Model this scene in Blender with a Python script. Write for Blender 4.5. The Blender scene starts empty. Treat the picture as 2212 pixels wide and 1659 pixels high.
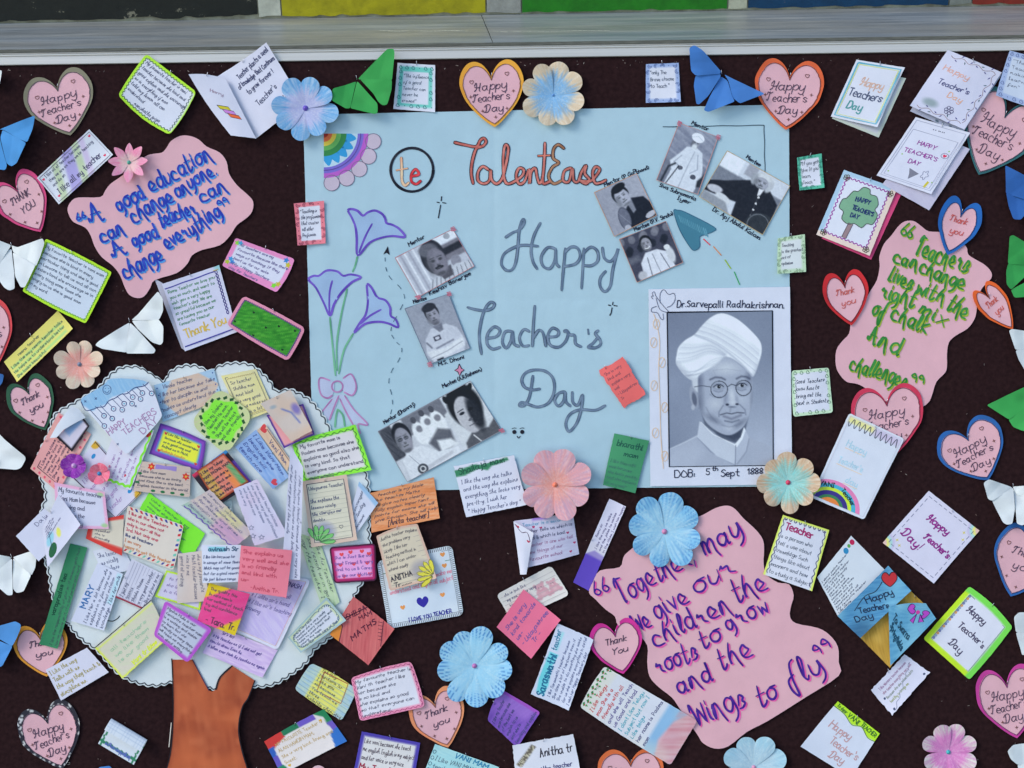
import bpy, math, random
import numpy as np
from mathutils import Matrix, Vector
from mathutils.geometry import delaunay_2d_cdt

# ------------------------------------------------------------------ camera, sky, sun, exposure
scene = bpy.context.scene
C = scene.collection
S = 0.0007            # metres per unit of the measuring grid laid over the board (2212 x 1659 units)
DIST = 2.6            # camera to board
THETA = math.radians(25)      # the board leans back by this much
MB = Matrix.Translation((0, 0, 1.25)) @ Matrix.Rotation(math.pi/2 - THETA, 4, 'X')
cam_d = bpy.data.cameras.new('camera'); cam = bpy.data.objects.new('camera', cam_d); C.objects.link(cam)
cam_d.sensor_width = 36; cam_d.lens = 36*DIST/(2212*S); cam_d.clip_end = 200; cam_d.clip_start = .05
cam.matrix_world = MB @ Matrix.Translation((0, 0, DIST))
scene.camera = cam
world = bpy.data.worlds.new('World'); scene.world = world; world.use_nodes = True
wn = world.node_tree.nodes; wl = world.node_tree.links
sky = wn.new('ShaderNodeTexSky'); sky.sky_type = 'NISHITA'; sky.sun_disc = False
SUN_EL, SUN_AZ = math.radians(40), math.radians(-108)      # azimuth from +Y, clockwise
sky.sun_elevation = SUN_EL; sky.sun_rotation = SUN_AZ
sky.dust_density = 1.0; sky.ozone_density = 2.2
wl.new(sky.outputs[0], wn['Background'].inputs[0]); wn['Background'].inputs[1].default_value = 0.15
sd = bpy.data.lights.new('sun', 'SUN'); sd.energy = 0.9; sd.angle = math.radians(24); sd.color = (1.0, .97, .93)
so = bpy.data.objects.new('sun', sd); C.objects.link(so)
dirv = Vector((math.sin(SUN_AZ)*math.cos(SUN_EL), math.cos(SUN_AZ)*math.cos(SUN_EL), math.sin(SUN_EL)))
so.rotation_euler = dirv.to_track_quat('Z', 'Y').to_euler()
vs = scene.view_settings; vs.view_transform = 'Standard'; vs.look = 'None'; vs.exposure = 0.62; vs.gamma = 1; vs.use_curve_mapping = False

# ------------------------------------------------------------------ colour helpers
rng = np.random.RandomState(7); random.seed(11)
def lin(c):
    c = np.clip(np.asarray(c, float)/255., 0, 1)
    return np.where(c <= .04045, c/12.92, ((c+.055)/1.055)**2.4)
WHITE = lin((209, 214, 236))
def alb(c, sat=1.0):
    return np.clip(lin(c)/WHITE*.80, .004, .93)

# ------------------------------------------------------------------ materials
def nmat(name, rough=.7, spec=.3, metal=0.0):
    m = bpy.data.materials.new(name); m.use_nodes = True
    b = m.node_tree.nodes['Principled BSDF']
    b.inputs['Roughness'].default_value = rough; b.inputs['Specular IOR Level'].default_value = spec; b.inputs['Metallic'].default_value = metal
    return m, m.node_tree.nodes, m.node_tree.links, b
def attr_mat(name, rough, spec, grain=.06, bump=.15, fscale=900, translucent=0.0):
    m, n, l, b = nmat(name, rough, spec)
    a = n.new('ShaderNodeAttribute'); a.attribute_name = 'Col'
    tc = n.new('ShaderNodeTexCoord')
    nz = n.new('ShaderNodeTexNoise'); nz.inputs['Scale'].default_value = fscale; nz.inputs['Detail'].default_value = 3
    l.new(tc.outputs['Object'], nz.inputs['Vector'])
    nz2 = n.new('ShaderNodeTexNoise'); nz2.inputs['Scale'].default_value = 35; nz2.inputs['Detail'].default_value = 3
    l.new(tc.outputs['Object'], nz2.inputs['Vector'])
    ad = n.new('ShaderNodeMath'); ad.operation = 'ADD'; l.new(nz.outputs[0], ad.inputs[0]); l.new(nz2.outputs[0], ad.inputs[1])
    mr = n.new('ShaderNodeMapRange'); l.new(ad.outputs[0], mr.inputs[0])
    mr.inputs[1].default_value = .6; mr.inputs[2].default_value = 1.4; mr.inputs[3].default_value = 1-grain; mr.inputs[4].default_value = 1+grain
    mx = n.new('ShaderNodeVectorMath'); mx.operation = 'SCALE'; l.new(a.outputs['Color'], mx.inputs[0]); l.new(mr.outputs[0], mx.inputs['Scale'])
    l.new(mx.outputs[0], b.inputs['Base Color'])
    if bump:
        nb = n.new('ShaderNodeTexNoise'); nb.inputs['Scale'].default_value = 55; nb.inputs['Detail'].default_value = 5
        l.new(tc.outputs['Object'], nb.inputs['Vector'])
        bp = n.new('ShaderNodeBump'); bp.inputs['Strength'].default_value = bump; bp.inputs['Distance'].default_value = .004
        l.new(nb.outputs[0], bp.inputs['Height']); l.new(bp.outputs[0], b.inputs['Normal'])
    return m
M_PAPER = attr_mat('paper', .72, .25, .05, .13)
M_CREPE = attr_mat('drawing_paper', .85, .15, .07, .28)
M_GLOSS = attr_mat('photo_print', .45, .35, .05, .05)
M_INK = attr_mat('ink', .55, .2, .10, 0, 600)
def noise_mat(name, c1, c2, scale, stretch=(1, 1, 1), rough=.8, spec=.2, metal=0, bump=0, detail=6, lo=.35, hi=.65, bdist=.002):
    m, n, l, b = nmat(name, rough, spec, metal)
    tc = n.new('ShaderNodeTexCoord'); mp = n.new('ShaderNodeMapping'); mp.inputs['Scale'].default_value = stretch
    l.new(tc.outputs['Object'], mp.inputs[0])
    nz = n.new('ShaderNodeTexNoise'); nz.inputs['Scale'].default_value = scale; nz.inputs['Detail'].default_value = detail
    l.new(mp.outputs[0], nz.inputs['Vector'])
    cr = n.new('ShaderNodeValToRGB'); cr.color_ramp.elements[0].position = lo; cr.color_ramp.elements[1].position = hi
    cr.color_ramp.elements[0].color = (*alb(c1), 1); cr.color_ramp.elements[1].color = (*alb(c2), 1)
    l.new(nz.outputs[0], cr.inputs[0]); l.new(cr.outputs[0], b.inputs['Base Color'])
    if bump:
        bp = n.new('ShaderNodeBump'); bp.inputs['Strength'].default_value = bump; bp.inputs['Distance'].default_value = bdist
        l.new(nz.outputs[0], bp.inputs['Height']); l.new(bp.outputs[0], b.inputs['Normal'])
    return m
M_FELT = noise_mat('maroon_felt', (34, 21, 25), (48, 31, 35), 150, rough=.97, spec=.04, bump=.3, lo=.3, hi=.75, detail=12)
M_PIN = nmat('pin_steel', .3, .5, .9)[0]; M_PIN.node_tree.nodes['Principled BSDF'].inputs['Base Color'].default_value = (.75, .75, .78, 1)

# ------------------------------------------------------------------ mesh helpers
def new_mesh(name, verts, faces, col=None, mats=(), smooth=True):
    me = bpy.data.meshes.new(name)
    me.from_pydata(np.asarray(verts, float).tolist(), [], faces if isinstance(faces, list) else faces.tolist())
    if col is not None:
        a = me.color_attributes.new('Col', 'FLOAT_COLOR', 'POINT')
        cc = np.ones((len(verts), 4), np.float32); cc[:, :3] = alb(col)
        a.data.foreach_set('color', cc.ravel())
    for m in mats: me.materials.append(m)
    if smooth: me.polygons.foreach_set('use_smooth', [True]*len(me.polygons))
    me.update()
    return me
def link(name, me, parent=None):
    o = bpy.data.objects.new(name, me); C.objects.link(o)
    if parent is not None: o.parent = parent
    return o
def D2L(dx, dy, z=0.0):
    """measuring grid -> board plane metres (x right, y up); z in metres above the board"""
    k = 1 - z/DIST
    return (dx-1106)*S*k, (829.5-dy)*S*k
def cat(pts, n=6, closed=False):
    P = [np.array(p, float) for p in pts]
    if len(P) < 3: return P
    out = []; N = len(P)
    rngi = range(N) if closed else range(N-1)
    for i in rngi:
        if closed: p0, p1, p2, p3 = P[(i-1) % N], P[i], P[(i+1) % N], P[(i+2) % N]
        else: p0, p1, p2, p3 = P[max(i-1, 0)], P[i], P[i+1], P[min(i+2, N-1)]
        if np.allclose(p1, p2): continue
        for k in range(n):
            t = k/n
            out.append(.5*((2*p1)+(-p0+p2)*t+(2*p0-5*p1+4*p2-p3)*t*t+(-p0+3*p1-3*p2+p3)*t**3))
    if not closed: out.append(P[-1])
    return out
def vnoise(x, y, seed=0):
    def h(i, j):
        v = np.sin(i*127.1+j*311.7+seed*74.7)*43758.5453
        return v-np.floor(v)
    xi, yi = np.floor(x), np.floor(y); fx, fy = x-xi, y-yi
    fx = fx*fx*(3-2*fx); fy = fy*fy*(3-2*fy)
    return (h(xi, yi)*(1-fx)+h(xi+1, yi)*fx)*(1-fy)+(h(xi, yi+1)*(1-fx)+h(xi+1, yi+1)*fx)*fy
def inpoly(X, Y, pts):
    """signed distance (negative inside)"""
    P = np.array(pts, float); Q = np.roll(P, -1, 0)
    d2 = np.full(X.shape, 1e18); ins = np.zeros(X.shape, bool)
    for (ax, ay), (bx, by) in zip(P, Q):
        ex, ey = bx-ax, by-ay; L = ex*ex+ey*ey+1e-12
        t = np.clip(((X-ax)*ex+(Y-ay)*ey)/L, 0, 1)
        d2 = np.minimum(d2, (X-ax-t*ex)**2+(Y-ay-t*ey)**2)
        c = ((ay > Y) != (by > Y))
        with np.errstate(divide='ignore', invalid='ignore'):
            ins ^= c & (X < (bx-ax)*(Y-ay)/((by-ay) if by != ay else 1e-12)+ax)
    d = np.sqrt(d2)
    return np.where(ins, -d, d)

class Paint:
    """colours (as seen, 0-255) painted onto the vertices of a sheet: coloured pencil, marker and print"""
    def __init__(s, X, Y, base): s.X, s.Y = X, Y; s.C = np.tile(np.array(base, float), (len(X), 1)); s.sd = random.randint(0, 999)
    def mix(s, m, c): s.C += (np.array(c, float)-s.C)*np.clip(m, 0, 1)[:, None]; return s
    def poly(s, pts, c, soft=1.2, a=1.0, smooth=False):
        if smooth: pts = cat(pts, 4, True)
        d = inpoly(s.X, s.Y, pts); return s.mix(np.clip(.5-d/(2*soft), 0, 1)*a, c)
    def ell(s, cx, cy, rx, ry, c, rot=0, soft=.15, a=1.0):
        r = math.radians(rot); dx, dy = s.X-cx, s.Y-cy
        u = (dx*math.cos(r)+dy*math.sin(r))/rx; v = (-dx*math.sin(r)+dy*math.cos(r))/ry
        d = np.sqrt(u*u+v*v); return s.mix(np.clip((1-d)/soft+.5, 0, 1)*a, c)
    def rect(s, x0, y0, x1, y1, c, soft=1.0, a=1.0):
        d = np.maximum(np.maximum(x0-s.X, s.X-x1), np.maximum(y0-s.Y, s.Y-y1))
        return s.mix(np.clip(.5-d/(2*soft), 0, 1)*a, c)
    def line(s, pts, w, c, a=1.0, soft=.8):
        d2 = np.full(s.X.shape, 1e18)
        for (ax, ay), (bx, by) in zip(pts[:-1], pts[1:]):
            ex, ey = bx-ax, by-ay; L = ex*ex+ey*ey+1e-12
            t = np.clip(((s.X-ax)*ex+(s.Y-ay)*ey)/L, 0, 1)
            d2 = np.minimum(d2, (s.X-ax-t*ex)**2+(s.Y-ay-t*ey)**2)
        return s.mix(np.clip(.5-(np.sqrt(d2)-w/2)/(2*soft), 0, 1)*a, c)
    def border(s, W, H, b, c, wob=0, sides='tlbr', a=1.0):
        d = np.full(s.X.shape, 1e9)
        if 'l' in sides: d = np.minimum(d, s.X)
        if 'r' in sides: d = np.minimum(d, W-s.X)
        if 't' in sides: d = np.minimum(d, s.Y)
        if 'b' in sides: d = np.minimum(d, H-s.Y)
        if wob: d = d+(vnoise(s.X*.13, s.Y*.13, s.sd)-.5)*wob
        return s.mix(np.clip(.5-(d-b)/1.8, 0, 1)*a, c)
    def hatch(s, c, ang=45, amt=.5, fx=.5, fy=.05, region=None):
        r = math.radians(ang); u = s.X*math.cos(r)+s.Y*math.sin(r); v = -s.X*math.sin(r)+s.Y*math.cos(r)
        m = vnoise(v*fx, u*fy, s.sd+3)*amt
        if region is not None: m = m*region
        return s.mix(m, c)
    def blot(s, c, f=.03, amt=.3):
        return s.mix(np.clip((vnoise(s.X*f, s.Y*f, s.sd+9)-.4)*2, 0, 1)*amt, c)

# ------------------------------------------------------------------ stacking
placed = []
def hull(pts):
    P = sorted(set((float(a), float(b)) for a, b in pts))
    def half(P):
        h = []
        for p in P:
            while len(h) > 1 and (h[-1][0]-h[-2][0])*(p[1]-h[-2][1])-(h[-1][1]-h[-2][1])*(p[0]-h[-2][0]) <= 0: h.pop()
            h.append(p)
        return h[:-1]
    H = np.array(half(P)+half(P[::-1])); c = H.mean(0)
    return c+(H-c)*.96
placed.append((np.array([(-500., 150.), (-500., -50.), (2700., -50.), (2700., 104.)]), 4.4))     # the raised frame rail
def overlap(A, B):
    for P in (A, B):
        Q = np.roll(P, -1, 0)-P
        for ex, ey in Q:
            n = np.array((-ey, ex)); a = A@n; b = B@n
            if a.max() <= b.min() or b.max() <= a.min(): return False
    return True
class Item:
    def __init__(s, name, label, cat_, pts, top=2.0, group=None, z=None):
        h = hull(pts); c = np.array(pts, float).mean(0)
        if z is None:
            z = .6
            for (hh, t) in placed:
                if overlap(h, hh): z = max(z, t+.5)
        z = min(z, 42.0)
        placed.append((h, z+top))
        s.c = c; s.z = z
        e = bpy.data.objects.new(name, None); e.empty_display_size = .02; C.objects.link(e)
        x, y = D2L(c[0], c[1], z/1000)
        e.matrix_world = MB @ Matrix.Translation((x, y, z/1000))
        e['label'] = label; e['category'] = cat_
        if group: e['group'] = group
        s.e = e
    def mesh(s, name, X, Y, Z, faces, col, mat=None, smooth=True, parent=None):
        v = np.stack([(np.asarray(X)-s.c[0])*S, -(np.asarray(Y)-s.c[1])*S, np.asarray(Z)/1000.], 1)
        return link(name, new_mesh(name, v, faces, col, [mat or M_PAPER], smooth), parent or s.e)

pin_me = None
def pin(it, dx, dy, ang=90, z=1.0, ln=9):
    """thin dressmaker's pin pushed through the paper"""
    global pin_me
    if pin_me is None:
        v = []; f = []
        for k, (x, r) in enumerate(((0, .0005), (.0035, .0004), (.0065, .0003))):
            for j in range(6): v.append((x, r*math.cos(j*math.pi/3), r*math.sin(j*math.pi/3)))
        for k in range(2):
            for j in range(6): f.append((k*6+j, k*6+(j+1) % 6, k*6+6+(j+1) % 6, k*6+6+j))
        f.append((5, 4, 3, 2, 1, 0)); f.append((12, 13, 14, 15, 16, 17))
        pin_me = new_mesh('pin', v, f, None, [M_PIN])
    o = link('pin', pin_me, it.e)
    o.location = ((dx-it.c[0])*S, -(dy-it.c[1])*S, z/1000+.0006)
    o.rotation_euler = (0, math.radians(-20), math.radians(ang))

# ------------------------------------------------------------------ surfaces
class Quad:
    """hand-cut sheet given by its four corners in reading order; x right, y down in grid units"""
    def __init__(s, cor, lifts=(0, 0, 0, 0), bu=0, bv=0, curve=(0, 0, 0, 0), rc=0, torn=0, seed=0):
        s.c = np.array(cor, float); s.lifts = lifts; s.bu, s.bv = bu, bv; s.curve = curve; s.rc = rc; s.torn = torn; s.seed = seed
        d = lambda a, b: np.linalg.norm(s.c[a]-s.c[b])
        s.W = (d(0, 1)+d(2, 3))/2; s.H = (d(0, 3)+d(1, 2))/2
    def map(s, X, Y):
        X = np.asarray(X, float); Y = np.asarray(Y, float)
        u, v = X/s.W, Y/s.H
        if s.rc:
            r = s.rc
            for cx, cy, sx, sy in ((r, r, -1, -1), (s.W-r, r, 1, -1), (s.W-r, s.H-r, 1, 1), (r, s.H-r, -1, 1)):
                dx, dy = (X-cx)*sx, (Y-cy)*sy; m = (dx > 0) & (dy > 0)
                big = np.maximum(dx, dy)+1e-9; k = np.where(m, big/np.sqrt(dx*dx+dy*dy+1e-9), 1)
                X = np.where(m, cx+sx*dx*k, X); Y = np.where(m, cy+sy*dy*k, Y)
            u, v = X/s.W, Y/s.H
        c = s.c
        px = (1-u)*(1-v)*c[0, 0]+u*(1-v)*c[1, 0]+u*v*c[2, 0]+(1-u)*v*c[3, 0]
        py = (1-u)*(1-v)*c[0, 1]+u*(1-v)*c[1, 1]+u*v*c[2, 1]+(1-u)*v*c[3, 1]
        # curved edges: top, right, bottom, left (positive = outward)
        ex = (c[1]-c[0])/np.linalg.norm(c[1]-c[0]); ey = (c[3]-c[0])/np.linalg.norm(c[3]-c[0])
        su = np.sin(np.pi*np.clip(u, 0, 1)); sv = np.sin(np.pi*np.clip(v, 0, 1))
        oy = -s.curve[0]*su*(1-v)+s.curve[2]*su*v; ox = s.curve[1]*sv*u-s.curve[3]*sv*(1-u)
        if s.torn:
            tn = lambda t, k: (vnoise(t*.18, t*0+k, s.seed)-.5)*2*s.torn
            oy = oy+tn(X, 1.5)*(1-v)**8+tn(X, 7.5)*v**8; ox = ox+tn(Y, 3.5)*u**8+tn(Y, 9.5)*(1-u)**8
        px = px+ox*ex[0]+oy*ey[0]; py = py+ox*ex[1]+oy*ey[1]
        a, b, cc, d = s.lifts; p = 2.2; u = np.clip(u, 0, 1); v = np.clip(v, 0, 1)
        z = a*((1-u)*(1-v))**p+b*(u*(1-v))**p+cc*(u*v)**p+d*((1-u)*v)**p
        z = z+s.bu*su+s.bv*sv+.35*vnoise(px*.03, py*.03, 5)
        return px, py, z
class Aff:
    def __init__(s, o, ax, ay, zf=None):
        s.o = np.array(o, float); s.ax = np.array(ax, float); s.ay = np.array(ay, float); s.zf = zf
    def map(s, X, Y):
        X = np.asarray(X, float); Y = np.asarray(Y, float)
        z = s.zf(X, Y) if s.zf else X*0
        return s.o[0]+X*s.ax[0]+Y*s.ay[0], s.o[1]+X*s.ax[1]+Y*s.ay[1], z
FLAT = Aff((0, 0), (1, 0), (0, 1))

# ------------------------------------------------------------------ handwriting
def G(t): return [[(int(q[0]), int(q[1], 16)-3) for q in st.split()] for st in t.split('|')]
GL = {k: G(v) for k, v in {
 'a': '46 27 06 04 23 45|47 44 53', 'b': '0A 03|05 27 46 44 23 04', 'c': '46 27 06 04 23 43', 'd': '46 27 06 04 23 45|4A 44 53',
 'e': '05 45 46 27 06 04 23 43', 'f': '49 3A 29 23|07 47', 'g': '46 27 06 04 23 45|47 41 20 01', 'h': '0A 03|05 27 46 43',
 'i': '07 04 13|09 08', 'j': '27 21 10 00|29 28', 'k': '0A 03|47 05 43', 'l': '0A 04 13', 'm': '07 03|05 17 26 23|25 47 56 53',
 'n': '07 03|05 27 46 43', 'o': '27 06 04 23 44 46 27', 'p': '07 00|05 27 46 44 23 04', 'q': '46 27 06 04 23 45|47 40 51',
 'r': '07 03|05 17 37', 's': '46 27 06 25 44 23 04', 't': '2A 24 33 43|07 47', 'u': '07 04 23 45|47 43', 'v': '07 23 23 47',
 'w': '07 13 13 26 26 43 43 57', 'x': '07 43|47 03', 'y': '07 04 23 45|47 41 20 01', 'z': '07 47 47 03 03 43',
 'A': '03 2A 2A 53|16 46', 'B': '0A 03|0A 3A 48 27 07|07 37 45 33 03', 'C': '59 3A 07 05 33 54', 'D': '0A 03|0A 3A 57 55 33 03',
 'E': '4A 0A 0A 03 03 43|06 36', 'F': '4A 0A 0A 03|06 36', 'G': '59 3A 07 04 33 54 56 56 36', 'H': '0A 03|5A 53|07 57',
 'I': '1A 13|0A 2A|03 23', 'J': '0A 4A|2A 24 13 04', 'K': '0A 03|5A 06 06 53', 'L': '0A 03 03 43', 'M': '03 0A 0A 36 36 6A 6A 63',
 'N': '03 0A 0A 53 53 5A', 'O': '2A 07 04 23 54 57 2A', 'P': '0A 03|0A 3A 48 36 06', 'Q': '2A 07 04 23 54 57 2A|35 52',
 'R': '0A 03|0A 3A 48 36 06|26 53', 'S': '49 2A 08 27 45 23 04', 'T': '0A 5A|3A 33', 'U': '0A 04 23 54 5A', 'V': '0A 23 23 5A',
 'W': '0A 13 13 38 38 53 53 6A', 'X': '0A 53|5A 03', 'Y': '0A 27 27 5A|27 23', 'Z': '0A 5A 5A 03 03 53',
 'Ħ': '08 1A 2A 25 03 14|6A 54 63|07 36 67', 'Ŧ': '08 1A 39 6A|3A 25 13 04', 'Đ': '2A 24 03 13 43 67 5A 2A 08',
 '0': '2A 07 04 23 44 47 2A', '1': '08 2A 2A 23', '2': '08 2A 48 03 03 43', '3': '0A 3A 27 27 45 23 04', '5': '4A 0A 0A 07 37 44 23 04',
 '8': '2A 08 26 44 23 04 26 48 2A', '7': '0A 4A 4A 13', '6': '3A 05 23 44 26 05', '4': '3A 05 05 45|3A 33', '9': '44 47 2A 08 27 47', 
 '.': '03 13', ',': '14 02', "'": '0A 18', '"': '0A 08|2A 28', '!': '0A 05|03 03', ':': '06 05|03 04', '-': '06 36', '(': '2A 07 05 22', ')': '0A 27 25 02',
 '[': '2A 0A 0A 02 02 22', ']': '0A 2A 2A 22 22 02', '&': '43 08 1A 28 05 13 33 46', '*': '08 44|48 04|26 2A', '/': '02 4A', '?': '08 2A 48 25 24|23 23', '~': '05 17 25 37 46',
 '<': '1A 06 04 23 34 26 06', '>': '13 37 3A 2A 17 27 38', '@': '36 15 24 45 48 2A 07 04 23 43', '^': '06 29 29 46', '+': '25 29|07 47', '_': '02 52'}.items()}
GL['!'] = [[(0, 7), (0, 2)], [(0, 0), (0, .4)]]; GL['.'] = [[(0, 0), (.4, .3)]]
H2 = dict(GL); H2.update({k: G(v) for k, v in {'a': '36 17 05 13 34 47 44 53', 'd': '36 17 05 13 34 5A 44 53', 'e': '14 36 27 05 13 43', 'f': '4A 39 14 00 11 35', 'g': '46 17 05 14 35 46 41 10 02 34', 'h': '03 2A 1A 03|05 27 35 43', 'k': '0A 03|37 15 24 43',
   'l': '03 2A 1A 14 23', 'r': '03 07 17 16 37', 's': '03 27 35 24 03', 't': '1A 04 13 23|07 37', 'y': '07 05 14 37 47 21 00 11 34', 'i': '06 07 04 13|19 19', 'n': '03 07 05 27 34 43', 'm': '03 07 05 17 24 26 37 44 53', 'u': '07 04 13 37 34 43', 'o': '27 06 04 23 35 27 47', 'p': '19 00|17 37 45 24 14', 'w': '07 03 25 43 57'}.items()})
H3 = dict(GL); H3.update({k: G(v) for k, v in {'a': '17 46 43|45 15 04 13 43', 'e': '05 45 37 06 13 33', 'g': '46 16 05 13 43|46 42 10', 'y': '07 14 34 47|37 21 00', 't': '2A 23|07 47', 'r': '07 03|06 27 36', 'f': '4A 29 23|06 36', 's': '36 16 05 35 23 03', 'l': '0A 03', 'i': '07 03|09 08', 'k': '0A 03|36 05 33', 'm': '07 03|06 26 23|26 56 53', 'n': '07 03|06 36 43', 'h': '0A 03|06 36 43'}.items()})
BR = dict(GL); BR.update({'n': G('06 17 15 03 05 27 36 43 51'), 'h': G('2A 06 03 05 27 36 43 51'), 'm': G('07 03 05 17 26 23 25 47 56 53 61'),
   'A': G('04 05 14 2A 2A 43 53|16 46'), 'g': G('46 27 06 04 23 45 47 53 41 20'), 'y': G('07 04 23 45 47 53 41 20'), 'd': G('46 27 06 04 23 45 4A 43 53'),
   'a': G('46 27 06 04 23 45 47 43 53'), 'f': G('5A 39 25 20 02 05 36'), 'T': G('08 1A 2A 23 33|08 1A 5A'), 'l': G('04 16 29 1A 05 13 24'),
   'r': G('06 17 16 36 34 53'), 's': G('04 27 46 35 44 23 03'), 'W': G('08 1A 23 23 48 48 63 63 79'), 'L': G('1A 1A 04 03 23 33'), 'e': G('14 45 36 27 06 04 23 53'), 'o': G('27 06 04 23 44 46 27 57'), 'c': G('46 27 06 04 23 53'), 't': G('2A 13 33 44|07 47')})
def gw(ch, gl):
    if ch == ' ': return 3.6
    if ch not in gl: return 3.6
    return max(p[0] for st in gl[ch] for p in st)+1.7

class Ink:
    def __init__(s): s.V = []; s.F = []; s.Cc = []; s.Z = []; s.n = 0; s.k = 0
    def stroke(s, pts, w, c, dz=0.0, taper=False, closed=False):
        P = np.array(pts, float)
        if closed: P = np.vstack([P, P[:1]])
        keep = [0]+[i for i in range(1, len(P)) if np.hypot(*(P[i]-P[i-1])) > .05]
        P = P[keep]
        if len(P) < 2:
            P = np.array([P[0]-(w*.4, 0), P[0]+(w*.4, 0)])
        T = np.gradient(P, axis=0); T /= (np.linalg.norm(T, axis=1)[:, None]+1e-9)
        N = np.stack([-T[:, 1], T[:, 0]], 1)
        n = len(P); ww = w/2.*(.88+.26*vnoise(np.arange(n)*.35, np.full(n, s.k*2.3), 17))
        if taper: ww = ww*(.55+.45*np.sin(np.pi*np.linspace(.12, .88, n)))
        ext = w*.3
        if not closed: P[0] = P[0]-T[0]*ext; P[-1] = P[-1]+T[-1]*ext
        V = np.empty((2*n, 2)); V[0::2] = P+N*ww[:, None]; V[1::2] = P-N*ww[:, None]
        if not closed and w > 3: 
            ww[0] *= .6; ww[-1] *= .6; V[0] = P[0]+N[0]*ww[0]; V[1] = P[0]-N[0]*ww[0]; V[-2] = P[-1]+N[-1]*ww[-1]; V[-1] = P[-1]-N[-1]*ww[-1]
        z = .12+dz+.022*(s.k % 7)+np.repeat(np.linspace(0, .02, n), 2)
        s.V.append(V); s.Z.append(z); cv = np.array(c, float); dn = (vnoise(np.arange(n)*.45, np.full(n, s.k*1.7), 31)-.5)*(34 if w > 3 else 22)      # pen pressure
        s.Cc.append(cv[None, :]+np.repeat(dn, 2)[:, None])
        for i in range(n-1):
            a = s.n+2*i; s.F.append((a, a+2, a+3, a+1))
        s.n += 2*n; s.k += 1
    def fill(s, pts, c, dz=0.0):
        P = np.array(pts, float); n = len(P)
        lo, hi = P.min(0), P.max(0); ex = []
        if (hi-lo).max() > 12:          # inner points so that large fills follow a curled sheet
            gx, gy = np.meshgrid(np.arange(lo[0]+2.5, hi[0], 5.), np.arange(lo[1]+2.5, hi[1], 5.)); gx, gy = gx.ravel(), gy.ravel(); m = inpoly(gx, gy, P) < -1.2
            ex = [Vector(p) for p in zip(gx[m], gy[m])]
        vs_, _, fs, *_ = delaunay_2d_cdt([Vector(p) for p in P]+ex, [], [list(range(n))], 1, 1e-5)
        V = np.array([tuple(v) for v in vs_]); s.V.append(V); s.Z.append(np.full(len(V), .10+dz)); s.Cc.append(np.tile(np.array(c, float), (len(V), 1)))
        for f in fs: s.F.append(tuple(s.n+i for i in f))
        s.n += len(V)
    def text(s, A, B, t, h, c, w=1.4, slant=.12, gl=None, jit=.22, sub=3, dz=0, maxs=1.7, ali='l', shadow=None, taper=False):
        """write t on the baseline A->B; h is the height of a capital"""
        gl = gl or GL; A = np.array(A, float); B = np.array(B, float); L = np.linalg.norm(B-A)
        ex = (B-A)/L; ey = np.array((ex[1], -ex[0])); u = h/7.
        nat = sum(gw(ch, gl) for ch in t)
        sx = min(L/max(nat, 1), u*maxs); x = 0.
        if ali == 'c': x = (L-nat*sx)/2/sx
        if ali == 'r': x = (L-nat*sx)/sx
        ph = random.random()*6
        for ch in t:
            if ch in gl:
                jy = (random.random()-.5)*jit*2.2+.4*math.sin(ph+x*.12); sl = slant+(random.random()-.5)*.16; sc = 1+(random.random()-.5)*.18; scx = .92+random.random()*.16; x += (random.random()-.5)*.3
                for st in gl[ch]:
                    q = cat([(px*sc*scx+(random.random()-.5)*.12*(h < 20), py*sc+(random.random()-.5)*.16*(h < 20)) for px, py in st], sub)
                    pts = [A+ex*((x+px+py*sl)*sx)+ey*((py+jy)*u) for px, py in q]
                    if shadow: s.stroke([p+np.array(shadow[1]) for p in pts], w*1.05, shadow[0], dz)
                    s.stroke(pts, w, c, dz+(.16 if shadow else 0), taper)
            x += gw(ch, gl)
    def build(s, it, surf, name='lettering', mat=None):
        if not s.V: return
        V = np.vstack(s.V); Z = np.concatenate(s.Z); X, Y, z = surf.map(V[:, 0], V[:, 1])
        # ink follows the reading side; make sure faces look outwards
        o = it.mesh(name, X, Y, z+Z, s.F, np.vstack(s.Cc), mat or M_INK)
        s.V, s.F, s.Cc, s.Z, s.n = [], [], [], [], 0
        return o

def heart_pts(cx, cy, r, rot=0, n=5):
    h = [(0, 0), (.12, -.16), (.32, -.29), (.58, -.32), (.82, -.22), (.97, -.02), (1.0, .18), (.93, .36), (.75, .56), (.45, .78), (.18, .93), (0, 1)]
    P = [(x, y*1.35-.3) for x, y in h]+[(-x, y*1.35-.3) for x, y in h[-2:0:-1]]
    a = math.radians(rot); return [(cx+r*(x*math.cos(a)-y*math.sin(a)), cy+r*(x*math.sin(a)+y*math.cos(a))) for x, y in P]
def star_pts(cx, cy, r, k=5, inn=.42, rot=0):
    return [(cx+(r if i % 2 == 0 else r*inn)*math.sin(i*math.pi/k+rot), cy-(r if i % 2 == 0 else r*inn)*math.cos(i*math.pi/k+rot)) for i in range(2*k)]
def circ(cx, cy, r, n=12, ry=None, a0=0, a1=360):
    return [(cx+r*math.cos(math.radians(a0+(a1-a0)*i/n)), cy+(ry or r)*math.sin(math.radians(a0+(a1-a0)*i/n))) for i in range(n+(0 if a1-a0 >= 360 else 1))]
def wavy(a, b, amp, n, k=6):
    a = np.array(a, float); b = np.array(b, float); d = b-a; L = np.linalg.norm(d); nn = np.array((-d[1], d[0]))/L
    return [a+d*t+nn*amp*math.sin(2*math.pi*n*t) for t in np.linspace(0, 1, int(round(n*k))+1)]
def jag(pts, j): return [(p[0]+(random.random()-.5)*2*j, p[1]+(random.random()-.5)*2*j) for p in pts]

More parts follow.
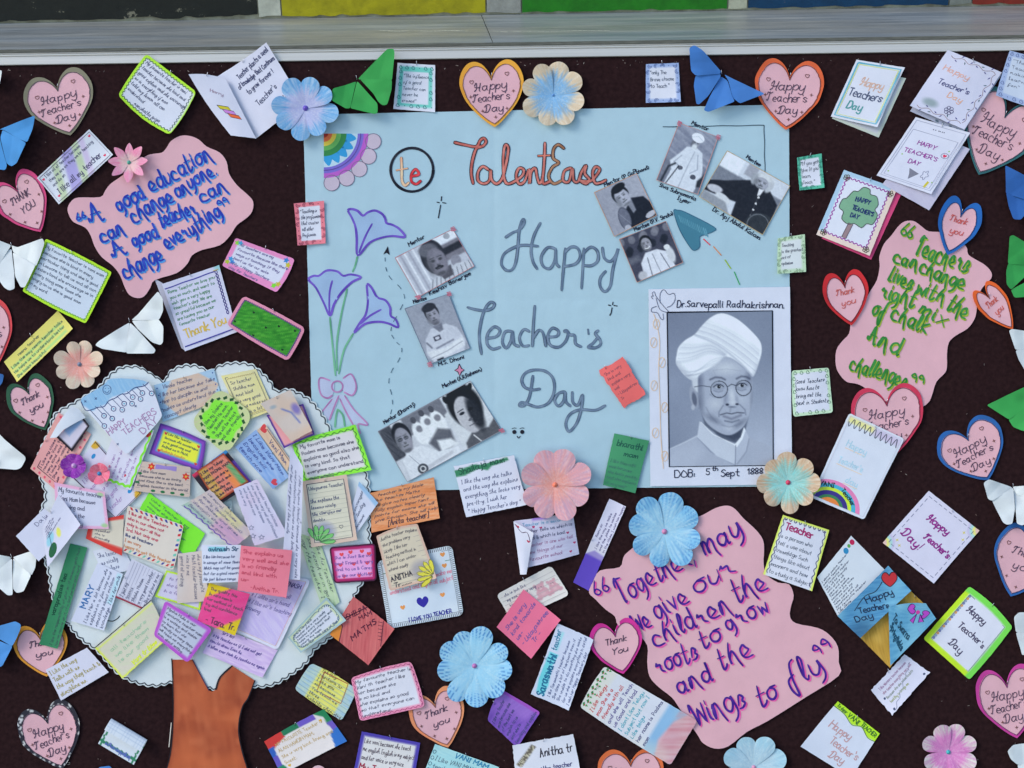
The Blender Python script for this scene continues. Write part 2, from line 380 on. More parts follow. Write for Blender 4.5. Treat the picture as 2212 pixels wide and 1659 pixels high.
# ------------------------------------------------------------------ sheets
WH = (209, 214, 240)
def grid_faces(nx, ny):
    i = np.arange(nx)[None, :]; j = np.arange(ny)[:, None]; a = (j*(nx+1)+i).ravel()
    return np.stack([a, a+nx+1, a+nx+2, a+1], 1).tolist()
def sheet_grid(it, q, base, paint=None, res=2.6, name='sheet', mat=None, dz=0):
    nx = max(6, int(q.W/res)); ny = max(6, int(q.H/res))
    X, Y = np.meshgrid(np.linspace(0, q.W, nx+1), np.linspace(0, q.H, ny+1)); X = X.ravel(); Y = Y.ravel()
    p = Paint(X, Y, base)
    if paint: paint(p, q.W, q.H)
    px, py, z = q.map(X, Y)
    return it.mesh(name, px, py, z+dz, grid_faces(nx, ny), p.C, mat)
def poly_sheet(it, pts, sp, zf, base, paint=None, name='sheet', mat=None, z0=0, loc=None):
    """sheet cut to an outline given in grid units"""
    P = np.array(pts, float); n = len(P); lo, hi = P.min(0), P.max(0)
    gx, gy = np.meshgrid(np.arange(lo[0]+sp*.5, hi[0], sp), np.arange(lo[1]+sp*.5, hi[1], sp*.87)); gx[1::2] += sp*.5
    gx, gy = gx.ravel(), gy.ravel(); m = inpoly(gx, gy, P) < -sp*.35
    # outline refined
    out = []
    for a, b in zip(P, np.roll(P, -1, 0)):
        k = max(1, int(np.linalg.norm(b-a)/(sp*1.3)))
        for t in range(k): out.append(a+(b-a)*t/k)
    V = out+[np.array(g) for g in zip(gx[m], gy[m])]; no = len(out)
    vs_, _, fs, *_ = delaunay_2d_cdt([Vector(v) for v in V], [], [list(range(no))], 1, 1e-4)
    # interior points survive only when inside; faces fan them in
    A = np.array([tuple(v) for v in vs_])
    X, Y = A[:, 0], A[:, 1]; pc = Paint(X, Y, base)
    if paint: paint(pc)
    Z = zf(X, Y)+z0 if zf else X*0+z0
    faces = [tuple(f)[::-1] for f in fs]
    return it.mesh(name, X, Y, Z, faces, pc.C, mat)

KEYS = []
def card(name, label, cor, base=WH, paint=None, ink=None, text=(), lift=None, bu=None, bv=0, rc=0, torn=0, curve=(0, 0, 0, 0),
         cat_='note', group=None, pins=((.5, .03),), res=2.6, mat=None, z=None, pile=False, back=None, top=None):
    r = lambda a: random.random()*a
    if lift is None: lift = (r(1.6), r(1.6), r(3.2), r(3.2)) if pile else (1+r(3), 1+r(3), 2+r(5), 2+r(5))
    if bu is None: bu = r(1.4) if pile else r(2.5)
    q = Quad(cor, lift, bu, bv, curve, rc, torn or .35, len(placed))
    it = Item(name, label, cat_, list(cor), top if top is not None else (max(lift)*.6+bu+bv+.6 if pile else max(lift)*.5+bu+bv+.6), group, z)
    if back:
        bq = Quad(back[0], (0, 0, 0, 0), 0, 0, (0, 0, 0, 0), rc, .3, 3)
        sheet_grid(it, bq, back[1], back[2] if len(back) > 2 else None, 4, 'back_page', None, -.2)
    sheet_grid(it, q, base, paint, res, 'front_page' if back else 'sheet', mat)
    ik = Ink(); hand = (GL, H2, H3)[random.randrange(3)]; hsl = random.uniform(-.08, .3); hsz = random.uniform(.88, 1.06); hj = random.uniform(.1, .32)
    for t in text:
        s_, box, c, w = t[:4]; o = t[4] if len(t) > 4 else {}
        L = s_.split('|'); n = len(L); x0, y0, x1, y1 = box[0]*q.W, box[1]*q.H, box[2]*q.W, box[3]*q.H
        ph = (y1-y0)/n; gl = o.get('gl', hand); u = ph*o.get('hs', 1.0)*.076*hsz
        mw = max(sum(gw(ch, gl) for ch in l) for l in L); sx = min((x1-x0)/mw, u*o.get('maxs', 1.5))
        for i, l in enumerate(L):
            nat = sum(gw(ch, gl) for ch in l)*sx; yb = y0+ph*(i+.74); off = {'l': 0, 'c': (x1-x0-nat)/2, 'r': x1-x0-nat}[o.get('ali', 'l')]
            dy = o.get('skew', 0)*nat/2
            ci = c[i % len(c)] if isinstance(c, list) else c
            ik.text((x0+off, yb+dy), (x0+off+nat+.01, yb-dy), l, u*7, tuple(np.array(ci)*.76+np.array(WH)*.18), w*.68, o.get('slant', hsl), gl, o.get('jit', hj), o.get('sub', 3), maxs=9)
    if ink: ink(ik, q.W, q.H)
    ik.build(it, q)
    for (pu, pv) in pins:
        x, y, z_ = q.map(np.array([pu*q.W]), np.array([pv*q.H])); pin(it, x[0], y[0], 60+random.random()*60, z_[0])
    it.q = q
    return it

# ================================================================== SETTING
ROLL = math.atan(32/2212)
MR = MB @ Matrix.Rotation(ROLL, 4, 'Z')          # frame, ledge and wall run at a slight slant across the picture
def obj_in(M, name, verts, faces, mat, smooth=False, parent=None, kind=None):
    me = new_mesh(name, verts, faces, None, [mat], smooth)
    o = link(name, me, parent)
    if parent is None: o.matrix_world = M
    if kind: o['kind'] = kind
    return o
def box(x0, x1, y0, y1, z0, z1):
    v = [(x, y, z) for x in (x0, x1) for y in (y0, y1) for z in (z0, z1)]
    return v, [(0, 1, 3, 2), (4, 6, 7, 5), (0, 4, 5, 1), (2, 3, 7, 6), (0, 2, 6, 4), (1, 5, 7, 3)]
def extr(profile, x0, x1, n=1):
    m = len(profile); v = []
    for k in range(n+1):
        x = x0+(x1-x0)*k/n
        v += [(x, a, b) for a, b in profile]
    f = [(k*m+i, k*m+m+i, k*m+m+i+1, k*m+i+1) for k in range(n) for i in range(m-1)]
    f.append(tuple(range(m))[::-1]); f.append(tuple(range(n*m, n*m+m)))
    return v, f
YT = (829.5-126)*S        # lower edge of the aluminium frame at the middle of the picture
XE = 1.15
board = bpy.data.objects.new('display_board', None); C.objects.link(board); board.matrix_world = MR
board['label'] = 'wide dark maroon felt display board in a ribbed aluminium frame, carrying all the paper'; board['category'] = 'notice board'
v, f = box(-XE, XE, -.95, YT+.004, -.018, 0); obj_in(MR, 'felt_panel', v, f, M_FELT, parent=board)
M_ALU, n_, l_, b_ = nmat('brushed_aluminium', .45, .5, .25)
tc = n_.new('ShaderNodeTexCoord'); mp = n_.new('ShaderNodeMapping'); mp.inputs['Scale'].default_value = (3, 400, 400); l_.new(tc.outputs['Object'], mp.inputs[0])
nz = n_.new('ShaderNodeTexNoise'); nz.inputs['Scale'].default_value = 1; nz.inputs['Detail'].default_value = 4; l_.new(mp.outputs[0], nz.inputs[0])
cr = n_.new('ShaderNodeValToRGB'); cr.color_ramp.elements[0].color = (.60, .57, .49, 1); cr.color_ramp.elements[1].color = (.80, .76, .66, 1)
l_.new(nz.outputs[0], cr.inputs[0]); l_.new(cr.outputs[0], b_.inputs['Base Color'])
mm = .001
prof = [(0, -10*mm), (0, 3.0*mm), (.8*mm, 3.8*mm), (11.2*mm, 3.8*mm), (12*mm, 3.2*mm), (12.6*mm, .6*mm), (13.6*mm, .6*mm), (14.0*mm, 3.4*mm), (15.4*mm, 3.4*mm), (15.8*mm, .6*mm),
        (16.8*mm, .6*mm), (17.2*mm, 3.2*mm), (17.8*mm, 2.8*mm), (18.0*mm, -7*mm), (26*mm, -9*mm), (26.5*mm, -12*mm)]
v, f = extr([(YT+a, b) for a, b in prof], -XE, XE); obj_in(MR, 'frame_rail', v, f, M_ALU, parent=board)
v, f = box(-XE-.03, -XE, -.95, YT+.023, -.01, .004); obj_in(MR, 'frame_stile', v, f, M_ALU, parent=board)
v, f = box(XE, XE+.03, -.95, YT+.023, -.01, .004); obj_in(MR, 'frame_stile', v, f, M_ALU, parent=board)
v, f = extr([(-.95-a, b) for a, b in prof], -XE, XE); obj_in(MR, 'frame_rail', v, f, M_ALU, parent=board)

v, f = extr([(YT+17.9*mm, -6.8*mm), (YT+18.6*mm, -4.5*mm), (YT+20.5*mm, -4.2*mm), (YT+21.4*mm, -6*mm), (YT+24*mm, -7.4*mm), (YT+26*mm, -8.8*mm)], -XE, XE)  # added dark strip; its grey stands in for shade in the rail's recess
obj_in(MR, 'recess_shade_strip', v, f, noise_mat('recess_shade_grey', (66, 68, 66), (100, 102, 100), 60, (1, 30, 30)), parent=board)
# marble ledge behind the board, level with the world
ct, st_ = math.cos(THETA), math.sin(THETA)
back = Vector((0, st_, -ct)); up = Vector((0, ct, st_))
E0 = Vector((0, YT+.0225, -.0055)); LD = .198
def PL(x, b, h): return E0+Vector((x, 0, 0))+back*b+up*h
def marble(name, dark):
    m, n, l, b = nmat(name, .34, .45)
    tc = n.new('ShaderNodeTexCoord'); mp = n.new('ShaderNodeMapping'); mp.inputs['Scale'].default_value = (1.5, 24, 24)
    l.new(tc.outputs['Object'], mp.inputs[0])
    nz = n.new('ShaderNodeTexNoise'); nz.inputs['Scale'].default_value = 3.2; nz.inputs['Detail'].default_value = 9; nz.inputs['Roughness'].default_value = .68; nz.inputs['Distortion'].default_value = .5
    l.new(mp.outputs[0], nz.inputs[0])
    cr = n.new('ShaderNodeValToRGB'); e = cr.color_ramp.elements
    e[0].position = .28; e[0].color = (.14, .15, .15, 1); e[1].position = .72; e[1].color = (.37, .37, .35, 1)
    q = e.new(.46); q.color = (.215, .225, .225, 1); q = e.new(.58); q.color = (.28, .285, .275, 1)
    l.new(nz.outputs[0], cr.inputs[0])
    mp2 = n.new('ShaderNodeMapping'); mp2.inputs['Scale'].default_value = (.9, 9, 9); l.new(tc.outputs['Object'], mp2.inputs[0])
    n2 = n.new('ShaderNodeTexNoise'); n2.inputs['Scale'].default_value = 2.0; n2.inputs['Detail'].default_value = 2; l.new(mp2.outputs[0], n2.inputs[0])
    r2 = n.new('ShaderNodeValToRGB'); r2.color_ramp.elements[0].position = .42; r2.color_ramp.elements[1].position = .62
    r2.color_ramp.elements[0].color = (1.30, 1.24, 1.08, 1); r2.color_ramp.elements[1].color = (1.17, 1.23, 1.22, 1)
    l.new(n2.outputs[0], r2.inputs[0])
    mx = n.new('ShaderNodeVectorMath'); mx.operation = 'MULTIPLY'; l.new(cr.outputs[0], mx.inputs[0]); l.new(r2.outputs[0], mx.inputs[1])
    l.new(mx.outputs[0], b.inputs['Base Color'])
    n3 = n.new('ShaderNodeTexNoise'); n3.inputs['Scale'].default_value = 60; n3.inputs['Detail'].default_value = 4; l.new(tc.outputs['Object'], n3.inputs[0])
    rr = n.new('ShaderNodeMapRange'); rr.inputs[3].default_value = .22; rr.inputs[4].default_value = .55; l.new(n3.outputs[0], rr.inputs[0]); l.new(rr.outputs[0], b.inputs['Roughness'])
    return m
M_MARBLE = marble('grey_marble', 0)
ledge = bpy.data.objects.new('marble_ledge', None); C.objects.link(ledge); ledge.matrix_world = MR; ledge['kind'] = 'structure'
def slab(xf0, xf1, xb0, xb1):
    e = .0016; P = []
    rows = [(-.0005, -.03), (0, -.004), (.0012, -.0012), (.004, 0), (LD+.06, 0), (LD+.06, -.03)]
    for xf, xb in ((xf0, xb0), (xf1, xb1)):
        for b, h in rows:
            t = b/LD; x = xf+(xb-xf)*t; P.append(PL(x, b, h))
    m = len(rows); f = [(i, m+i, m+i+1, i+1) for i in range(m-1)]+[tuple(range(m))[::-1], tuple(range(m, 2*m))]
    obj_in(MR, 'marble_slab', P, f, M_MARBLE, parent=ledge)
xj0 = (1077-1106)*S; xj1 = (1052-1106)*S*1.08
slab(-XE, xj0-.0007, -XE, xj1-.0009); slab(xj0+.0005, XE, xj1+.0005, XE)
M_GROUT = noise_mat('dark_grout', (40, 38, 36), (70, 66, 62), 200)
P = [PL(-XE, .002, -.004), PL(XE, .002, -.004), PL(XE, LD+.05, -.004), PL(-XE, LD+.05, -.004)]
obj_in(MR, 'mortar_bed', P, [(0, 1, 2, 3)], M_GROUT, parent=ledge)
# hairline chips in the slab beside the joint
ck = []
for pts in ([(-.022, .085), (.0, .078), (.03, .08), (.06, .076), (.1, .08), (.16, .078)], [(-.20, .1), (-.17, .092), (-.15, .097), (-.12, .09), (-.09, .093), (-.06, .087)]):
    ck.append([PL(x, b, .00015) for x, b in pts])
vv, ff = [], []
for k, pts in enumerate(ck):
    for i, p in enumerate(pts):
        w = .0011 if k == 0 else .0016*(1+.5*math.sin(i*2.1)); vv += [p+back*w, p-back*w]
    base_ = len(vv)-2*len(pts)
    ff += [(base_+2*i, base_+2*i+2, base_+2*i+3, base_+2*i+1) for i in range(len(pts)-1)]
M_SCR = noise_mat('scratched_marble', (150, 156, 158), (200, 204, 200), 300)
obj_in(MR, 'scratch', vv, ff, M_SCR, parent=ledge)

# painted plinth of the wall behind
def painted(name, c, c2, chip=.62):
    m, n, l, b = nmat(name, .55, .35)
    tc = n.new('ShaderNodeTexCoord')
    nz = n.new('ShaderNodeTexNoise'); nz.inputs['Scale'].default_value = 34; nz.inputs['Detail'].default_value = 12; nz.inputs['Roughness'].default_value = .7
    l.new(tc.outputs['Object'], nz.inputs[0])
    cr = n.new('ShaderNodeValToRGB'); e = cr.color_ramp.elements; e[0].position = .3; e[0].color = (*(alb(c)*.62), 1); e[1].position = .6; e[1].color = (*alb(c), 1)
    q = e.new(chip+.07); q.color = (*alb(c), 1); q = e.new(chip+.10); q.color = (*alb(c2), 1)
    l.new(nz.outputs[0], cr.inputs[0]); l.new(cr.outputs[0], b.inputs['Base Color'])
    bp = n.new('ShaderNodeBump'); bp.inputs['Strength'].default_value = .35; bp.inputs['Distance'].default_value = .003; l.new(nz.outputs[0], bp.inputs['Height']); l.new(bp.outputs[0], b.inputs['Normal'])
    return m
wall = bpy.data.objects.new('painted_wall', None); C.objects.link(wall)
yaw = Matrix.Identity(4)
wall.matrix_world = MR; wall['label'] = 'wall plinth behind the ledge painted in black, yellow, green, blue and red blocks'; wall['category'] = 'wall'
def PW(x, h, out=0):   # x along the wall, h height above ledge, out towards the board
    b = LD+.0135*x*1.05
    return PL(x, b-out, h)
def wx(dx): return (dx-1106)*S*1.072
M_PLASTER = noise_mat('old_plaster', (120, 118, 108), (160, 160, 150), 40, bump=.4)
obj_in(MR, 'plaster', [PW(-XE, -.01), PW(XE, -.01), PW(XE, .42), PW(-XE, .42), PW(-XE, -.01, -.12), PW(XE, -.01, -.12), PW(XE, .42, -.12), PW(-XE, .42, -.12)],
       [(0, 1, 2, 3), (3, 2, 6, 7), (0, 4, 5, 1), (1, 5, 6, 2), (0, 3, 7, 4)], M_PLASTER, parent=wall)
blocks = [(-700, 572, (27, 30, 27), (120, 118, 108), 'black', .57), (572, 622, (186, 190, 186), (120, 122, 120), 'white', .64), (622, 1062, (165, 158, 14), (105, 100, 30), 'yellow', .66),
          (1062, 1138, (150, 152, 154), (95, 95, 92), 'white', .60), (1138, 1583, (32, 120, 22), (70, 95, 60), 'green', .68), (1583, 1626, (175, 178, 165), (120, 110, 95), 'white', .62),
          (1626, 2062, (10, 58, 98), (150, 135, 110), 'blue', .58), (2062, 2112, (120, 125, 125), (90, 80, 70), 'white', .6), (2112, 2950, (128, 42, 30), (80, 60, 50), 'red', .62)]
for x0, x1, c, c2, nm, chip in blocks:
    m = painted('wall_paint_'+nm, c, c2, chip); a, b = wx(x0)+.0012, wx(x1)-.0012; n = max(3, int((b-a)/.006)); v = []; f = []
    for k in range(n+1):
        x = a+(b-a)*k/n; h0 = .0030+.0035*float(vnoise(np.array(x*60.), np.array(1.), 3))**2+(.009*float(vnoise(np.array(x*35.), np.array(4.), 8))**3 if nm == 'black' else 0)
        jx = .0012*math.sin(k*2.3) if 0 < k < n else 0
        v += [PW(x+jx, h0, 0), PW(x+jx, h0, .0035), PW(x, .40, .0035)]
    for k in range(n): f += [(3*k, 3*k+3, 3*k+4, 3*k+1), (3*k+1, 3*k+4, 3*k+5, 3*k+2)]
    f += [(0, 1, 2), (3*n, 3*n+2, 3*n+1)]
    obj_in(MR, 'paint_block', v, f, m, parent=wall)

# lint and crumbs caught in the felt
vv, ff = [], []
for k in range(420):
    x = random.uniform(-.8, .8); y = random.uniform(-.6, .49); a = random.random()*3.14; L = random.uniform(.0004, .0016)*(2.2 if k % 25 == 0 else 1); w = .00018+random.random()*.0003
    if k % 7 == 0: y = random.uniform(.475, .488)
    dx, dy = math.cos(a)*L, math.sin(a)*L; nx_, ny_ = -math.sin(a)*w, math.cos(a)*w; i = len(vv)
    vv += [(x-dx-nx_, y-dy-ny_, .0003), (x+dx-nx_, y+dy-ny_, .0004), (x+dx+nx_, y+dy+ny_, .0007), (x-dx+nx_, y-dy+ny_, .0006)]; ff.append((i, i+1, i+2, i+3))
M_LINT = noise_mat('lint', (110, 85, 82), (170, 160, 158), 90)
obj_in(MR, 'lint', vv, ff, M_LINT, parent=board)['kind'] = 'stuff'

# ================================================================== THE CHART
BLK = (28, 26, 40); PEN = (70, 72, 105)
ch_c = [(655, 248), (1704, 226), (1707, 1050), (679, 1061)]
it = Item('poster', 'large pale blue poster in the middle of the board reading Happy Teacher\'s Day', 'poster', ch_c, 1.7)
chq = Quad(ch_c, (0, 0, 0, 0), .0, .0, (0, 0, 0, 0), 0, .3, 2)
def chp(p, W, H):
    p.blot((156, 188, 214), .004, .35)
def rip(x, y):
    return .8*vnoise(x*.006, y*.011, 21)+.35*vnoise(x*.02, y*.017, 5)-.5*np.exp(-np.abs(x-1068)/7)-.4*np.exp(-np.abs(y-642-.01*(x-680))/7)+.5*np.exp(-np.abs(x-700)/30)
class ChQ(Quad):
    def map(s, X, Y): x, y, z = super().map(X, Y); return x, y, rip(x, y)+.4
chq = ChQ(ch_c, (0, 0, 0, 0), .0, .0, (0, 0, 0, 0), 0, .3, 2)
sheet_grid(it, chq, (166, 196, 221), chp, 5)
CHZ = it.z
class Up(Aff):
    def map(s, X, Y): x, y, z = super().map(X, Y); return x, y, z+.85+rip(x, y)
FL = Up((0, 0), (1, 0), (0, 1))
def outl(ik, pts, w, c_in, c_out, ow=2.2, n=6):
    q = cat(pts, n); ik.stroke(q, w, c_out, 0); ik.stroke(q, w-ow*2+1, c_in, .2)
RED = (184, 100, 96)
ik = Ink()
T_ = [[(982, 308), (1003, 313), (1029, 317), (1037, 304), (1045, 299), (1050, 306), (1044, 315), (1033, 319), (1027, 325), (1020, 350), (1018, 375), (1022, 397)],
      [(1055, 367), (1043, 360), (1033, 372), (1033, 390), (1045, 397), (1057, 390), (1060, 367), (1062, 388), (1073, 397), (1085, 385), (1094, 350), (1098, 322), (1093, 313), (1089, 322), (1087, 350), (1089, 385), (1096, 397), (1110, 393), (1128, 380), (1131, 367), (1121, 364), (1115, 380), (1121, 397), (1133, 392), (1143, 366), (1144, 397), (1147, 372), (1156, 364), (1160, 382), (1165, 396), (1172, 385), (1176, 340), (1177, 309)],
      [(1172, 380), (1174, 397), (1188, 392)], [(1163, 337), (1187, 336)],
      [(1218, 321), (1206, 313), (1196, 322), (1195, 342), (1207, 352), (1193, 362), (1185, 382), (1196, 397), (1212, 391)],
      [(1233, 363), (1219, 370), (1216, 390), (1229, 392), (1236, 364), (1239, 390), (1249, 392), (1256, 372), (1266, 358), (1263, 375), (1273, 388), (1266, 397), (1254, 391), (1266, 392), (1278, 390), (1291, 375), (1295, 365), (1286, 361), (1280, 375), (1285, 395), (1297, 395), (1309, 389)]]
for k, s_ in enumerate(T_): outl(ik, s_, 8.2, [RED, (196, 116, 112), RED, (192, 104, 88), (160, 116, 92), (184, 108, 104)][k], (50, 34, 46), 2.3)
ik.build(it, FL, 'title_lettering')
ik = Ink()
ik.stroke(circ(890, 367, 46, 40, 47), 6, (32, 34, 48), closed=True)
outl(ik, [(867, 341), (868, 365), (868.5, 390), (875, 401), (883, 395)], 6.5, (240, 186, 160), (120, 84, 80), 1.4); outl(ik, [(857, 368), (880, 364)], 6, (240, 186, 160), (120, 84, 80), 1.4)
outl(ik, [(889, 381), (905, 377), (898, 366), (889, 377), (889, 392), (899, 398), (909, 391)], 6.5, (205, 62, 72), (90, 36, 44), 1.4)
ik.build(it, FL, 'badge_drawing')
# grey brush lettering
GB = (104, 124, 156); GD = (58, 72, 100)
L1 = [[(1092, 513), (1107, 503), (1121, 497), (1132, 483), (1131, 474), (1126, 480), (1121, 502), (1118, 540), (1113, 570), (1104, 584), (1092, 583), (1083, 570), (1088, 550), (1106, 537), (1128, 530), (1162, 532)],
      [(1167, 482), (1153, 510), (1147, 540), (1151, 565), (1160, 581)],
      [(1200, 538), (1183, 535), (1169, 555), (1173, 575), (1188, 580), (1198, 562), (1200, 540), (1201, 567), (1208, 577)],
      [(1221, 537), (1216, 590), (1213, 627)], [(1219, 547), (1233, 534), (1248, 537), (1253, 555), (1243, 570), (1219, 576)],
      [(1261, 537), (1258, 590), (1256, 623)], [(1260, 547), (1276, 534), (1290, 543), (1291, 563), (1277, 574), (1258, 573)],
      [(1301, 535), (1305, 557), (1318, 565), (1330, 552), (1335, 537), (1329, 560), (1323, 585), (1318, 618), (1306, 630), (1296, 618), (1297, 600), (1308, 586)],
      [(1010, 664), (1028, 669), (1048, 671), (1063, 666), (1068, 657), (1060, 653), (1049, 665), (1040, 690), (1035, 727), (1040, 765)],
      [(1050, 731), (1072, 727), (1080, 714), (1068, 706), (1054, 720), (1052, 742), (1064, 754), (1080, 750)],
      [(1106, 716), (1091, 717), (1085, 738), (1093, 752), (1103, 738), (1107, 716), (1110, 742), (1121, 748)],
      [(1143, 716), (1131, 712), (1122, 730), (1129, 747), (1143, 746)],
      [(1155, 661), (1152, 702), (1150, 748)], [(1151, 732), (1163, 714), (1173, 720), (1179, 748)],
      [(1185, 728), (1203, 726), (1206, 715), (1193, 709), (1183, 725), (1188, 745), (1206, 750), (1221, 738), (1227, 720), (1219, 716), (1224, 714), (1231, 723), (1241, 725), (1243, 742), (1255, 749)],
      [(1270, 712), (1271, 721)], [(1292, 714), (1286, 721), (1295, 733), (1297, 744), (1286, 751), (1270, 750), (1280, 742), (1292, 728)],
      [(1151, 812), (1144, 855), (1133, 875), (1122, 876), (1127, 869), (1143, 874), (1163, 879), (1186, 869), (1197, 843), (1194, 817), (1178, 802), (1156, 799), (1136, 805), (1127, 820), (1133, 836), (1150, 842), (1166, 840)],
      [(1220, 846), (1206, 850), (1198, 865), (1206, 877), (1217, 867), (1221, 847), (1222, 867), (1232, 877)],
      [(1236, 847), (1237, 868), (1248, 875), (1258, 853), (1256, 880), (1246, 913), (1229, 932), (1222, 915), (1231, 895), (1253, 885), (1286, 886), (1307, 876)]]
for grp in ((0, 1), (2,), (3, 4), (5, 6), (7,), (8,), (9,), (10,), (11,), (12, 13), (14,), (15,), (16,), (17,), (18,), (19,)):
    for g_ in grp: outl(ik, L1[g_], 6.3, GB, GD, 1.2)
    ik.build(it, FL, 'letter')
# lilies, bow, stems, rainbow flower and small doodles
ik = Ink(); PUR = (104, 78, 190); STG = (102, 168, 140); PKB = (172, 122, 180)
lil = [[(752, 455), (760, 452), (773, 456), (784, 466), (795, 459), (810, 455), (825, 462), (832, 472), (835, 482), (848, 486), (863, 495), (875, 512), (848, 510), (823, 514), (798, 525), (773, 552), (771, 515), (768, 490), (760, 470)],
       [(667, 604), (678, 596), (689, 596), (703, 586), (715, 584), (730, 587), (742, 596), (758, 593), (780, 599), (760, 610), (738, 632), (722, 657), (713, 682), (700, 655), (683, 622)],
       [(793, 615), (803, 622), (815, 642), (833, 649), (843, 665), (844, 682), (855, 690), (860, 707), (840, 699), (818, 695), (788, 700), (765, 719), (778, 697), (790, 680), (795, 652)]]
for p in lil: ik.fill(cat(p, 3, True), (150, 178, 222), .02)
for st in ([(772, 555), (768, 572), (762, 587)], [(750, 625), (738, 677), (728, 740), (728, 800)], [(713, 686), (718, 740), (725, 811)], [(763, 721), (743, 757), (732, 807)],
           [(730, 884), (726, 900), (724, 922)], [(730, 884), (741, 897), (745, 920)]): ik.stroke(cat(st, 5), 4, STG)
for p in lil: ik.stroke(cat(p, 4, True), 5, PUR, .02, closed=True)
for st in ([(804, 484), (790, 510), (776, 545)], [(718, 607), (712, 635), (712, 680)], [(823, 669), (800, 682), (778, 700)]): ik.stroke(cat(st, 5), 4.4, PUR, .05)
for p in ([(722, 826), (705, 817), (693, 817), (689, 832), (695, 852), (710, 858), (720, 850)], [(738, 828), (748, 812), (760, 808), (768, 825), (768, 842), (758, 854), (744, 848)], [(718, 858), (700, 885), (706, 905), (716, 900), (733, 857)], [(733, 858), (763, 915), (774, 916), (794, 917), (760, 880), (745, 855)]):
    ik.fill(cat(p, 3, True), (176, 186, 224), .02)
for st in ([(713, 822), (693, 816), (689, 830), (694, 852), (707, 860), (718, 854)], [(742, 817), (758, 808), (768, 825), (769, 842), (760, 854), (744, 847)], [(718, 862), (698, 887), (690, 900)], [(732, 855), (722, 880), (712, 907)],
           [(735, 862), (748, 890), (763, 917)], [(745, 855), (765, 885), (795, 917), (774, 916), (779, 936)]): ik.stroke(cat(st, 5), 3.6, PKB, .05)
ik.stroke(circ(729, 835, 12, 16), 3.6, PKB, .05, closed=True)
ik.build(it, FL, 'lily_bouquet_drawing')
# dotted trail and doodles
tr = cat([(832, 557), (834, 580), (843, 600), (865, 622), (874, 645), (863, 672), (848, 700), (845, 720), (856, 738), (868, 752), (863, 775), (847, 800), (840, 825), (846, 852), (848, 875), (843, 897)], 10)
for i in range(0, len(tr)-5, 9): ik.stroke(tr[i:i+5], 1.5, (70, 96, 120))
ik.build(it, FL, 'dotted_trail')
ik.fill([(828, 550), (838, 532), (842, 551), (835, 546)], BLK, .1)
ik.build(it, FL, 'arrowhead_drawing')
for cx, cy, a in ((952, 440, 1), (1322, 662, .62)):
    ik.stroke([(cx+2, cy-15*a), (cx+1, cy-6*a)], 2.4, BLK); ik.stroke([(cx-8, cy-3), (cx-3, cy-2)], 2.2, BLK); ik.stroke([(cx+4, cy-2), (cx+11, cy-1)], 2.2, BLK); ik.stroke([(cx, cy+3), (cx-2, cy+14), (cx-5, cy+31*a)], 2.4, BLK); ik.build(it, FL, 'sparkle_drawing')
ik.fill([(992, 786), (997, 796), (1003, 799), (997, 803), (993, 812), (989, 803), (982, 800), (989, 796)], (200, 130, 170), .1); ik.stroke([(992, 786), (997, 796), (1003, 799), (997, 803), (993, 812), (989, 803), (982, 800), (989, 796)], 1.8, BLK, .12, closed=True)
ik.build(it, FL, 'diamond_drawing')
for ex_ in (1111, 1128): ik.fill(circ(ex_, 933, 4.6), BLK, .1); ik.stroke([(ex_-5, 926), (ex_, 924), (ex_+4, 925)], 1.4, BLK)
ik.stroke(cat([(1117, 942), (1120, 946), (1124, 942)]), 1.8, BLK)
ik.build(it, FL, 'smiley_drawing')
ik.stroke(wavy((1432, 274), (1650, 271), .5, 3), 1.7, (60, 78, 96)); ik.stroke(wavy((1650, 271), (1652, 372), .5, 2), 1.7, (60, 78, 96))
ik.build(it, FL, 'ruled_corner_line')
tb = cat([(1455, 457), (1463, 454), (1481, 459), (1541, 490), (1541, 500), (1516, 509), (1511, 515), (1511, 533), (1501, 541), (1491, 535), (1468, 497)], 4, True)
ik.fill(tb, (66, 122, 152), .05); ik.stroke(tb, 1.6, (50, 96, 130), .08, closed=True)
for i in range(14): 
    x = 1466+i*4.4; ik.stroke([(x, 466+i*2.2), (x+5, 480+i*2.4)], 2.4, (88, 146, 176), .1)
for a, b, c in (((1520, 517), (1533, 529), (206, 70, 90)), ((1541, 533), (1557, 551), (206, 142, 108)), ((1566, 562), (1578, 580), (160, 196, 62)), ((1586, 588), (1597, 614), (72, 170, 110))): ik.stroke([a, b], 4, c)
ik.build(it, FL, 'teal_arrow_drawing')
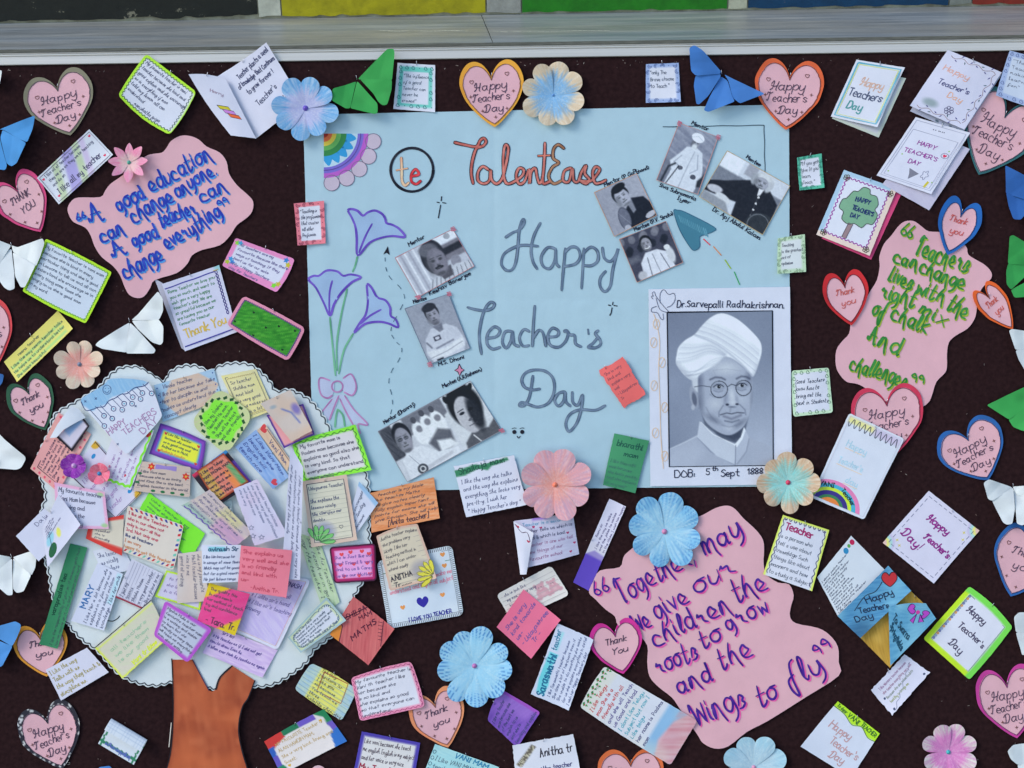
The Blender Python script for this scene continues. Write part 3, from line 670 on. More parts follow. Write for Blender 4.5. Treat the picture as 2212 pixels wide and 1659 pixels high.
# quarter rainbow flower
cx, cy = 700, 289
def arc(r0, r1, c, dz): ik.fill([(cx+r1*math.cos(t), cy+r1*math.sin(t)) for t in np.linspace(0, math.pi/2, 16)]+[(cx+r0*math.cos(t), cy+r0*math.sin(t)) for t in np.linspace(math.pi/2, 0, 16)], c, dz)
for k in range(5):
    t = math.radians(9+k*18); px, py = cx+108*math.cos(t), cy+108*math.sin(t); pp = [(x, y) for x, y in circ(px, py, 17, 16)]; pp = [(max(x, cx), max(y, cy)) for x, y in pp]
    ik.fill([p for p in pp], (190, 178, 206), .02+.01*k); ik.stroke(pp, 1.3, (110, 100, 130), .08, closed=True)
arc(86, 96, (176, 92, 200), .10); arc(73, 86, (118, 104, 206), .12); arc(40, 73, (178, 206, 232), .14)
for k in range(5):
    t = math.radians(9+k*18); d = np.array((math.cos(t), math.sin(t))); nrm = np.array((-d[1], d[0])); c0 = np.array((cx, cy))
    pp = [c0+d*44+nrm*11, c0+d*58+nrm*9, c0+d*71, c0+d*58-nrm*9, c0+d*44-nrm*11]; pp = [(max(x, cx), max(y, cy)) for x, y in cat(pp, 3)]
    ik.fill(pp, (52, 150, 218), .16)
for r0, r1, c, z_ in ((37, 49, (52, 128, 74), .20), (27, 37, (96, 168, 92), .22), (18, 27, (222, 196, 78), .24), (9, 18, (222, 110, 66), .26), (.5, 9, (170, 48, 40), .28)): arc(r0, r1, c, z_)
ik.stroke([(cx+79.5*math.cos(t), cy+79.5*math.sin(t)) for t in np.linspace(0, math.pi/2, 18)], 1.2, (80, 60, 130), .3)
ik.build(it, FL, 'rainbow_flower_drawing')
# captions
ik = Ink(); IK = (30, 32, 54)
for A, B, t, h in (((884, 532), (919, 514), 'Mentor', 8), ((929, 638), (1019, 592), 'Keshav Banerjee', 8), ((894, 656), (923, 646), 'Mentee', 8), ((948, 791), (1005, 773), 'M.S. Dhoni', 8),
    ((957, 838), (1042, 800), 'Mentee (A.R.Rehman)', 8), ((831, 916), (898, 874), 'Mentor (Dhanraj)', 8), ((1306, 404), (1378, 372), 'Mentor (P GoPi', 8), ((1376, 376), (1403, 363), 'chand)', 7),
    ((1371, 500), (1455, 463), 'Mentee (P.V. Sindu)', 8), ((1493, 268), (1530, 284), 'Mentor', 8), ((1423, 403), (1503, 434), 'Siva Subramania', 8), ((1462, 431), (1492, 442), 'Iyer', 8),
    ((1611, 341), (1641, 361), 'Mentee', 8), ((1538, 455), (1643, 520), 'Dr. Apj Abdul Kalam.', 9)):
    ik.text(A, B, t, h, IK, 1.7, .1, maxs=2.4); ik.build(it, FL, 'caption')

# ------------------------------------------------------------------ the framed portrait sheet
pc = [(1401, 625), (1706, 620), (1711, 1046), (1405, 1050)]
it = Item('portrait_sheet', 'white sheet with grey portrait of a man in white turban and round glasses', 'portrait print', pc, .4)
q = Quad(pc, (.3, 1.6, .5, .3), 0, 0, (0, 0, 0, 0), 0, .3, 9)
sheet_grid(it, q, (205, 212, 240), None, 8)
class Low(Aff):
    def map(s, X, Y):
        x, y, z = super().map(X, Y); u = np.clip((x-1401)/305, 0, 1); v_ = np.clip((y-622)/426, 0, 1)
        return x, y, z+.25+.3*((1-u)*(1-v_))**2.2+1.6*(u*(1-v_))**2.2+.5*(u*v_)**2.2+.3*((1-u)*v_)**2.2+.35
LOW = Low((0, 0), (1, 0), (0, 1))
X, Y = np.meshgrid(np.linspace(1441, 1670, 150), np.linspace(673, 1006, 216)); sk = (Y-673)/333*3; X0 = X.ravel(); Y = Y.ravel(); X = X0+(1-(X0-1441)/229)*sk.ravel(); Y = Y-(X0-1441)/229*3+2
p = Paint(X, Y, (128, 134, 160))
p.mix(np.clip(1-np.hypot(X-1640, Y-960)/190, 0, 1)*.8, (172, 178, 204)); p.mix(np.clip(1-np.hypot(X-1450, Y-820)/150, 0, 1)*.45, (150, 156, 184)); p.mix(np.clip(1-np.hypot(X-1450, Y-675)/150, 0, 1)*.4, (108, 112, 138))
# coat
p.poly([(1440, 973), (1475, 956), (1508, 938), (1540, 930), (1600, 925), (1620, 945), (1650, 958), (1675, 968), (1675, 1012), (1440, 1012)], (160, 165, 190), 1.2)
p.poly([(1440, 985), (1470, 968), (1500, 955), (1520, 975), (1500, 1012), (1440, 1012)], (172, 177, 202), 10, .6)
p.line([(1508, 945), (1535, 975), (1587, 1003)], 2.2, (118, 123, 150), .7, 2); p.line([(1448, 969), (1480, 955), (1506, 942)], 1.5, (196, 200, 220), .8, 1)
# neck
p.poly([(1512, 878), (1620, 885), (1608, 938), (1592, 958), (1560, 948), (1522, 918)], (98, 103, 126), 2)
p.poly([(1530, 905), (1575, 930), (1604, 925), (1600, 945), (1585, 952), (1550, 938)], (66, 70, 92), 4, .8)
# collar
p.poly([(1511, 910), (1520, 920), (1552, 946), (1589, 960), (1587, 1003), (1548, 985), (1506, 944)], (182, 187, 210), 1.0)
p.poly([(1589, 962), (1603, 945), (1609, 925), (1618, 946), (1612, 975), (1594, 999), (1587, 1003)], (170, 175, 200), 1.0)
p.poly([(1585, 962), (1600, 944), (1607, 922), (1610, 930), (1604, 948), (1592, 966)], (208, 212, 232), .8)
p.line([(1514, 912), (1540, 938), (1588, 961)], 1.6, (210, 214, 232), 1, 1); p.line([(1589, 962), (1588, 1004)], 1.4, (110, 114, 140), .9, 1); p.line([(1618, 948), (1612, 975), (1592, 1002)], 1.6, (120, 124, 150), .7, 1.5)
# ear
p.ell(1499, 858, 9, 25, (150, 154, 178), -10, .2); p.ell(1500, 862, 5, 15, (88, 92, 116), -10, .5, .8); p.ell(1497, 880, 4, 6, (166, 170, 192), 0, .4)
p.poly([(1494, 818), (1512, 812), (1513, 850), (1504, 846), (1496, 834)], (186, 190, 210), 2)      # white hair
# face
face = [(1570, 770), (1600, 790), (1623, 812), (1626, 845), (1624, 872), (1618, 897), (1609, 917), (1594, 932), (1575, 940), (1553, 934), (1528, 915), (1514, 890), (1509, 868), (1508, 835), (1511, 810), (1540, 790)]
p.poly(face, (160, 165, 190), 1.4, 1, True)
FM = np.clip(.5-inpoly(X, Y, cat(face, 4, True))/4, 0, 1)
def fs(cx, cy, rx, ry, c, rot=0, a=.6, so=.9): 
    r_ = math.radians(rot); dx, dy = X-cx, Y-cy; u = (dx*math.cos(r_)+dy*math.sin(r_))/rx; w_ = (-dx*math.sin(r_)+dy*math.cos(r_))/ry
    p.mix(np.clip((1-np.sqrt(u*u+w_*w_))/so, 0, 1)*a*FM, c)
fs(1568, 795, 42, 20, (196, 200, 218), 0, .7); fs(1600, 860, 20, 24, (176, 181, 204), 0, .6); fs(1545, 872, 24, 20, (184, 188, 208), 0, .75)
fs(1510, 872, 15, 62, (100, 104, 128), 0, .75); fs(1626, 868, 8, 60, (112, 116, 140), 0, .7); fs(1510, 822, 14, 28, (96, 100, 126), 0, .7); fs(1618, 815, 12, 22, (108, 112, 138), 0, .7)
fs(1540, 905, 30, 10, (110, 114, 138), 30, .7); fs(1598, 915, 26, 9, (106, 110, 134), -35, .7); fs(1576, 925, 16, 9, (178, 182, 204), 0, .7)
fs(1581, 855, 9, 28, (196, 200, 218), -6, .7); fs(1567, 862, 6, 20, (122, 126, 152), 8, .6); fs(1592, 864, 5, 16, (130, 134, 160), -10, .5)
fs(1583, 870, 12, 7, (190, 194, 214), 0, .7); fs(1571, 874, 5, 3.4, (50, 52, 72), 0, .95, .6); fs(1592, 873, 5, 3.2, (56, 58, 78), 0, .95, .6); fs(1581, 879, 12, 3, (84, 88, 110), 0, .7)
for ex_, ey_ in ((1552, 835), (1602, 832)):
    fs(ex_, ey_, 17, 11, (112, 116, 140), 0, .75); fs(ex_, ey_+1, 10, 4.4, (176, 180, 200), -3, .9, .5); fs(ex_+1, ey_+.5, 4.6, 4.4, (26, 26, 40), 0, 1, .4)
    p.line([(ex_-11, ey_+1), (ex_-4, ey_-4), (ex_+5, ey_-4), (ex_+11, ey_)], 1.8, (44, 46, 64), .9, .8); p.line([(ex_-10, ey_+9), (ex_, ey_+12), (ex_+9, ey_+9)], 1.5, (104, 108, 132), .7, 1.6)
p.line([(1534, 820), (1545, 815), (1558, 816), (1566, 820)], 3.2, (70, 72, 94), .75, 2); p.line([(1591, 818), (1601, 813), (1612, 814), (1619, 818)], 3.2, (70, 72, 94), .75, 2)
p.line([(1556, 896), (1570, 892), (1580, 894), (1592, 891), (1607, 892)], 2.0, (66, 68, 88), .9, 1.2); p.line([(1563, 899), (1580, 905), (1600, 897)], 5, (120, 122, 146), .8, 2); p.line([(1566, 909), (1581, 912), (1596, 907)], 2.4, (80, 84, 106), .7, 2)
p.line([(1562, 876), (1553, 890), (1553, 900)], 1.6, (96, 100, 124), .7, 1.8); p.line([(1598, 874), (1609, 885), (1611, 896)], 1.6, (96, 100, 124), .7, 1.8); p.line([(1578, 881), (1577, 889)], 3, (126, 130, 152), .6, 1.5)
p.line([(1540, 800), (1570, 797), (1600, 801)], 1, (120, 124, 150), .35, 1.2)
p.line([(1547, 812), (1540, 800)], 1, (130, 134, 158), .3, 1)
for q_ in ([(1534, 852), (1544, 858), (1556, 857)], [(1598, 855), (1607, 856), (1616, 850)], [(1525, 880), (1535, 898), (1548, 912)], [(1560, 918), (1576, 922), (1592, 918)]): p.line(cat(q_, 3), 1.8, (108, 112, 136), .5, 1.8)
for ex_, ey_ in ((1552, 835), (1602, 832)): fs(ex_+1, ey_+.5, 3.4, 3.4, (16, 16, 28), 0, 1, .3); p.ell(ex_+2, ey_-.8, 1, 1, (200, 204, 220), 0, .6, .8)
for gx, gy, r_ in ((1553.5, 841, 18), (1606, 838, 16.5)): p.line(circ(gx, gy, r_, 24)+[(gx+r_, gy)], 1.6, (40, 42, 58), 1, .5); p.line(circ(gx-1, gy-1.5, r_-2, 10, a0=190, a1=260), 1, (206, 210, 226), .5, .6)
p.line([(1571, 836), (1580, 830), (1590, 833)], 1.6, (58, 60, 76), .95, .6); p.line([(1536, 836), (1515, 833), (1500, 836)], 1.5, (70, 72, 90), .9, .6)
# turban
tur = [(1558, 677), (1585, 685), (1612, 705), (1640, 735), (1645, 757), (1640, 780), (1628, 812), (1618, 806), (1600, 788), (1570, 771), (1545, 790), (1515, 807), (1497, 821), (1480, 812), (1466, 795), (1460, 783), (1462, 765), (1466, 750), (1480, 735), (1501, 722), (1515, 705), (1535, 686)]
p.poly(tur, (214, 218, 236), 1.2, 1, True)
TM = np.clip(.5-inpoly(X, Y, cat(tur, 4, True))/3, 0, 1)
def tl(pts, w, c, a, so): 
    C0 = p.C.copy(); p.line(cat(pts, 4), w, c, a, so); p.C = C0+(p.C-C0)*TM[:, None]
tl([(1462, 790), (1490, 818), (1500, 822)], 12, (150, 154, 178), .6, 7); tl([(1640, 790), (1628, 815)], 9, (150, 154, 180), .6, 6)
for t, w_, a_ in ((0, 2, .5), (.22, 7, .35), (.3, 1.4, .55), (.5, 6, .3), (.58, 1.4, .5), (.78, 7, .3), (.86, 1.4, .45), (1, 3, .35)):
    tl([(1499+t*26, 722-t*30), (1540+t*24, 735-t*28), (1590+t*18, 768-t*36), (1632+t*8, 802-t*44)], w_, (158, 162, 188), a_, 1.3 if w_ < 3 else 4)
for t, w_, a_ in ((0, 5, .4), (.2, 1.4, .5), (.42, 6, .3), (.5, 1.4, .5), (.75, 6, .3), (.84, 1.4, .45), (1, 4, .3)):
    tl([(1463+t*9, 782-t*38), (1490+t*10, 778-t*32), (1530+t*8, 762-t*18), (1564+t*2, 769-t*5)], w_, (160, 165, 190), a_, 1.3 if w_ < 3 else 4)
for k in range(3): tl([(1470+k*9, 800+k*6), (1500+k*4, 802-k), (1540, 787-k*5), (1568, 771)], 1.5, (160, 165, 190), .5, 1.6)
tl([(1480, 812), (1515, 806), (1548, 787), (1570, 772), (1600, 789), (1622, 810)], 2.6, (136, 140, 166), .6, 2.2)
tl([(1501, 724), (1550, 745), (1600, 785), (1624, 812)], 2.2, (146, 151, 178), .75, 3)
tl([(1535, 700), (1580, 705), (1615, 735)], 14, (222, 226, 242), .5, 10)
p.C = (p.C-150)*1.18+np.array((148, 152, 150))+(vnoise(X*.8, Y*.8, 4)-.5)[:, None]*9
gx_, gy_, gz = LOW.map(X, Y)
it.mesh('photo_print', gx_, gy_, gz-.15, grid_faces(149, 215), p.C, M_GLOSS)
ik = Ink()
ik.stroke([(1441, 675), (1668, 671.5), (1670, 1005), (1446, 1008)], 2.6, (24, 26, 40), .1, closed=True)
ik.text((1462, 663), (1695, 666), 'Dr.Sarvepalli Radhakrishnan.', 14.5, (40, 42, 70), 2.0, .1, maxs=3)
ik.text((1457, 1030), (1503, 1029), 'DOB:', 15, (44, 46, 72), 2.0, 0, maxs=3.4); ik.text((1525, 1026), (1534, 1026), '5', 13, (44, 46, 72), 2.0); ik.text((1537, 1017), (1553, 1017), 'th', 9, (44, 46, 72), 1.8)
ik.text((1557, 1029), (1599, 1028), 'Sept', 14, (44, 46, 72), 2.0, maxs=3); ik.text((1614, 1024), (1650, 1023), '1888', 12, (44, 46, 72), 2.0, maxs=3)
for st in ([(1411, 640), (1409, 633), (1414, 631), (1417, 640), (1432, 660), (1447, 676)], [(1426, 655), (1426, 635), (1434, 626), (1444, 636), (1456, 634), (1458, 648), (1450, 660), (1441, 664)], [(1418, 662), (1408, 666), (1408, 674), (1420, 676), (1427, 688), (1433, 690), (1432, 678)], [(1410, 646), (1407, 641), (1411, 639)], [(1417, 644), (1425, 668), (1440, 675)]):
    ik.stroke(cat(st, 5), 1.3, (90, 92, 120))
OR = (214, 186, 160)
ik.stroke(cat([(1412, 678), (1419, 700), (1425, 740), (1423, 790), (1424, 830), (1426, 880), (1427, 930), (1430, 975), (1433, 1012)], 5), 1.4, OR)
for lx, ly, a in ((1418, 700, 0), (1412, 740, 1), (1430, 783, 0), (1413, 833, 1), (1436, 880, 0), (1416, 935, 1), (1436, 985, 0)): ik.stroke(circ(lx, ly, 7, 12, 11), 1.3, OR, closed=True); ik.stroke([(lx-4, ly+8), (lx+4, ly-8)], 1.1, OR)
ik.build(it, LOW)

# ------------------------------------------------------------------ the small photographs
def photo(label, cor, paint, edge=(180, 110, 130), corners=((0, 1), (1, 0)), base=(150, 154, 178)):
    q = Quad(cor, (.5, .5, .8, .8), .4, 0, (0, 0, 0, 0), 0, .2, 3)
    it = Item('photograph', label, 'photograph', cor, .8, 'black and white photographs glued on the poster')
    def pt(p, W, H):
        paint(p, W/100., H/100.); p.C = (p.C-135)*1.18+np.array((137, 142, 137))+(vnoise(p.X*.9, p.Y*.9, 4)-.5)[:, None]*12+(vnoise(p.X*.25, p.Y*.25, 8)-.5)[:, None]*14
    sheet_grid(it, q, base, pt, 1.5, 'sheet', M_GLOSS)
    ik = Ink(); ik.stroke([(0, 0), (q.W, 0), (q.W, q.H), (0, q.H)], 1.3, edge, closed=True)
    for u, v_ in corners:
        x, y = u*q.W, v_*q.H
        for k in range(5): ik.stroke([(x-5+random.random()*3, y-4+k*2), (x+5, y-4+k*2+random.random()*2)], 1.6, (186, 110, 138), .1)
    ik.build(it, q, 'crayon_marks')
def N(p): p.X, p.Y = p.X, p.Y
def face(p, cx, cy, rx, ry, tone, rot=0, hair=(30, 30, 42), glasses=False, mous=False, beard=None, hw=1.1):
    r = math.radians(rot); 
    def o(x, y): return (cx+(x*math.cos(r)-y*math.sin(r))*rx, cy+(x*math.sin(r)+y*math.cos(r))*rx)
    t = np.array(tone, float); k = ry/rx
    if hair: p.ell(*o(0, -.28*k), rx*hw, ry*.92, hair, rot, .12)
    p.ell(*o(0, .1*k), rx*.92, ry*.92, t, rot, .12)
    p.ell(*o(.35, .15*k), rx*.5, ry*.7, t*1.15, rot, .9, .6); p.ell(*o(-.8, .2*k), rx*.3, ry*.6, t*.7, rot, .9, .55); p.ell(*o(-.1, -.45*k), rx*.5, ry*.3, t*1.12, rot, .9, .5)
    for sx_ in (-.36, .36):
        p.ell(*o(sx_, -.05*k), rx*.19, ry*.09, t*.5, rot, .8, .75); p.line([o(sx_-.22, -.22*k), o(sx_+.2, -.24*k)], max(1.0, rx*.08), t*.45, .7, .8)
        if glasses: p.line([o(sx_+.27*math.cos(a), -.02*k+.2*math.sin(a)) for a in np.linspace(0, 6.3, 12)], 1.2, (30, 30, 44), .85, .6)
    p.ell(*o(.03, .3*k), rx*.16, ry*.1, t*.55, rot, .8, .8); p.line([o(.02, -.1*k), o(.06, .25*k)], rx*.12, t*1.22, .6, 1)
    p.line([o(-.28, .52*k), o(.28, .5*k)], max(1.2, rx*.1), t*.35, .85, .8); p.ell(*o(0, .85*k), rx*.5, ry*.12, t*.6, rot, .8, .6)
    if mous: p.line([o(-.34, .44*k), o(0, .38*k), o(.34, .44*k)], max(1.5, rx*.17), (34, 32, 44), .9, .8)
    if beard is not None: p.ell(*o(0, .68*k), rx*.6, ry*(.5 if beard[0] > 150 else .26), beard, rot, .6, .9 if beard[0] > 150 else .55)
def ph_sit(p, a, b):   # old man in white with turban and cane
    p.rect(0, 0, 100*a, 100*b, (150, 152, 178), 1); p.hatch((108, 110, 138), 20, .8, .22, .02); p.rect(-5, 58*b, 105*a, 105*b, (98, 98, 120), 8, .6)
    p.poly([(28*a, 45*b), (38*a, 32*b), (60*a, 28*b), (78*a, 34*b), (92*a, 60*b), (96*a, 75*b), (88*a, 100*b), (18*a, 100*b), (22*a, 75*b), (12*a, 62*b)], (192, 196, 220), 1.4)
    p.line([(60*a, 36*b), (56*a, 60*b), (52*a, 100*b)], 1.6, (140, 144, 168), .8, 1.2); p.line([(70*a, 40*b), (80*a, 62*b), (66*a, 72*b)], 1.6, (130, 134, 160), .8, 1.2); p.line([(34*a, 48*b), (22*a, 62*b), (38*a, 66*b)], 1.6, (130, 134, 160), .8, 1)
    p.ell(40*a, 68*b, 7*a, 3.5*b, (92, 92, 112)); p.ell(76*a, 76*b, 7*a, 4*b, (80, 80, 100)); p.line([(36*a, 66*b), (22*a, 99*b)], 2, (30, 30, 44), 1, .8); p.poly([(88*a, 80*b), (99*a, 66*b), (99*a, 88*b), (90*a, 90*b)], (50, 50, 64), 2); p.line([(10*a, 98*b), (14*a, 72*b), (26*a, 64*b)], 4, (44, 44, 58), .9, 1.4)
    face(p, 56*a, 22*b, 10*a, 9.5*b, (128, 128, 150), 8, None, beard=(200, 204, 224)); p.ell(56*a, 12.5*b, 16*a, 7.5*b, (206, 210, 232), 8, .12); p.line([(42*a, 14*b), (56*a, 10*b), (70*a, 15*b)], 1, (150, 154, 178), .7, 1)
photo('tilted photograph of a seated bearded man in white robe and white turban, top row', [(1467, 266), (1551, 296), (1507, 420), (1418, 389)], ph_sit, (206, 150, 150), ((0, 0), (1, 0)))
def ph_apj(p, a, b):
    p.rect(0, 0, 100*a, 100*b, (186, 190, 214), 1); p.rect(0, 30*b, 100*a, 60*b, (118, 120, 142), 2); p.rect(0, 0, 30*a, 30*b, (206, 210, 232), 3); p.rect(36*a, 0, 52*a, 22*b, (150, 150, 172), 2)
    p.poly([(30*a, 40*b), (48*a, 26*b), (80*a, 26*b), (98*a, 42*b), (104*a, 104*b), (50*a, 104*b), (46*a, 74*b), (20*a, 80*b), (0, 84*b), (0, 62*b), (18*a, 50*b)], (38, 36, 50), 1.6)
    p.poly([(64*a, 28*b), (72*a, 28*b), (70*a, 44*b), (67*a, 44*b)], (205, 205, 225), 1); p.line([(69*a, 42*b), (74*a, 100*b)], 1.4, (80, 78, 92), .8, .8)
    for k in range(4): p.ell((70+k)*a, (46+k*12)*b, 1.7*a, 1.8*b, (190, 190, 208))
    p.ell(12*a, 72*b, 11*a, 7*b, (176, 176, 198), -12, .3); p.ell(28*a, 80*b, 12*a, 7*b, (190, 192, 212), 8, .3); p.poly([(0, 84*b), (34*a, 84*b), (46*a, 100*b), (0, 104*b)], (140, 142, 162), 2)
    p.ell(92*a, 92*b, 22*a, 26*b, (54, 54, 66), 0, .1); p.line(circ(88*a, 90*b, 15*a, 20), 1.4, (150, 152, 172), .7, .8)
    p.ell(64*a, 15*b, 13*a, 13.5*b, (160, 162, 182), -6, .15); p.ell(66*a, 8*b, 12*a, 8*b, (196, 198, 216), -6, .5, .8); p.ell(76*a, 20*b, 5*a, 12*b, (172, 174, 194), 10, .4); p.ell(52*a, 20*b, 4.5*a, 11*b, (150, 152, 172), -14, .4)
    face(p, 64*a, 20*b, 10.5*a, 11.5*b, (146, 146, 168), -4, None)
photo('tilted photograph of a silver-haired man in a dark buttoned jacket, rightmost on the poster', [(1571, 326), (1706, 402), (1647, 507), (1511, 425)], ph_apj, (196, 170, 130), ())
def ph_gopi(p, a, b):
    p.rect(0, 0, 100*a, 100*b, (142, 142, 166), 1); p.mix(np.clip(p.X/(100*a), 0, 1)*.4, (176, 178, 202))
    p.poly([(46*a, 60*b), (66*a, 42*b), (92*a, 50*b), (106*a, 80*b), (100*a, 100*b), (40*a, 104*b)], (32, 32, 48), 1.6); p.poly([(54*a, 52*b), (66*a, 44*b), (66*a, 70*b), (58*a, 74*b)], (124, 124, 146), 1.4)
    p.ell(90*a, 92*b, 12*a, 6*b, (166, 166, 188), -10)
    face(p, 50*a, 32*b, 17*a, 22*b, (150, 150, 174), -12, (26, 26, 38), hw=1.08); p.ell(50*a, 12*b, 17*a, 9*b, (26, 26, 38), -12, .2)
    p.ell(36*a, 76*b, 13*a, 25*b, (84, 84, 106), 6, .1); p.ell(36*a, 76*b, 11*a, 22*b, (104, 104, 128), 6, .2); p.ell(34*a, 98*b, 7*a, 8*b, (160, 160, 184)); p.line([(28*a, 60*b), (44*a, 92*b)], 1, (170, 170, 190), .4, .6)
photo('tilted photograph of a young man in a dark shirt holding a racket under his chin', [(1284, 416), (1375, 375), (1418, 465), (1327, 511)], ph_gopi, (200, 150, 120), ())
def ph_sindu(p, a, b):
    p.rect(0, 0, 100*a, 100*b, (70, 68, 90), 1)
    for k in range(14):
        x, y = (k*37 % 100)*a, (8+(k*23) % 45)*b; p.ell(x, y, 7*a, 9*b, (34, 34, 50) if k % 2 else (124, 122, 142), 0, .4, .8)
    p.rect(0, 48*b, 24*a, 60*b, (120, 120, 140), 4, .6)
    p.poly([(18*a, 100*b), (22*a, 66*b), (38*a, 48*b), (62*a, 50*b), (78*a, 62*b), (84*a, 100*b)], (196, 198, 222), 1.3); p.line([(38*a, 60*b), (34*a, 100*b)], 1.5, (60, 60, 80), .9, .7); p.line([(66*a, 62*b), (72*a, 100*b)], 1.5, (60, 60, 80), .9, .7); p.line([(50*a, 56*b), (52*a, 100*b)], 1.2, (90, 90, 112), .9, .7)
    p.ell(84*a, 72*b, 8*a, 20*b, (186, 188, 208), 0, .4); p.ell(82*a, 54*b, 6*a, 6*b, (200, 202, 220)); p.ell(16*a, 92*b, 9*a, 10*b, (170, 170, 190), 0, .4)
    face(p, 46*a, 30*b, 11*a, 16*b, (134, 132, 152), 4, (24, 24, 34)); p.line([(41*a, 39*b), (46*a, 41*b), (51*a, 38*b)], 1.8, (220, 220, 235), 1, .6)
photo('tilted photograph of a smiling woman in a white tracksuit among spectators', [(1338, 517), (1438, 478), (1475, 567), (1376, 610)], ph_sindu, (190, 140, 130), ())
def ph_kesh(p, a, b):
    p.rect(0, 0, 100*a, 100*b, (170, 172, 196), 1)
    for k in range(5): p.rect(k*7*a, 0, (k*7+3)*a, 100*b, (208, 210, 232) if k % 2 == 0 else (140, 140, 165), 1.5, .8)
    p.poly([(62*a, 22*b), (100*a, 22*b), (100*a, 60*b), (64*a, 60*b)], (116, 112, 132), 2); p.rect(66*a, 30*b, 102*a, 46*b, (44, 42, 56), 2); p.rect(60*a, 0, 102*a, 20*b, (200, 204, 226), 2); p.ell(86*a, 8*b, 5*a, 7*b, (150, 152, 172)); p.ell(80*a, 68*b, 8*a, 14*b, (130, 128, 150), 20)
    p.poly([(20*a, 104*b), (30*a, 84*b), (52*a, 80*b), (78*a, 74*b), (104*a, 86*b), (104*a, 104*b)], (176, 178, 200), 1.4)
    for k in range(10): p.line([((24+k*8)*a, 104*b), ((34+k*7)*a, 82*b)], 1.2, (60, 60, 80), .8, .7)
    p.poly([(46*a, 72*b), (70*a, 70*b), (66*a, 94*b), (50*a, 94*b)], (84, 80, 96), 1.5)
    p.ell(52*a, 36*b, 19*a, 40*b, (46, 44, 58), 12, .1); p.ell(50*a, 18*b, 15*a, 16*b, (96, 94, 112), 10, .3)
    face(p, 54*a, 48*b, 16.5*a, 36*b, (112, 108, 128), 8, None, mous=True)
photo('tilted photograph of a balding man with a moustache in a striped shirt', [(854, 557), (978, 495), (1024, 575), (903, 642)], ph_kesh, (190, 120, 130), ((1, 0), (0, 1)))
def ph_dhoni(p, a, b):
    p.rect(0, 0, 100*a, 100*b, (140, 142, 166), 1); p.mix(np.clip(p.Y/(100*b), 0, 1)*.3, (160, 162, 186))
    p.poly([(14*a, 60*b), (34*a, 46*b), (70*a, 46*b), (90*a, 58*b), (98*a, 84*b), (84*a, 104*b), (14*a, 104*b), (4*a, 84*b)], (178, 180, 204), 1.4)
    p.poly([(40*a, 44*b), (62*a, 42*b), (60*a, 54*b), (50*a, 56*b)], (112, 112, 134), 1.4)
    p.poly([(6*a, 80*b), (50*a, 84*b), (94*a, 76*b), (92*a, 92*b), (50*a, 98*b), (10*a, 94*b)], (196, 198, 218), 2); p.line([(10*a, 92*b), (50*a, 90*b), (90*a, 84*b)], 1.5, (110, 110, 132), .7, 1)
    p.rect(32*a, 60*b, 48*a, 68*b, (60, 58, 80), 1); p.ell(40*a, 64*b, 5.5*a, 2.4*b, (180, 180, 204)); p.line([(30*a, 80*b), (72*a, 76*b)], 4, (92, 92, 116), .6, 1); p.line([(14*a, 66*b), (20*a, 76*b)], 4, (90, 90, 112), .7, 1); p.rect(20*a, 97*b, 36*a, 104*b, (44, 44, 58))
    face(p, 50*a, 25*b, 14.5*a, 18*b, (132, 130, 152), -2, (44, 42, 56), beard=(88, 86, 104)); p.ell(48*a, 11*b, 16*a, 7*b, (46, 44, 58), -5, .25)
photo('upright photograph of a man with folded arms in a pale sports jersey', [(875, 667), (969, 635), (1015, 752), (928, 787)], ph_dhoni, (110, 120, 150), ((1, 0), (0, 1)))
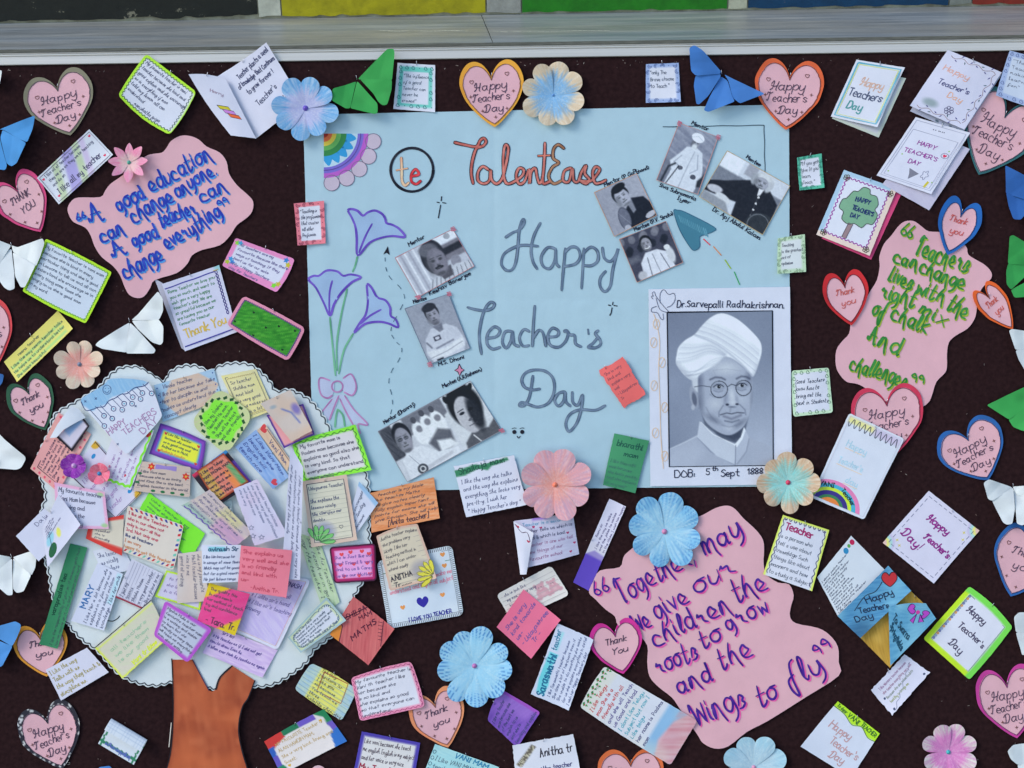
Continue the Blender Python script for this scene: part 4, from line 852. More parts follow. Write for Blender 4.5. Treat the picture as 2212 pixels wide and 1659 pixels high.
def ph_wide(p, a, b):
    p.rect(0, 0, 100*a, 100*b, (184, 186, 206), 1); p.rect(0, 0, 12*a, 60*b, (60, 58, 72), 2); p.rect(24*a, 0, 66*a, 34*b, (92, 90, 108), 2, .8)
    for x, y, t in ((34, 14, 1), (44, 10, 0), (54, 12, 1)): p.ell(x*a, (y+24)*b, 6.5*a, 22*b, (204, 206, 224), 0, .2); p.ell(x*a, (y-2)*b, 2.6*a, 6*b, (76, 74, 90), 0, .2); p.ell((x+1)*a, (y+16)*b, 3*a, 6*b, (120, 118, 136), 0, .5)
    p.poly([(36*a, 60*b), (50*a, 44*b), (60*a, 56*b), (58*a, 80*b), (42*a, 90*b)], (70, 68, 84), 3, .8); p.poly([(44*a, 62*b), (56*a, 70*b), (60*a, 84*b), (42*a, 84*b)], (202, 204, 222), 3)
    p.poly([(4*a, 104*b), (6*a, 66*b), (16*a, 52*b), (30*a, 58*b), (40*a, 80*b), (58*a, 88*b), (58*a, 98*b), (30*a, 104*b)], (198, 200, 220), 1.3); p.line([(14*a, 62*b), (22*a, 104*b)], 1.2, (110, 110, 130), .8, .8); p.hatch((150, 150, 170), 70, .3, .4, .04, np.clip(1-p.X/(44*a), 0, 1)); p.line([(22*a, 96*b), (50*a, 92*b)], 8, (170, 170, 190), .8, 2)
    face(p, 17*a, 32*b, 8*a, 25*b, (128, 126, 146), 6, (30, 28, 40), glasses=True)
    p.poly([(62*a, 30*b), (104*a, 0), (104*a, 104*b), (62*a, 104*b)], (188, 190, 208), 2); p.poly([(66*a, 90*b), (76*a, 78*b), (92*a, 84*b), (104*a, 70*b), (104*a, 104*b), (64*a, 104*b)], (86, 84, 98), 2); p.line([(76*a, 84*b), (80*a, 104*b)], 2.4, (210, 210, 226), .9, 1)
    p.ell(83*a, 32*b, 15.5*a, 40*b, (20, 18, 28), 4, .18); 
    for k in range(12): p.ell((70+k*2.4)*a, (8+3*math.sin(k*2))*b, 2.2*a, 7*b, (22, 20, 30), k*20, .3)
    p.ell(81*a, 48*b, 10.5*a, 34*b, (170, 168, 186), 4, .1); p.ell(88*a, 52*b, 6*a, 32*b, (36, 34, 46), 6, .5, .95)
    p.ell(77*a, 42*b, 2.6*a, 2.6*b, (40, 38, 52), 0, .4); p.ell(86*a, 42*b, 2.6*a, 2.6*b, (20, 18, 28), 0, .4); p.line([(74*a, 37*b), (80*a, 36*b)], 2, (40, 38, 52), .9, .8); p.ell(81*a, 58*b, 2.2*a, 2.4*b, (90, 88, 104)); p.line([(77*a, 67*b), (85*a, 67*b)], 1.8, (70, 66, 82), .9, .8)
    p.ell(19*a, 93*b, 5*a, 9*b, (70, 70, 84)); p.ell(19*a, 93*b, 3*a, 5.4*b, (180, 180, 196)); p.ell(19*a, 93*b, 1.8*a, 3.2*b, (70, 70, 84))
photo('wide tilted photograph collage of a man in glasses and a curly-haired man, below the others', [(817, 932), (1016, 823), (1083, 930), (880, 1041)], ph_wide, (140, 140, 160), ((1, 1),))

# ================================================================== CLOUD-SHAPED QUOTES
def cloud(label, outline, lines, c, sc, so_, smooth=3, col=(216, 170, 190)):
    pts = cat(outline, smooth, True)
    it = Item('quote_cloud', label, 'paper cutout', outline, 1.5, 'pink cloud-shaped quotes')
    cx, cy = np.array(outline).mean(0); 
    def zf(x, y): return .6+1.2*vnoise(x*.012, y*.012, 3)+1.6*np.clip(np.hypot(x-cx, y-cy)/260, 0, 1)**2
    poly_sheet(it, pts, 8, zf, col, lambda p: p.blot((208, 160, 182), .01, .5))
    class Z(Aff):
        def map(s, X, Y): x, y, _ = super().map(X, Y); return x, y, zf(x, y)+.35
    sf = Z((0, 0), (1, 0), (0, 1))
    for A, B, t, h, w in lines:
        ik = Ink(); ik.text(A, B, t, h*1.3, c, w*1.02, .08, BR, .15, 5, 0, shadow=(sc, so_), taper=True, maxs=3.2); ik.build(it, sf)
    return it
Q1 = [(147, 450), (155, 435), (170, 427), (217, 426), (228, 412), (240, 397), (268, 377), (312, 340), (330, 333), (350, 330), (360, 320), (370, 305), (390, 294), (410, 294), (430, 302), (447, 317), (475, 330), (490, 350), (495, 375), (512, 400),
      (532, 418), (547, 435), (545, 457), (532, 472), (512, 487), (497, 510), (475, 530), (437, 540), (415, 552), (405, 570), (382, 590), (335, 605), (325, 622), (312, 640), (297, 644), (280, 637), (270, 620), (260, 595), (245, 575), (220, 555), (205, 532), (197, 510), (185, 492), (160, 480), (150, 465)]
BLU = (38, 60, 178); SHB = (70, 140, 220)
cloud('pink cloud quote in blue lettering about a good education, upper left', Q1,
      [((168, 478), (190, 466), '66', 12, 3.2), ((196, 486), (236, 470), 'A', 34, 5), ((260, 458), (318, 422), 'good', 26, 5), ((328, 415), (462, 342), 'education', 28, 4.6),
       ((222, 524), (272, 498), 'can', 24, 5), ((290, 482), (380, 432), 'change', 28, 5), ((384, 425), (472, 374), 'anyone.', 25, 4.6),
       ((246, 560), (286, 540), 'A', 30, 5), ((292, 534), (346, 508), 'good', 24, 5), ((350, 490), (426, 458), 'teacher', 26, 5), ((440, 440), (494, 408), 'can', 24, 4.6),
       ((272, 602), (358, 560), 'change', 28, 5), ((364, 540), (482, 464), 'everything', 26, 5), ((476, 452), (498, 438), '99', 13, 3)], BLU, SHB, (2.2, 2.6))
Q2 = [(1963, 477), (1976, 479), (1991, 490), (2006, 500), (2034, 502), (2059, 513), (2086, 532), (2091, 550), (2109, 562), (2126, 572), (2140, 587), (2140, 602), (2121, 622), (2111, 645), (2109, 670), (2104, 690), (2089, 710), (2064, 725), (2049, 740), (2045, 765), (2045, 790),
      (2041, 805), (2022, 825), (2012, 855), (2004, 870), (1985, 880), (1940, 876), (1890, 856), (1868, 838), (1850, 829), (1829, 825), (1814, 810), (1805, 790), (1806, 757), (1819, 737), (1834, 720), (1839, 690), (1859, 665), (1879, 630), (1894, 605), (1900, 575), (1899, 555), (1909, 527), (1924, 510), (1939, 490), (1951, 480)]
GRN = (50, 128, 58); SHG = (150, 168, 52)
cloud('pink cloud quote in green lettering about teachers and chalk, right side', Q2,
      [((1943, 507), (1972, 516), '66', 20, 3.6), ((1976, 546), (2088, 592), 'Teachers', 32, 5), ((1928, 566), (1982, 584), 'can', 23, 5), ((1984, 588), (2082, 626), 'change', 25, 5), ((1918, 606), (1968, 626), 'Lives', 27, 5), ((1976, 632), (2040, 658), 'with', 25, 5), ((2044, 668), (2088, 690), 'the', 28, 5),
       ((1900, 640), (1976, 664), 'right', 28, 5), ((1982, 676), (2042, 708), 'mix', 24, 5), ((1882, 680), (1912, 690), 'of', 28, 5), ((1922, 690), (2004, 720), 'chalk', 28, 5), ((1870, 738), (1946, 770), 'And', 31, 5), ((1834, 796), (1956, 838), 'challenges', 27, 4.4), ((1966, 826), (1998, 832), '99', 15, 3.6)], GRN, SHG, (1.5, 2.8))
Q3 = [(1496, 1120), (1518, 1112), (1546, 1097), (1571, 1092), (1588, 1100), (1606, 1120), (1633, 1145), (1648, 1167), (1650, 1192), (1649, 1215), (1655, 1240), (1680, 1258), (1704, 1262), (1714, 1286), (1708, 1310), (1706, 1331), (1719, 1346), (1766, 1356), (1791, 1371), (1809, 1396), (1811, 1430), (1811, 1459), (1740, 1505), (1659, 1556), (1613, 1580),
      (1573, 1611), (1543, 1616), (1518, 1604), (1506, 1586), (1468, 1530), (1451, 1506), (1423, 1484), (1403, 1461), (1398, 1429), (1398, 1394), (1375, 1368), (1336, 1351), (1328, 1331), (1308, 1316), (1286, 1294), (1272, 1279), (1281, 1256), (1296, 1232), (1338, 1225), (1346, 1205), (1356, 1192), (1400, 1160), (1450, 1140)]
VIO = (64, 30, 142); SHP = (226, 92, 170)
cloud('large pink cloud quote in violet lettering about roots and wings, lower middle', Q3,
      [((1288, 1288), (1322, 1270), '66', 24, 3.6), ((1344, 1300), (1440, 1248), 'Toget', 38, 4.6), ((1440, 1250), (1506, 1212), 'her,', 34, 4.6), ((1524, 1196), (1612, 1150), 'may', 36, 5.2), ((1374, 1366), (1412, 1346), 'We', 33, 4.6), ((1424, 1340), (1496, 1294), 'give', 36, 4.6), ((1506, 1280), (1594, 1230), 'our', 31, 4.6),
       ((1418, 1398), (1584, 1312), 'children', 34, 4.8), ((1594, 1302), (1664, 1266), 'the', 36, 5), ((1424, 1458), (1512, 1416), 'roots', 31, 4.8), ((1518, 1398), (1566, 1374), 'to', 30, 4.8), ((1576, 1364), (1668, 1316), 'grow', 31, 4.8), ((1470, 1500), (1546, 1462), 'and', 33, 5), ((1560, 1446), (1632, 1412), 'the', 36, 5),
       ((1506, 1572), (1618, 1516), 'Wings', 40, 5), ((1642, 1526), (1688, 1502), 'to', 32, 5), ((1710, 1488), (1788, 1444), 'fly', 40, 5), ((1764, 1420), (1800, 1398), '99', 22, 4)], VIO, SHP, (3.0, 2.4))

# ================================================================== TREE OF NOTES
cr_o = [(145, 1351), (120, 1310), (108, 1279), (104, 1245), (96, 1215), (88, 1180), (92, 1140), (86, 1105), (96, 1070), (84, 1030), (76, 1000), (90, 960), (104, 930), (112, 900), (126, 885), (150, 872), (178, 856), (207, 838), (222, 822), (237, 806), (255, 793), (272, 789), (300, 790), (332, 808), (352, 820), (358, 815), (364, 803), (380, 792), (400, 786), (425, 787),
        (448, 797), (460, 797), (472, 788), (500, 781), (537, 783), (560, 796), (586, 822), (598, 842), (625, 838), (653, 849), (678, 867), (700, 895), (716, 925), (740, 955), (770, 985), (793, 1020), (800, 1055), (797, 1085), (803, 1117), (800, 1140), (803, 1172), (806, 1210), (797, 1240), (780, 1268), (765, 1295), (750, 1330), (720, 1375), (683, 1404), (663, 1434), (628, 1461), (593, 1481), (553, 1486),
        (520, 1478), (500, 1470), (460, 1492), (420, 1470), (372, 1476), (337, 1484), (300, 1479), (267, 1466), (240, 1444), (210, 1409), (175, 1384)]
it = Item('paper_tree', 'big paper tree with a white scalloped crown and brown trunk, covered in notes', 'paper tree', cr_o+[(360, 1659), (548, 1659)], .2)
TZ = it.z
ik = Ink(); cc = cat(cr_o, 4, True); cc.append(cc[0])
cc = np.array(cc); cen = np.array((440, 1130.)); pts = []; edge = []
seg = np.hypot(*np.diff(cc, axis=0).T); tot = np.concatenate([[0], np.cumsum(seg)])
for s_ in np.arange(0, tot[-1], 2.2):
    i = min(np.searchsorted(tot, s_, 'right')-1, len(seg)-1); p = cc[i]+(cc[i+1]-cc[i])*((s_-tot[i])/seg[i]); n = (cen-p)/np.linalg.norm(cen-p)
    w_ = 1-abs(math.sin(s_*math.pi/19)); pts.append(p+n*(3.2+5*w_)); edge.append(p+n*(-1+5*w_))
poly_sheet(it, edge[::2], 16, lambda x, y: .8+1.0*vnoise(x*.01, y*.01, 3), (206, 216, 232), lambda p: p.blot((190, 204, 216), .012, .6), 'crown')
class Cz(Aff):
    def map(s, X, Y): x, y, _ = super().map(X, Y); return x, y, 1.1+1.0*vnoise(x*.01, y*.01, 3)
ik.stroke(pts, 2.2, (44, 48, 60)); 
for st in ([(232, 1340), (245, 1341), (255, 1335), (259, 1330)],): ik.stroke(cat(st), 2, (50, 56, 60))
ik.build(it, Cz((0, 0), (1, 0), (0, 1)), 'crown_outline')
tk = [(372, 1424), (417, 1424), (433, 1455), (452, 1490), (459, 1493), (467, 1488), (476, 1462), (502, 1437), (525, 1452), (551, 1469), (537, 1506), (524, 1527), (516, 1571), (522, 1614), (535, 1655), (552, 1720), (345, 1720), (361, 1659), (370, 1619), (374, 1544), (375, 1469)]
def trp(p):
    p.blot((138, 60, 38), .035, .8); p.hatch((134, 58, 40), 84, .45, .06, .02); p.blot((204, 120, 84), .06, .35); p.hatch((206, 118, 82), 82, .35, .12, .02); p.blot((196, 102, 64), .02, .6); p.line([(376, 1424), (378, 1540), (366, 1659)], 8, (136, 56, 38), .4, 5); p.line([(520, 1580), (530, 1659)], 8, (136, 56, 38), .35, 5)
poly_sheet(it, tk, 4, lambda x, y: 2.4+.8*vnoise(x*.02, y*.02, 5), (168, 80, 50), trp, 'trunk')
ik = Ink(); ik.stroke(cat([(372, 1422), (374, 1470), (375, 1544), (370, 1619), (359, 1665)]), 2.2, (30, 26, 36)); ik.stroke(cat([(551, 1469), (537, 1506), (524, 1527), (516, 1571), (522, 1614), (537, 1665)]), 2.6, (30, 26, 36)); ik.stroke(cat([(417, 1424), (433, 1455), (452, 1490)]), 2, (60, 40, 80)); ik.stroke(cat([(467, 1488), (476, 1462), (502, 1437)]), 3.4, (30, 26, 36)); ik.stroke([(371, 1560), (366, 1612)], 1.6, (220, 214, 214))
ik.build(it, Aff((0, 0), (1, 0), (0, 1), lambda x, y: x*0+3.3), 'trunk_outline')
placed[-1] = (placed[-1][0], it.z+2.2)

# ================================================================== HEARTS
PINKH = (216, 170, 190)
def heart(label, cleft, tip, wd, col, text, sty='', b=7.0, tcol=(78, 58, 82), z=None, fancy=True, boxes=None, tw=1.75, deco=True, glitter=False, inner=PINKH, lift=(2.2, 2.2)):
    cl = np.array(cleft, float); tp = np.array(tip, float); L = np.linalg.norm(tp-cl); ay = (tp-cl)/L; ax = np.array((-ay[1], ay[0]))*-1
    ax = np.array((ay[1], -ay[0])); hw = wd/2.
    half = [(0, 0), (.05, -.09), (.15, -.20), (.31, -.30), (.52, -.345), (.74, -.29), (.92, -.13), (1.0, .07), (.97, .26), (.86, .43), (.67, .60), (.43, .77), (.2, .91), (0, 1)]
    jit_ = [(x*hw*(1+random.uniform(-.02, .02)), y*L) for x, y in half]; jl = [(-x*hw*(1+random.uniform(-.02, .02)), y*L) for x, y in half[1:-1]]
    R_ = cat(jit_, 4); Lf = cat([(0, L)]+jl[::-1]+[(0, 0)], 4)
    loc = R_+Lf[1:-1]
    bend = random.uniform(-1.2, 1.2)
    def zf0(x, y): return .4+lift[0]*np.clip(y/L, 0, 1)**2+lift[1]*(np.abs(x)/hw)**2.2+bend*0
    D = lambda P: [tuple(cl+ax*x+ay*y) for x, y in P]
    def inv(x, y): dx, dy = x-cl[0], y-cl[1]; return dx*ax[0]+dy*ax[1], dx*ay[0]+dy*ay[1]
    zf = lambda x, y: zf0(*inv(x, y))
    it = Item('paper_heart', label, 'paper heart', D(loc), .5+lift[1]*.6+1.0, 'pink paper hearts with coloured rims', z)
    def bp(p):
        p.blot(tuple(np.array(col)*.86), .05, .5)
    poly_sheet(it, D(loc), 7 if not glitter else 4, zf, col, bp if not glitter else (lambda p: p.mix((vnoise(p.X*.9, p.Y*.9, 3) > .74)*1., (210, 212, 225))), 'backing')
    k = 1-b/hw; inn = [(x*k*(1+random.uniform(-.012, .012)), (y-.32*L)*(1-b/(L*.62))+.32*L+b*.25) for x, y in loc]
    poly_sheet(it, D(inn), 7, lambda x, y: zf(x, y)+.3, inner, lambda p: p.blot(tuple(np.array(inner)*.94), .03, .5), 'front_sheet')
    sf = Aff(cl, ax, ay, lambda X, Y: zf0(X, Y)+.7); ik = Ink()
    if sty != 'noline': ik.stroke([(x*.985, (y-.3*L)*.985+.3*L) for x, y in inn], 1.5, tuple(np.array(col)*.42+np.array((20, 14, 30))), .05, closed=True)
    bx = boxes or {3: [(-.56, .04, .50, .34), (-.64, .27, .56, .55), (-.30, .50, .34, .77)], 2: [(-.44, .04, .42, .30), (-.26, .30, .40, .56)]}[len(text)]
    for t, (x0, y0, x1, y1) in zip(text, bx):
        nat = sum(gw(ch, GL) for ch in t); h = (y1-y0)*L*.56; yb = y0*L+(y1-y0)*L*.72; A = np.array((x0*hw, yb)); B = np.array((x1*hw, yb-.02*L))
        ik.text(A, B, t, h, tcol, tw, .22, GL, .2, 4, maxs=2.6, ali='c')
    if deco:
        dc = tuple(np.array(tcol)*.5+np.array((80, 50, 40)))
        for (x, y, kd) in ((-.62, .06, 'h'), (.5, -.06, 'h'), (.66, .3, 's'), (-.68, .36, 's'), (.42, .64, 's'), (-.34, .66, 's'), (.05, .8, 's')):
            if kd == 'h': ik.stroke(heart_pts(x*hw, y*L, 4.2), 1.3, dc, closed=True)
            else: ik.fill(star_pts(x*hw, y*L, 4.4, 4, .35), dc, .06)
    ik.build(it, sf); pin(it, cl[0], cl[1]-2, 80, .9); 
    return it
HTD = ['Ħappy', 'Ŧeacher\'s', 'Đay']
def B0(): pass
H_LATE = []   # hearts that lie over other sheets are placed later
heart('pink heart with an olive grey rim reading Happy Teacher\'s Day, top left', (124, 192), (153, 293), 150, (128, 126, 112), HTD)
heart('hot pink rimmed heart reading THANK YOU, below the long striped note', (37, 412), (89, 501), 112, (206, 72, 130), ['ŦHANK', 'YOU'])
heart('red rimmed pink heart mostly cut off by the left edge, beside the yellow highlighted note', (-46, 690), (-10, 797), 140, (214, 74, 84), ['Happy', 'Teacher\'s', 'Day'])
heart('pink Thank You heart with a dark green rim, left of the tree crown', (61, 847), (99, 929), 102, (48, 92, 72), ['Ŧhank', 'you'])
heart('pink Thank You heart with a mustard rim, half under the long green strip', (86, 1376), (102, 1461), 116, (214, 146, 54), ['Ŧhank', 'you'], deco=False)
heart('pink heart with a black glittery rim, bottom left', (102, 1557), (136, 1660), 134, (44, 44, 58), HTD, glitter=True, b=8)
heart('pink heart with a yellow orange rim, overlapping the top edge of the poster', (1061, 168), (1069, 275), 138, (230, 162, 62), HTD)
heart('pink heart with an orange red rim at the poster\'s top right corner', (1706, 168), (1697, 281), 148, (218, 100, 62), HTD)
heart('pink heart with a teal rim, tilted at the right edge under two white cards', (2172, 250), (2113, 378), 158, (52, 104, 116), HTD)
heart('pink Thank you heart with a broad blue rim, on top of the green-lettered cloud', (2077, 462), (2046, 551), 92, (36, 100, 186), ['Ŧhank', 'you'], tcol=(190, 84, 84), deco=False, b=10)
heart('pink Thank you heart with a bright red rim, left of the green-lettered cloud', (1824, 616), (1839, 703), 98, (196, 44, 52), ['Ŧhank', 'you'], tcol=(190, 92, 88), deco=False, b=8)
heart('narrow pink Thank you heart with an orange rim near the right edge', (2135, 642), (2187, 711), 66, (228, 100, 46), ['Ŧhank', 'you'], tcol=(190, 92, 88), deco=False, b=6)
heart('pink heart with a crimson rim, half hidden behind the rainbow card', (1915, 872), (1930, 985), 156, (204, 58, 92), HTD)
heart('pink heart with a blue rim between green and white butterflies on the right', (2089, 947), (2134, 1037), 148, (44, 100, 178), HTD)
heart('pink thank you heart with a blue rim cut off by the right edge', (2222, 1180), (2182, 1288), 140, (44, 100, 178), ['Ŧhank', 'you'])
heart('pink heart with a magenta rim at the lower right edge', (2174, 1480), (2196, 1594), 140, (196, 66, 160), HTD)
heart('pink Thank You heart with a magenta rim at the left of the violet-lettered cloud', (1328, 1370), (1346, 1455), 112, (202, 50, 152), ['Thank', 'You'], deco=False)
heart('pink Thank you heart with a peach orange rim under the pink-bordered note', (939, 1523), (968, 1614), 120, (244, 146, 108), ['Ŧhank', 'you'])
heart('pink heart with a rust orange rim cut off by the bottom edge', (1362, 1650), (1366, 1745), 144, (214, 108, 64), HTD)

# ================================================================== ORIGAMI BUTTERFLIES
def butterfly(label, col, body, facets, dz=1.0):
    allp = [p for f in facets for p in f]
    it = Item('origami_butterfly', label, 'origami butterfly', allp, 5, 'folded paper butterflies')
    bx, by = body; d = np.array(col, float)
    for k, f in enumerate(facets):
        sd_ = k*7+int(bx)
        c0 = np.array(f, float).mean(0); mx = max(np.hypot(*(np.array(p)-c0)) for p in f)
        tx, ty = random.uniform(-1, 1), random.uniform(-1, 1)
        def zf(x, y, c0=c0, mx=mx, k=k, sd_=sd_, tx=tx, ty=ty):
            r = np.hypot(x-bx, y-by); e = np.hypot(x-c0[0], y-c0[1])/mx
            cr_ = np.abs((x-c0[0])*math.cos(sd_*2.1)+(y-c0[1])*math.sin(sd_*2.1))/mx+.0      # a crease across the wing
            return 2.2+r*.11+2.4*(1-e**2)+(tx*(x-c0[0])+ty*(y-c0[1]))*.05-1.6*np.clip(1-cr_*2.2, 0, 1)+.8*vnoise(x*.04, y*.04, sd_)+k*.5
        pf = cat([p for p in f], 1, True) if False else f
        rp = []
        for i, p in enumerate(f):     # slightly rounded corners
            a, b = np.array(f[i-1], float), np.array(f[(i+1) % len(f)], float); q = np.array(p, float)
            da, db = np.linalg.norm(a-q), np.linalg.norm(b-q); ra = min(4, da*.3); rb = min(4, db*.3)
            A_, B_ = q+(a-q)/da*ra, q+(b-q)/db*rb
            rp += [tuple(A_), tuple((A_+B_+2*q)/4), tuple(B_)]
        poly_sheet(it, rp, 3.0, zf, col, lambda p: (p.blot(tuple(np.clip(d*.9, 0, 255)), .05, .6), p.blot(tuple(np.clip(d*1.1+6, 0, 255)), .03, .3)), 'wing')
    pin(it, bx, by, 100, 6, 8)
WB = (212, 220, 236); BB = (66, 120, 200); GBf = (52, 150, 78)
butterfly('white paper butterfly tip at the far upper left edge', WB, (-30, 185), [[(-40, 140), (0, 154), (9, 155), (5, 175), (-2, 194), (-30, 185)]])
butterfly('blue paper butterfly at the left edge below the olive-rimmed heart', (70, 140, 212), (0, 288), [[(-60, 250), (0, 281), (2, 300), (-30, 340), (-70, 320)], [(0, 295), (20, 360), (17, 370), (0, 368), (-30, 350), (-12, 320)], [(0, 281), (80, 252), (75, 282), (64, 310), (45, 302), (9, 281)], [(7, 281), (62, 311), (42, 355), (30, 362), (19, 355), (3, 298)]])
butterfly('white paper butterfly at the left edge overlapping a neon green bordered note', WB, (28, 533), [[(-50, 500), (26, 530), (0, 575), (-40, 590)], [(-15, 560), (26, 537), (35, 590), (39, 625), (27, 629), (15, 622), (0, 602)], [(26, 530), (40, 535), (97, 516), (101, 527), (92, 555), (82, 577), (30, 545)], [(29, 545), (82, 575), (60, 622), (51, 622), (38, 598)]])
butterfly('white paper butterfly under the pink cloud, left of a folded card', WB, (282, 696), [[(281, 697), (277, 762), (225, 754), (209, 746), (217, 737), (275, 700)], [(282, 697), (297, 710), (340, 756), (336, 764), (276, 764)], [(286, 693), (347, 691), (357, 706), (356, 740), (350, 746), (332, 740), (300, 711)], [(285, 692), (300, 680), (346, 630), (356, 647), (356, 672), (347, 692)]])
butterfly('white paper butterfly at the left edge between two hearts, beside the tree', WB, (-20, 960), [[(-30, 950), (0, 935), (15, 950), (59, 985), (60, 992), (50, 1010), (40, 1014), (0, 1011), (-20, 1000)], [(-20, 960), (5, 985), (5, 1008), (-30, 1012)]])
butterfly('white paper butterfly at the left edge beside the long green strip', WB, (28, 1204), [[(-30, 1200), (0, 1197), (26, 1203), (10, 1235), (-25, 1240)], [(28, 1205), (33, 1283), (22, 1284), (0, 1266), (-12, 1240)], [(29, 1205), (72, 1240), (57, 1275), (41, 1279), (33, 1270)], [(29, 1203), (80, 1186), (84, 1200), (80, 1225), (72, 1242)]])
butterfly('dark blue butterfly wing tip at the left edge above the green-rimmed heart', (48, 100, 176), (-30, 820), [[(-35, 800), (12, 809), (9, 826), (0, 836), (-30, 836)]])
butterfly('blue paper butterfly at the lower left edge beside the mustard-rimmed heart', (74, 138, 214), (-5, 1380), [[(-40, 1360), (0, 1351), (37, 1340), (50, 1346), (49, 1356), (36, 1384), (30, 1394), (0, 1379)], [(-10, 1380), (30, 1394), (10, 1436), (0, 1439), (-30, 1430)]])
butterfly('green paper butterfly above the top left corner of the poster', GBf, (772, 174), [[(770, 176), (758, 236), (749, 237), (719, 220), (720, 194), (745, 186)], [(772, 176), (817, 227), (817, 247), (810, 249), (758, 236)], [(778, 172), (848, 176), (847, 197), (838, 229), (828, 231), (818, 222), (808, 205)], [(773, 172), (838, 110), (852, 110), (854, 120), (848, 177), (800, 174)]])
butterfly('blue paper butterfly above the top right part of the poster', BB, (1558, 162), [[(1563, 162), (1581, 172), (1650, 205), (1596, 226), (1581, 214), (1572, 176)], [(1557, 165), (1571, 175), (1580, 212), (1585, 222), (1528, 245), (1518, 241), (1531, 212)], [(1501, 166), (1555, 160), (1556, 167), (1528, 210), (1508, 229), (1502, 227), (1497, 187)], [(1487, 107), (1498, 101), (1516, 112), (1556, 155), (1555, 161), (1501, 167), (1491, 157)]])
butterfly('dark blue butterfly at the right edge below the teal-rimmed heart', (50, 100, 180), (2225, 425), [[(2167, 359), (2240, 395), (2240, 440), (2169, 420)], [(2169, 418), (2240, 430), (2201, 476), (2184, 475), (2174, 447)], [(2209, 470), (2240, 430), (2245, 500), (2216, 492)]])
butterfly('green paper butterfly at the right edge beside the green-lettered cloud', GBf, (2225, 575), [[(2176, 512), (2184, 509), (2212, 525), (2240, 545), (2240, 575), (2174, 571)], [(2174, 570), (2240, 572), (2179, 627), (2169, 615), (2169, 587)], [(2179, 627), (2240, 595), (2245, 640), (2186, 644)]])
butterfly('white paper butterfly at the right edge below the orange thank you heart', WB, (2235, 745), [[(2175, 715), (2181, 711), (2212, 715), (2245, 722), (2245, 755), (2189, 756)], [(2189, 757), (2245, 750), (2240, 830), (2212, 805), (2196, 777)]])
butterfly('green paper butterfly at the right edge above the blue-rimmed heart', (60, 162, 84), (2215, 860), [[(2126, 875), (2212, 835), (2240, 830), (2240, 862), (2175, 906)], [(2174, 905), (2240, 862), (2240, 925), (2206, 931), (2184, 922)]])
butterfly('white paper butterfly touching the tip of the blue-rimmed heart on the right', WB, (2186, 1052), [[(2186, 1051), (2245, 1045), (2245, 1075), (2195, 1070)], [(2188, 1055), (2245, 1070), (2220, 1120), (2204, 1134), (2191, 1130)], [(2139, 1080), (2186, 1052), (2188, 1100), (2181, 1130), (2169, 1132), (2161, 1127)], [(2119, 1042), (2131, 1034), (2179, 1050), (2186, 1053), (2139, 1081), (2130, 1077)]])
butterfly('white paper butterfly at the right edge beside the yellow-green framed card', WB, (2235, 1360), [[(2186, 1331), (2196, 1321), (2212, 1321), (2245, 1322), (2245, 1368), (2191, 1364)], [(2191, 1364), (2245, 1366), (2212, 1410), (2203, 1413)]])
butterfly('white paper butterfly in the bottom right corner', WB, (2235, 1630), [[(2171, 1619), (2184, 1606), (2212, 1604), (2250, 1604), (2250, 1650), (2194, 1649), (2178, 1636)], [(2194, 1649), (2250, 1645), (2250, 1690), (2205, 1690)]])
butterfly('blue butterfly tip at the bottom edge under the curled note', BB, (228, 1672), [[(214, 1656), (240, 1652), (252, 1672), (225, 1690)]])

# ================================================================== CARDS ON THE BOARD
NEON = (190, 240, 60); SK = (70, 74, 112)
def wl(ik, W, H, off, c, w=1.4, amp=1.6, sides='tlbr', per=9):
    if 't' in sides: ik.stroke(wavy((off, off), (W-off, off), amp, W/per), w, c)
    if 'b' in sides: ik.stroke(wavy((off, H-off), (W-off, H-off), amp, W/per), w, c)
    if 'l' in sides: ik.stroke(wavy((off, off), (off, H-off), amp, H/per), w, c)
    if 'r' in sides: ik.stroke(wavy((W-off, off), (W-off, H-off), amp, H/per), w, c)
def deco(ik, W, H, off, c, kind='loop', step=14, w=1.1):
    per = [((x, off), 0) for x in np.arange(step*.6, W-4, step)]+[((x, H-off), 0) for x in np.arange(step*.6, W-4, step)]+[((off, y), 1) for y in np.arange(step*1.3, H-step, step)]+[((W-off, y), 1) for y in np.arange(step*1.3, H-step, step)]
    for i, ((x, y), _) in enumerate(per):
        if i % 4 == 3: ik.fill(circ(x, y, 1.1, 6), c); continue
        if kind == 'loop': ik.stroke(circ(x, y, 4.2, 9, a0=(i*80) % 360, a1=(i*80) % 360+230), w, c); ik.stroke(circ(x, y, 1.8, 6, a0=(i*80) % 360, a1=(i*80) % 360+230), w, c)
        else: ik.stroke(heart_pts(x, y, 3.6, 60), w, c, closed=True)
GP1 = 'small quotation slips with patterned borders'; TEAL = (98, 196, 190)
def rectb(ik, W, H, o, c, w=1.3): ik.stroke([(o, o), (W-o, o), (W-o, H-o), (o, H-o)], w, c, closed=True)

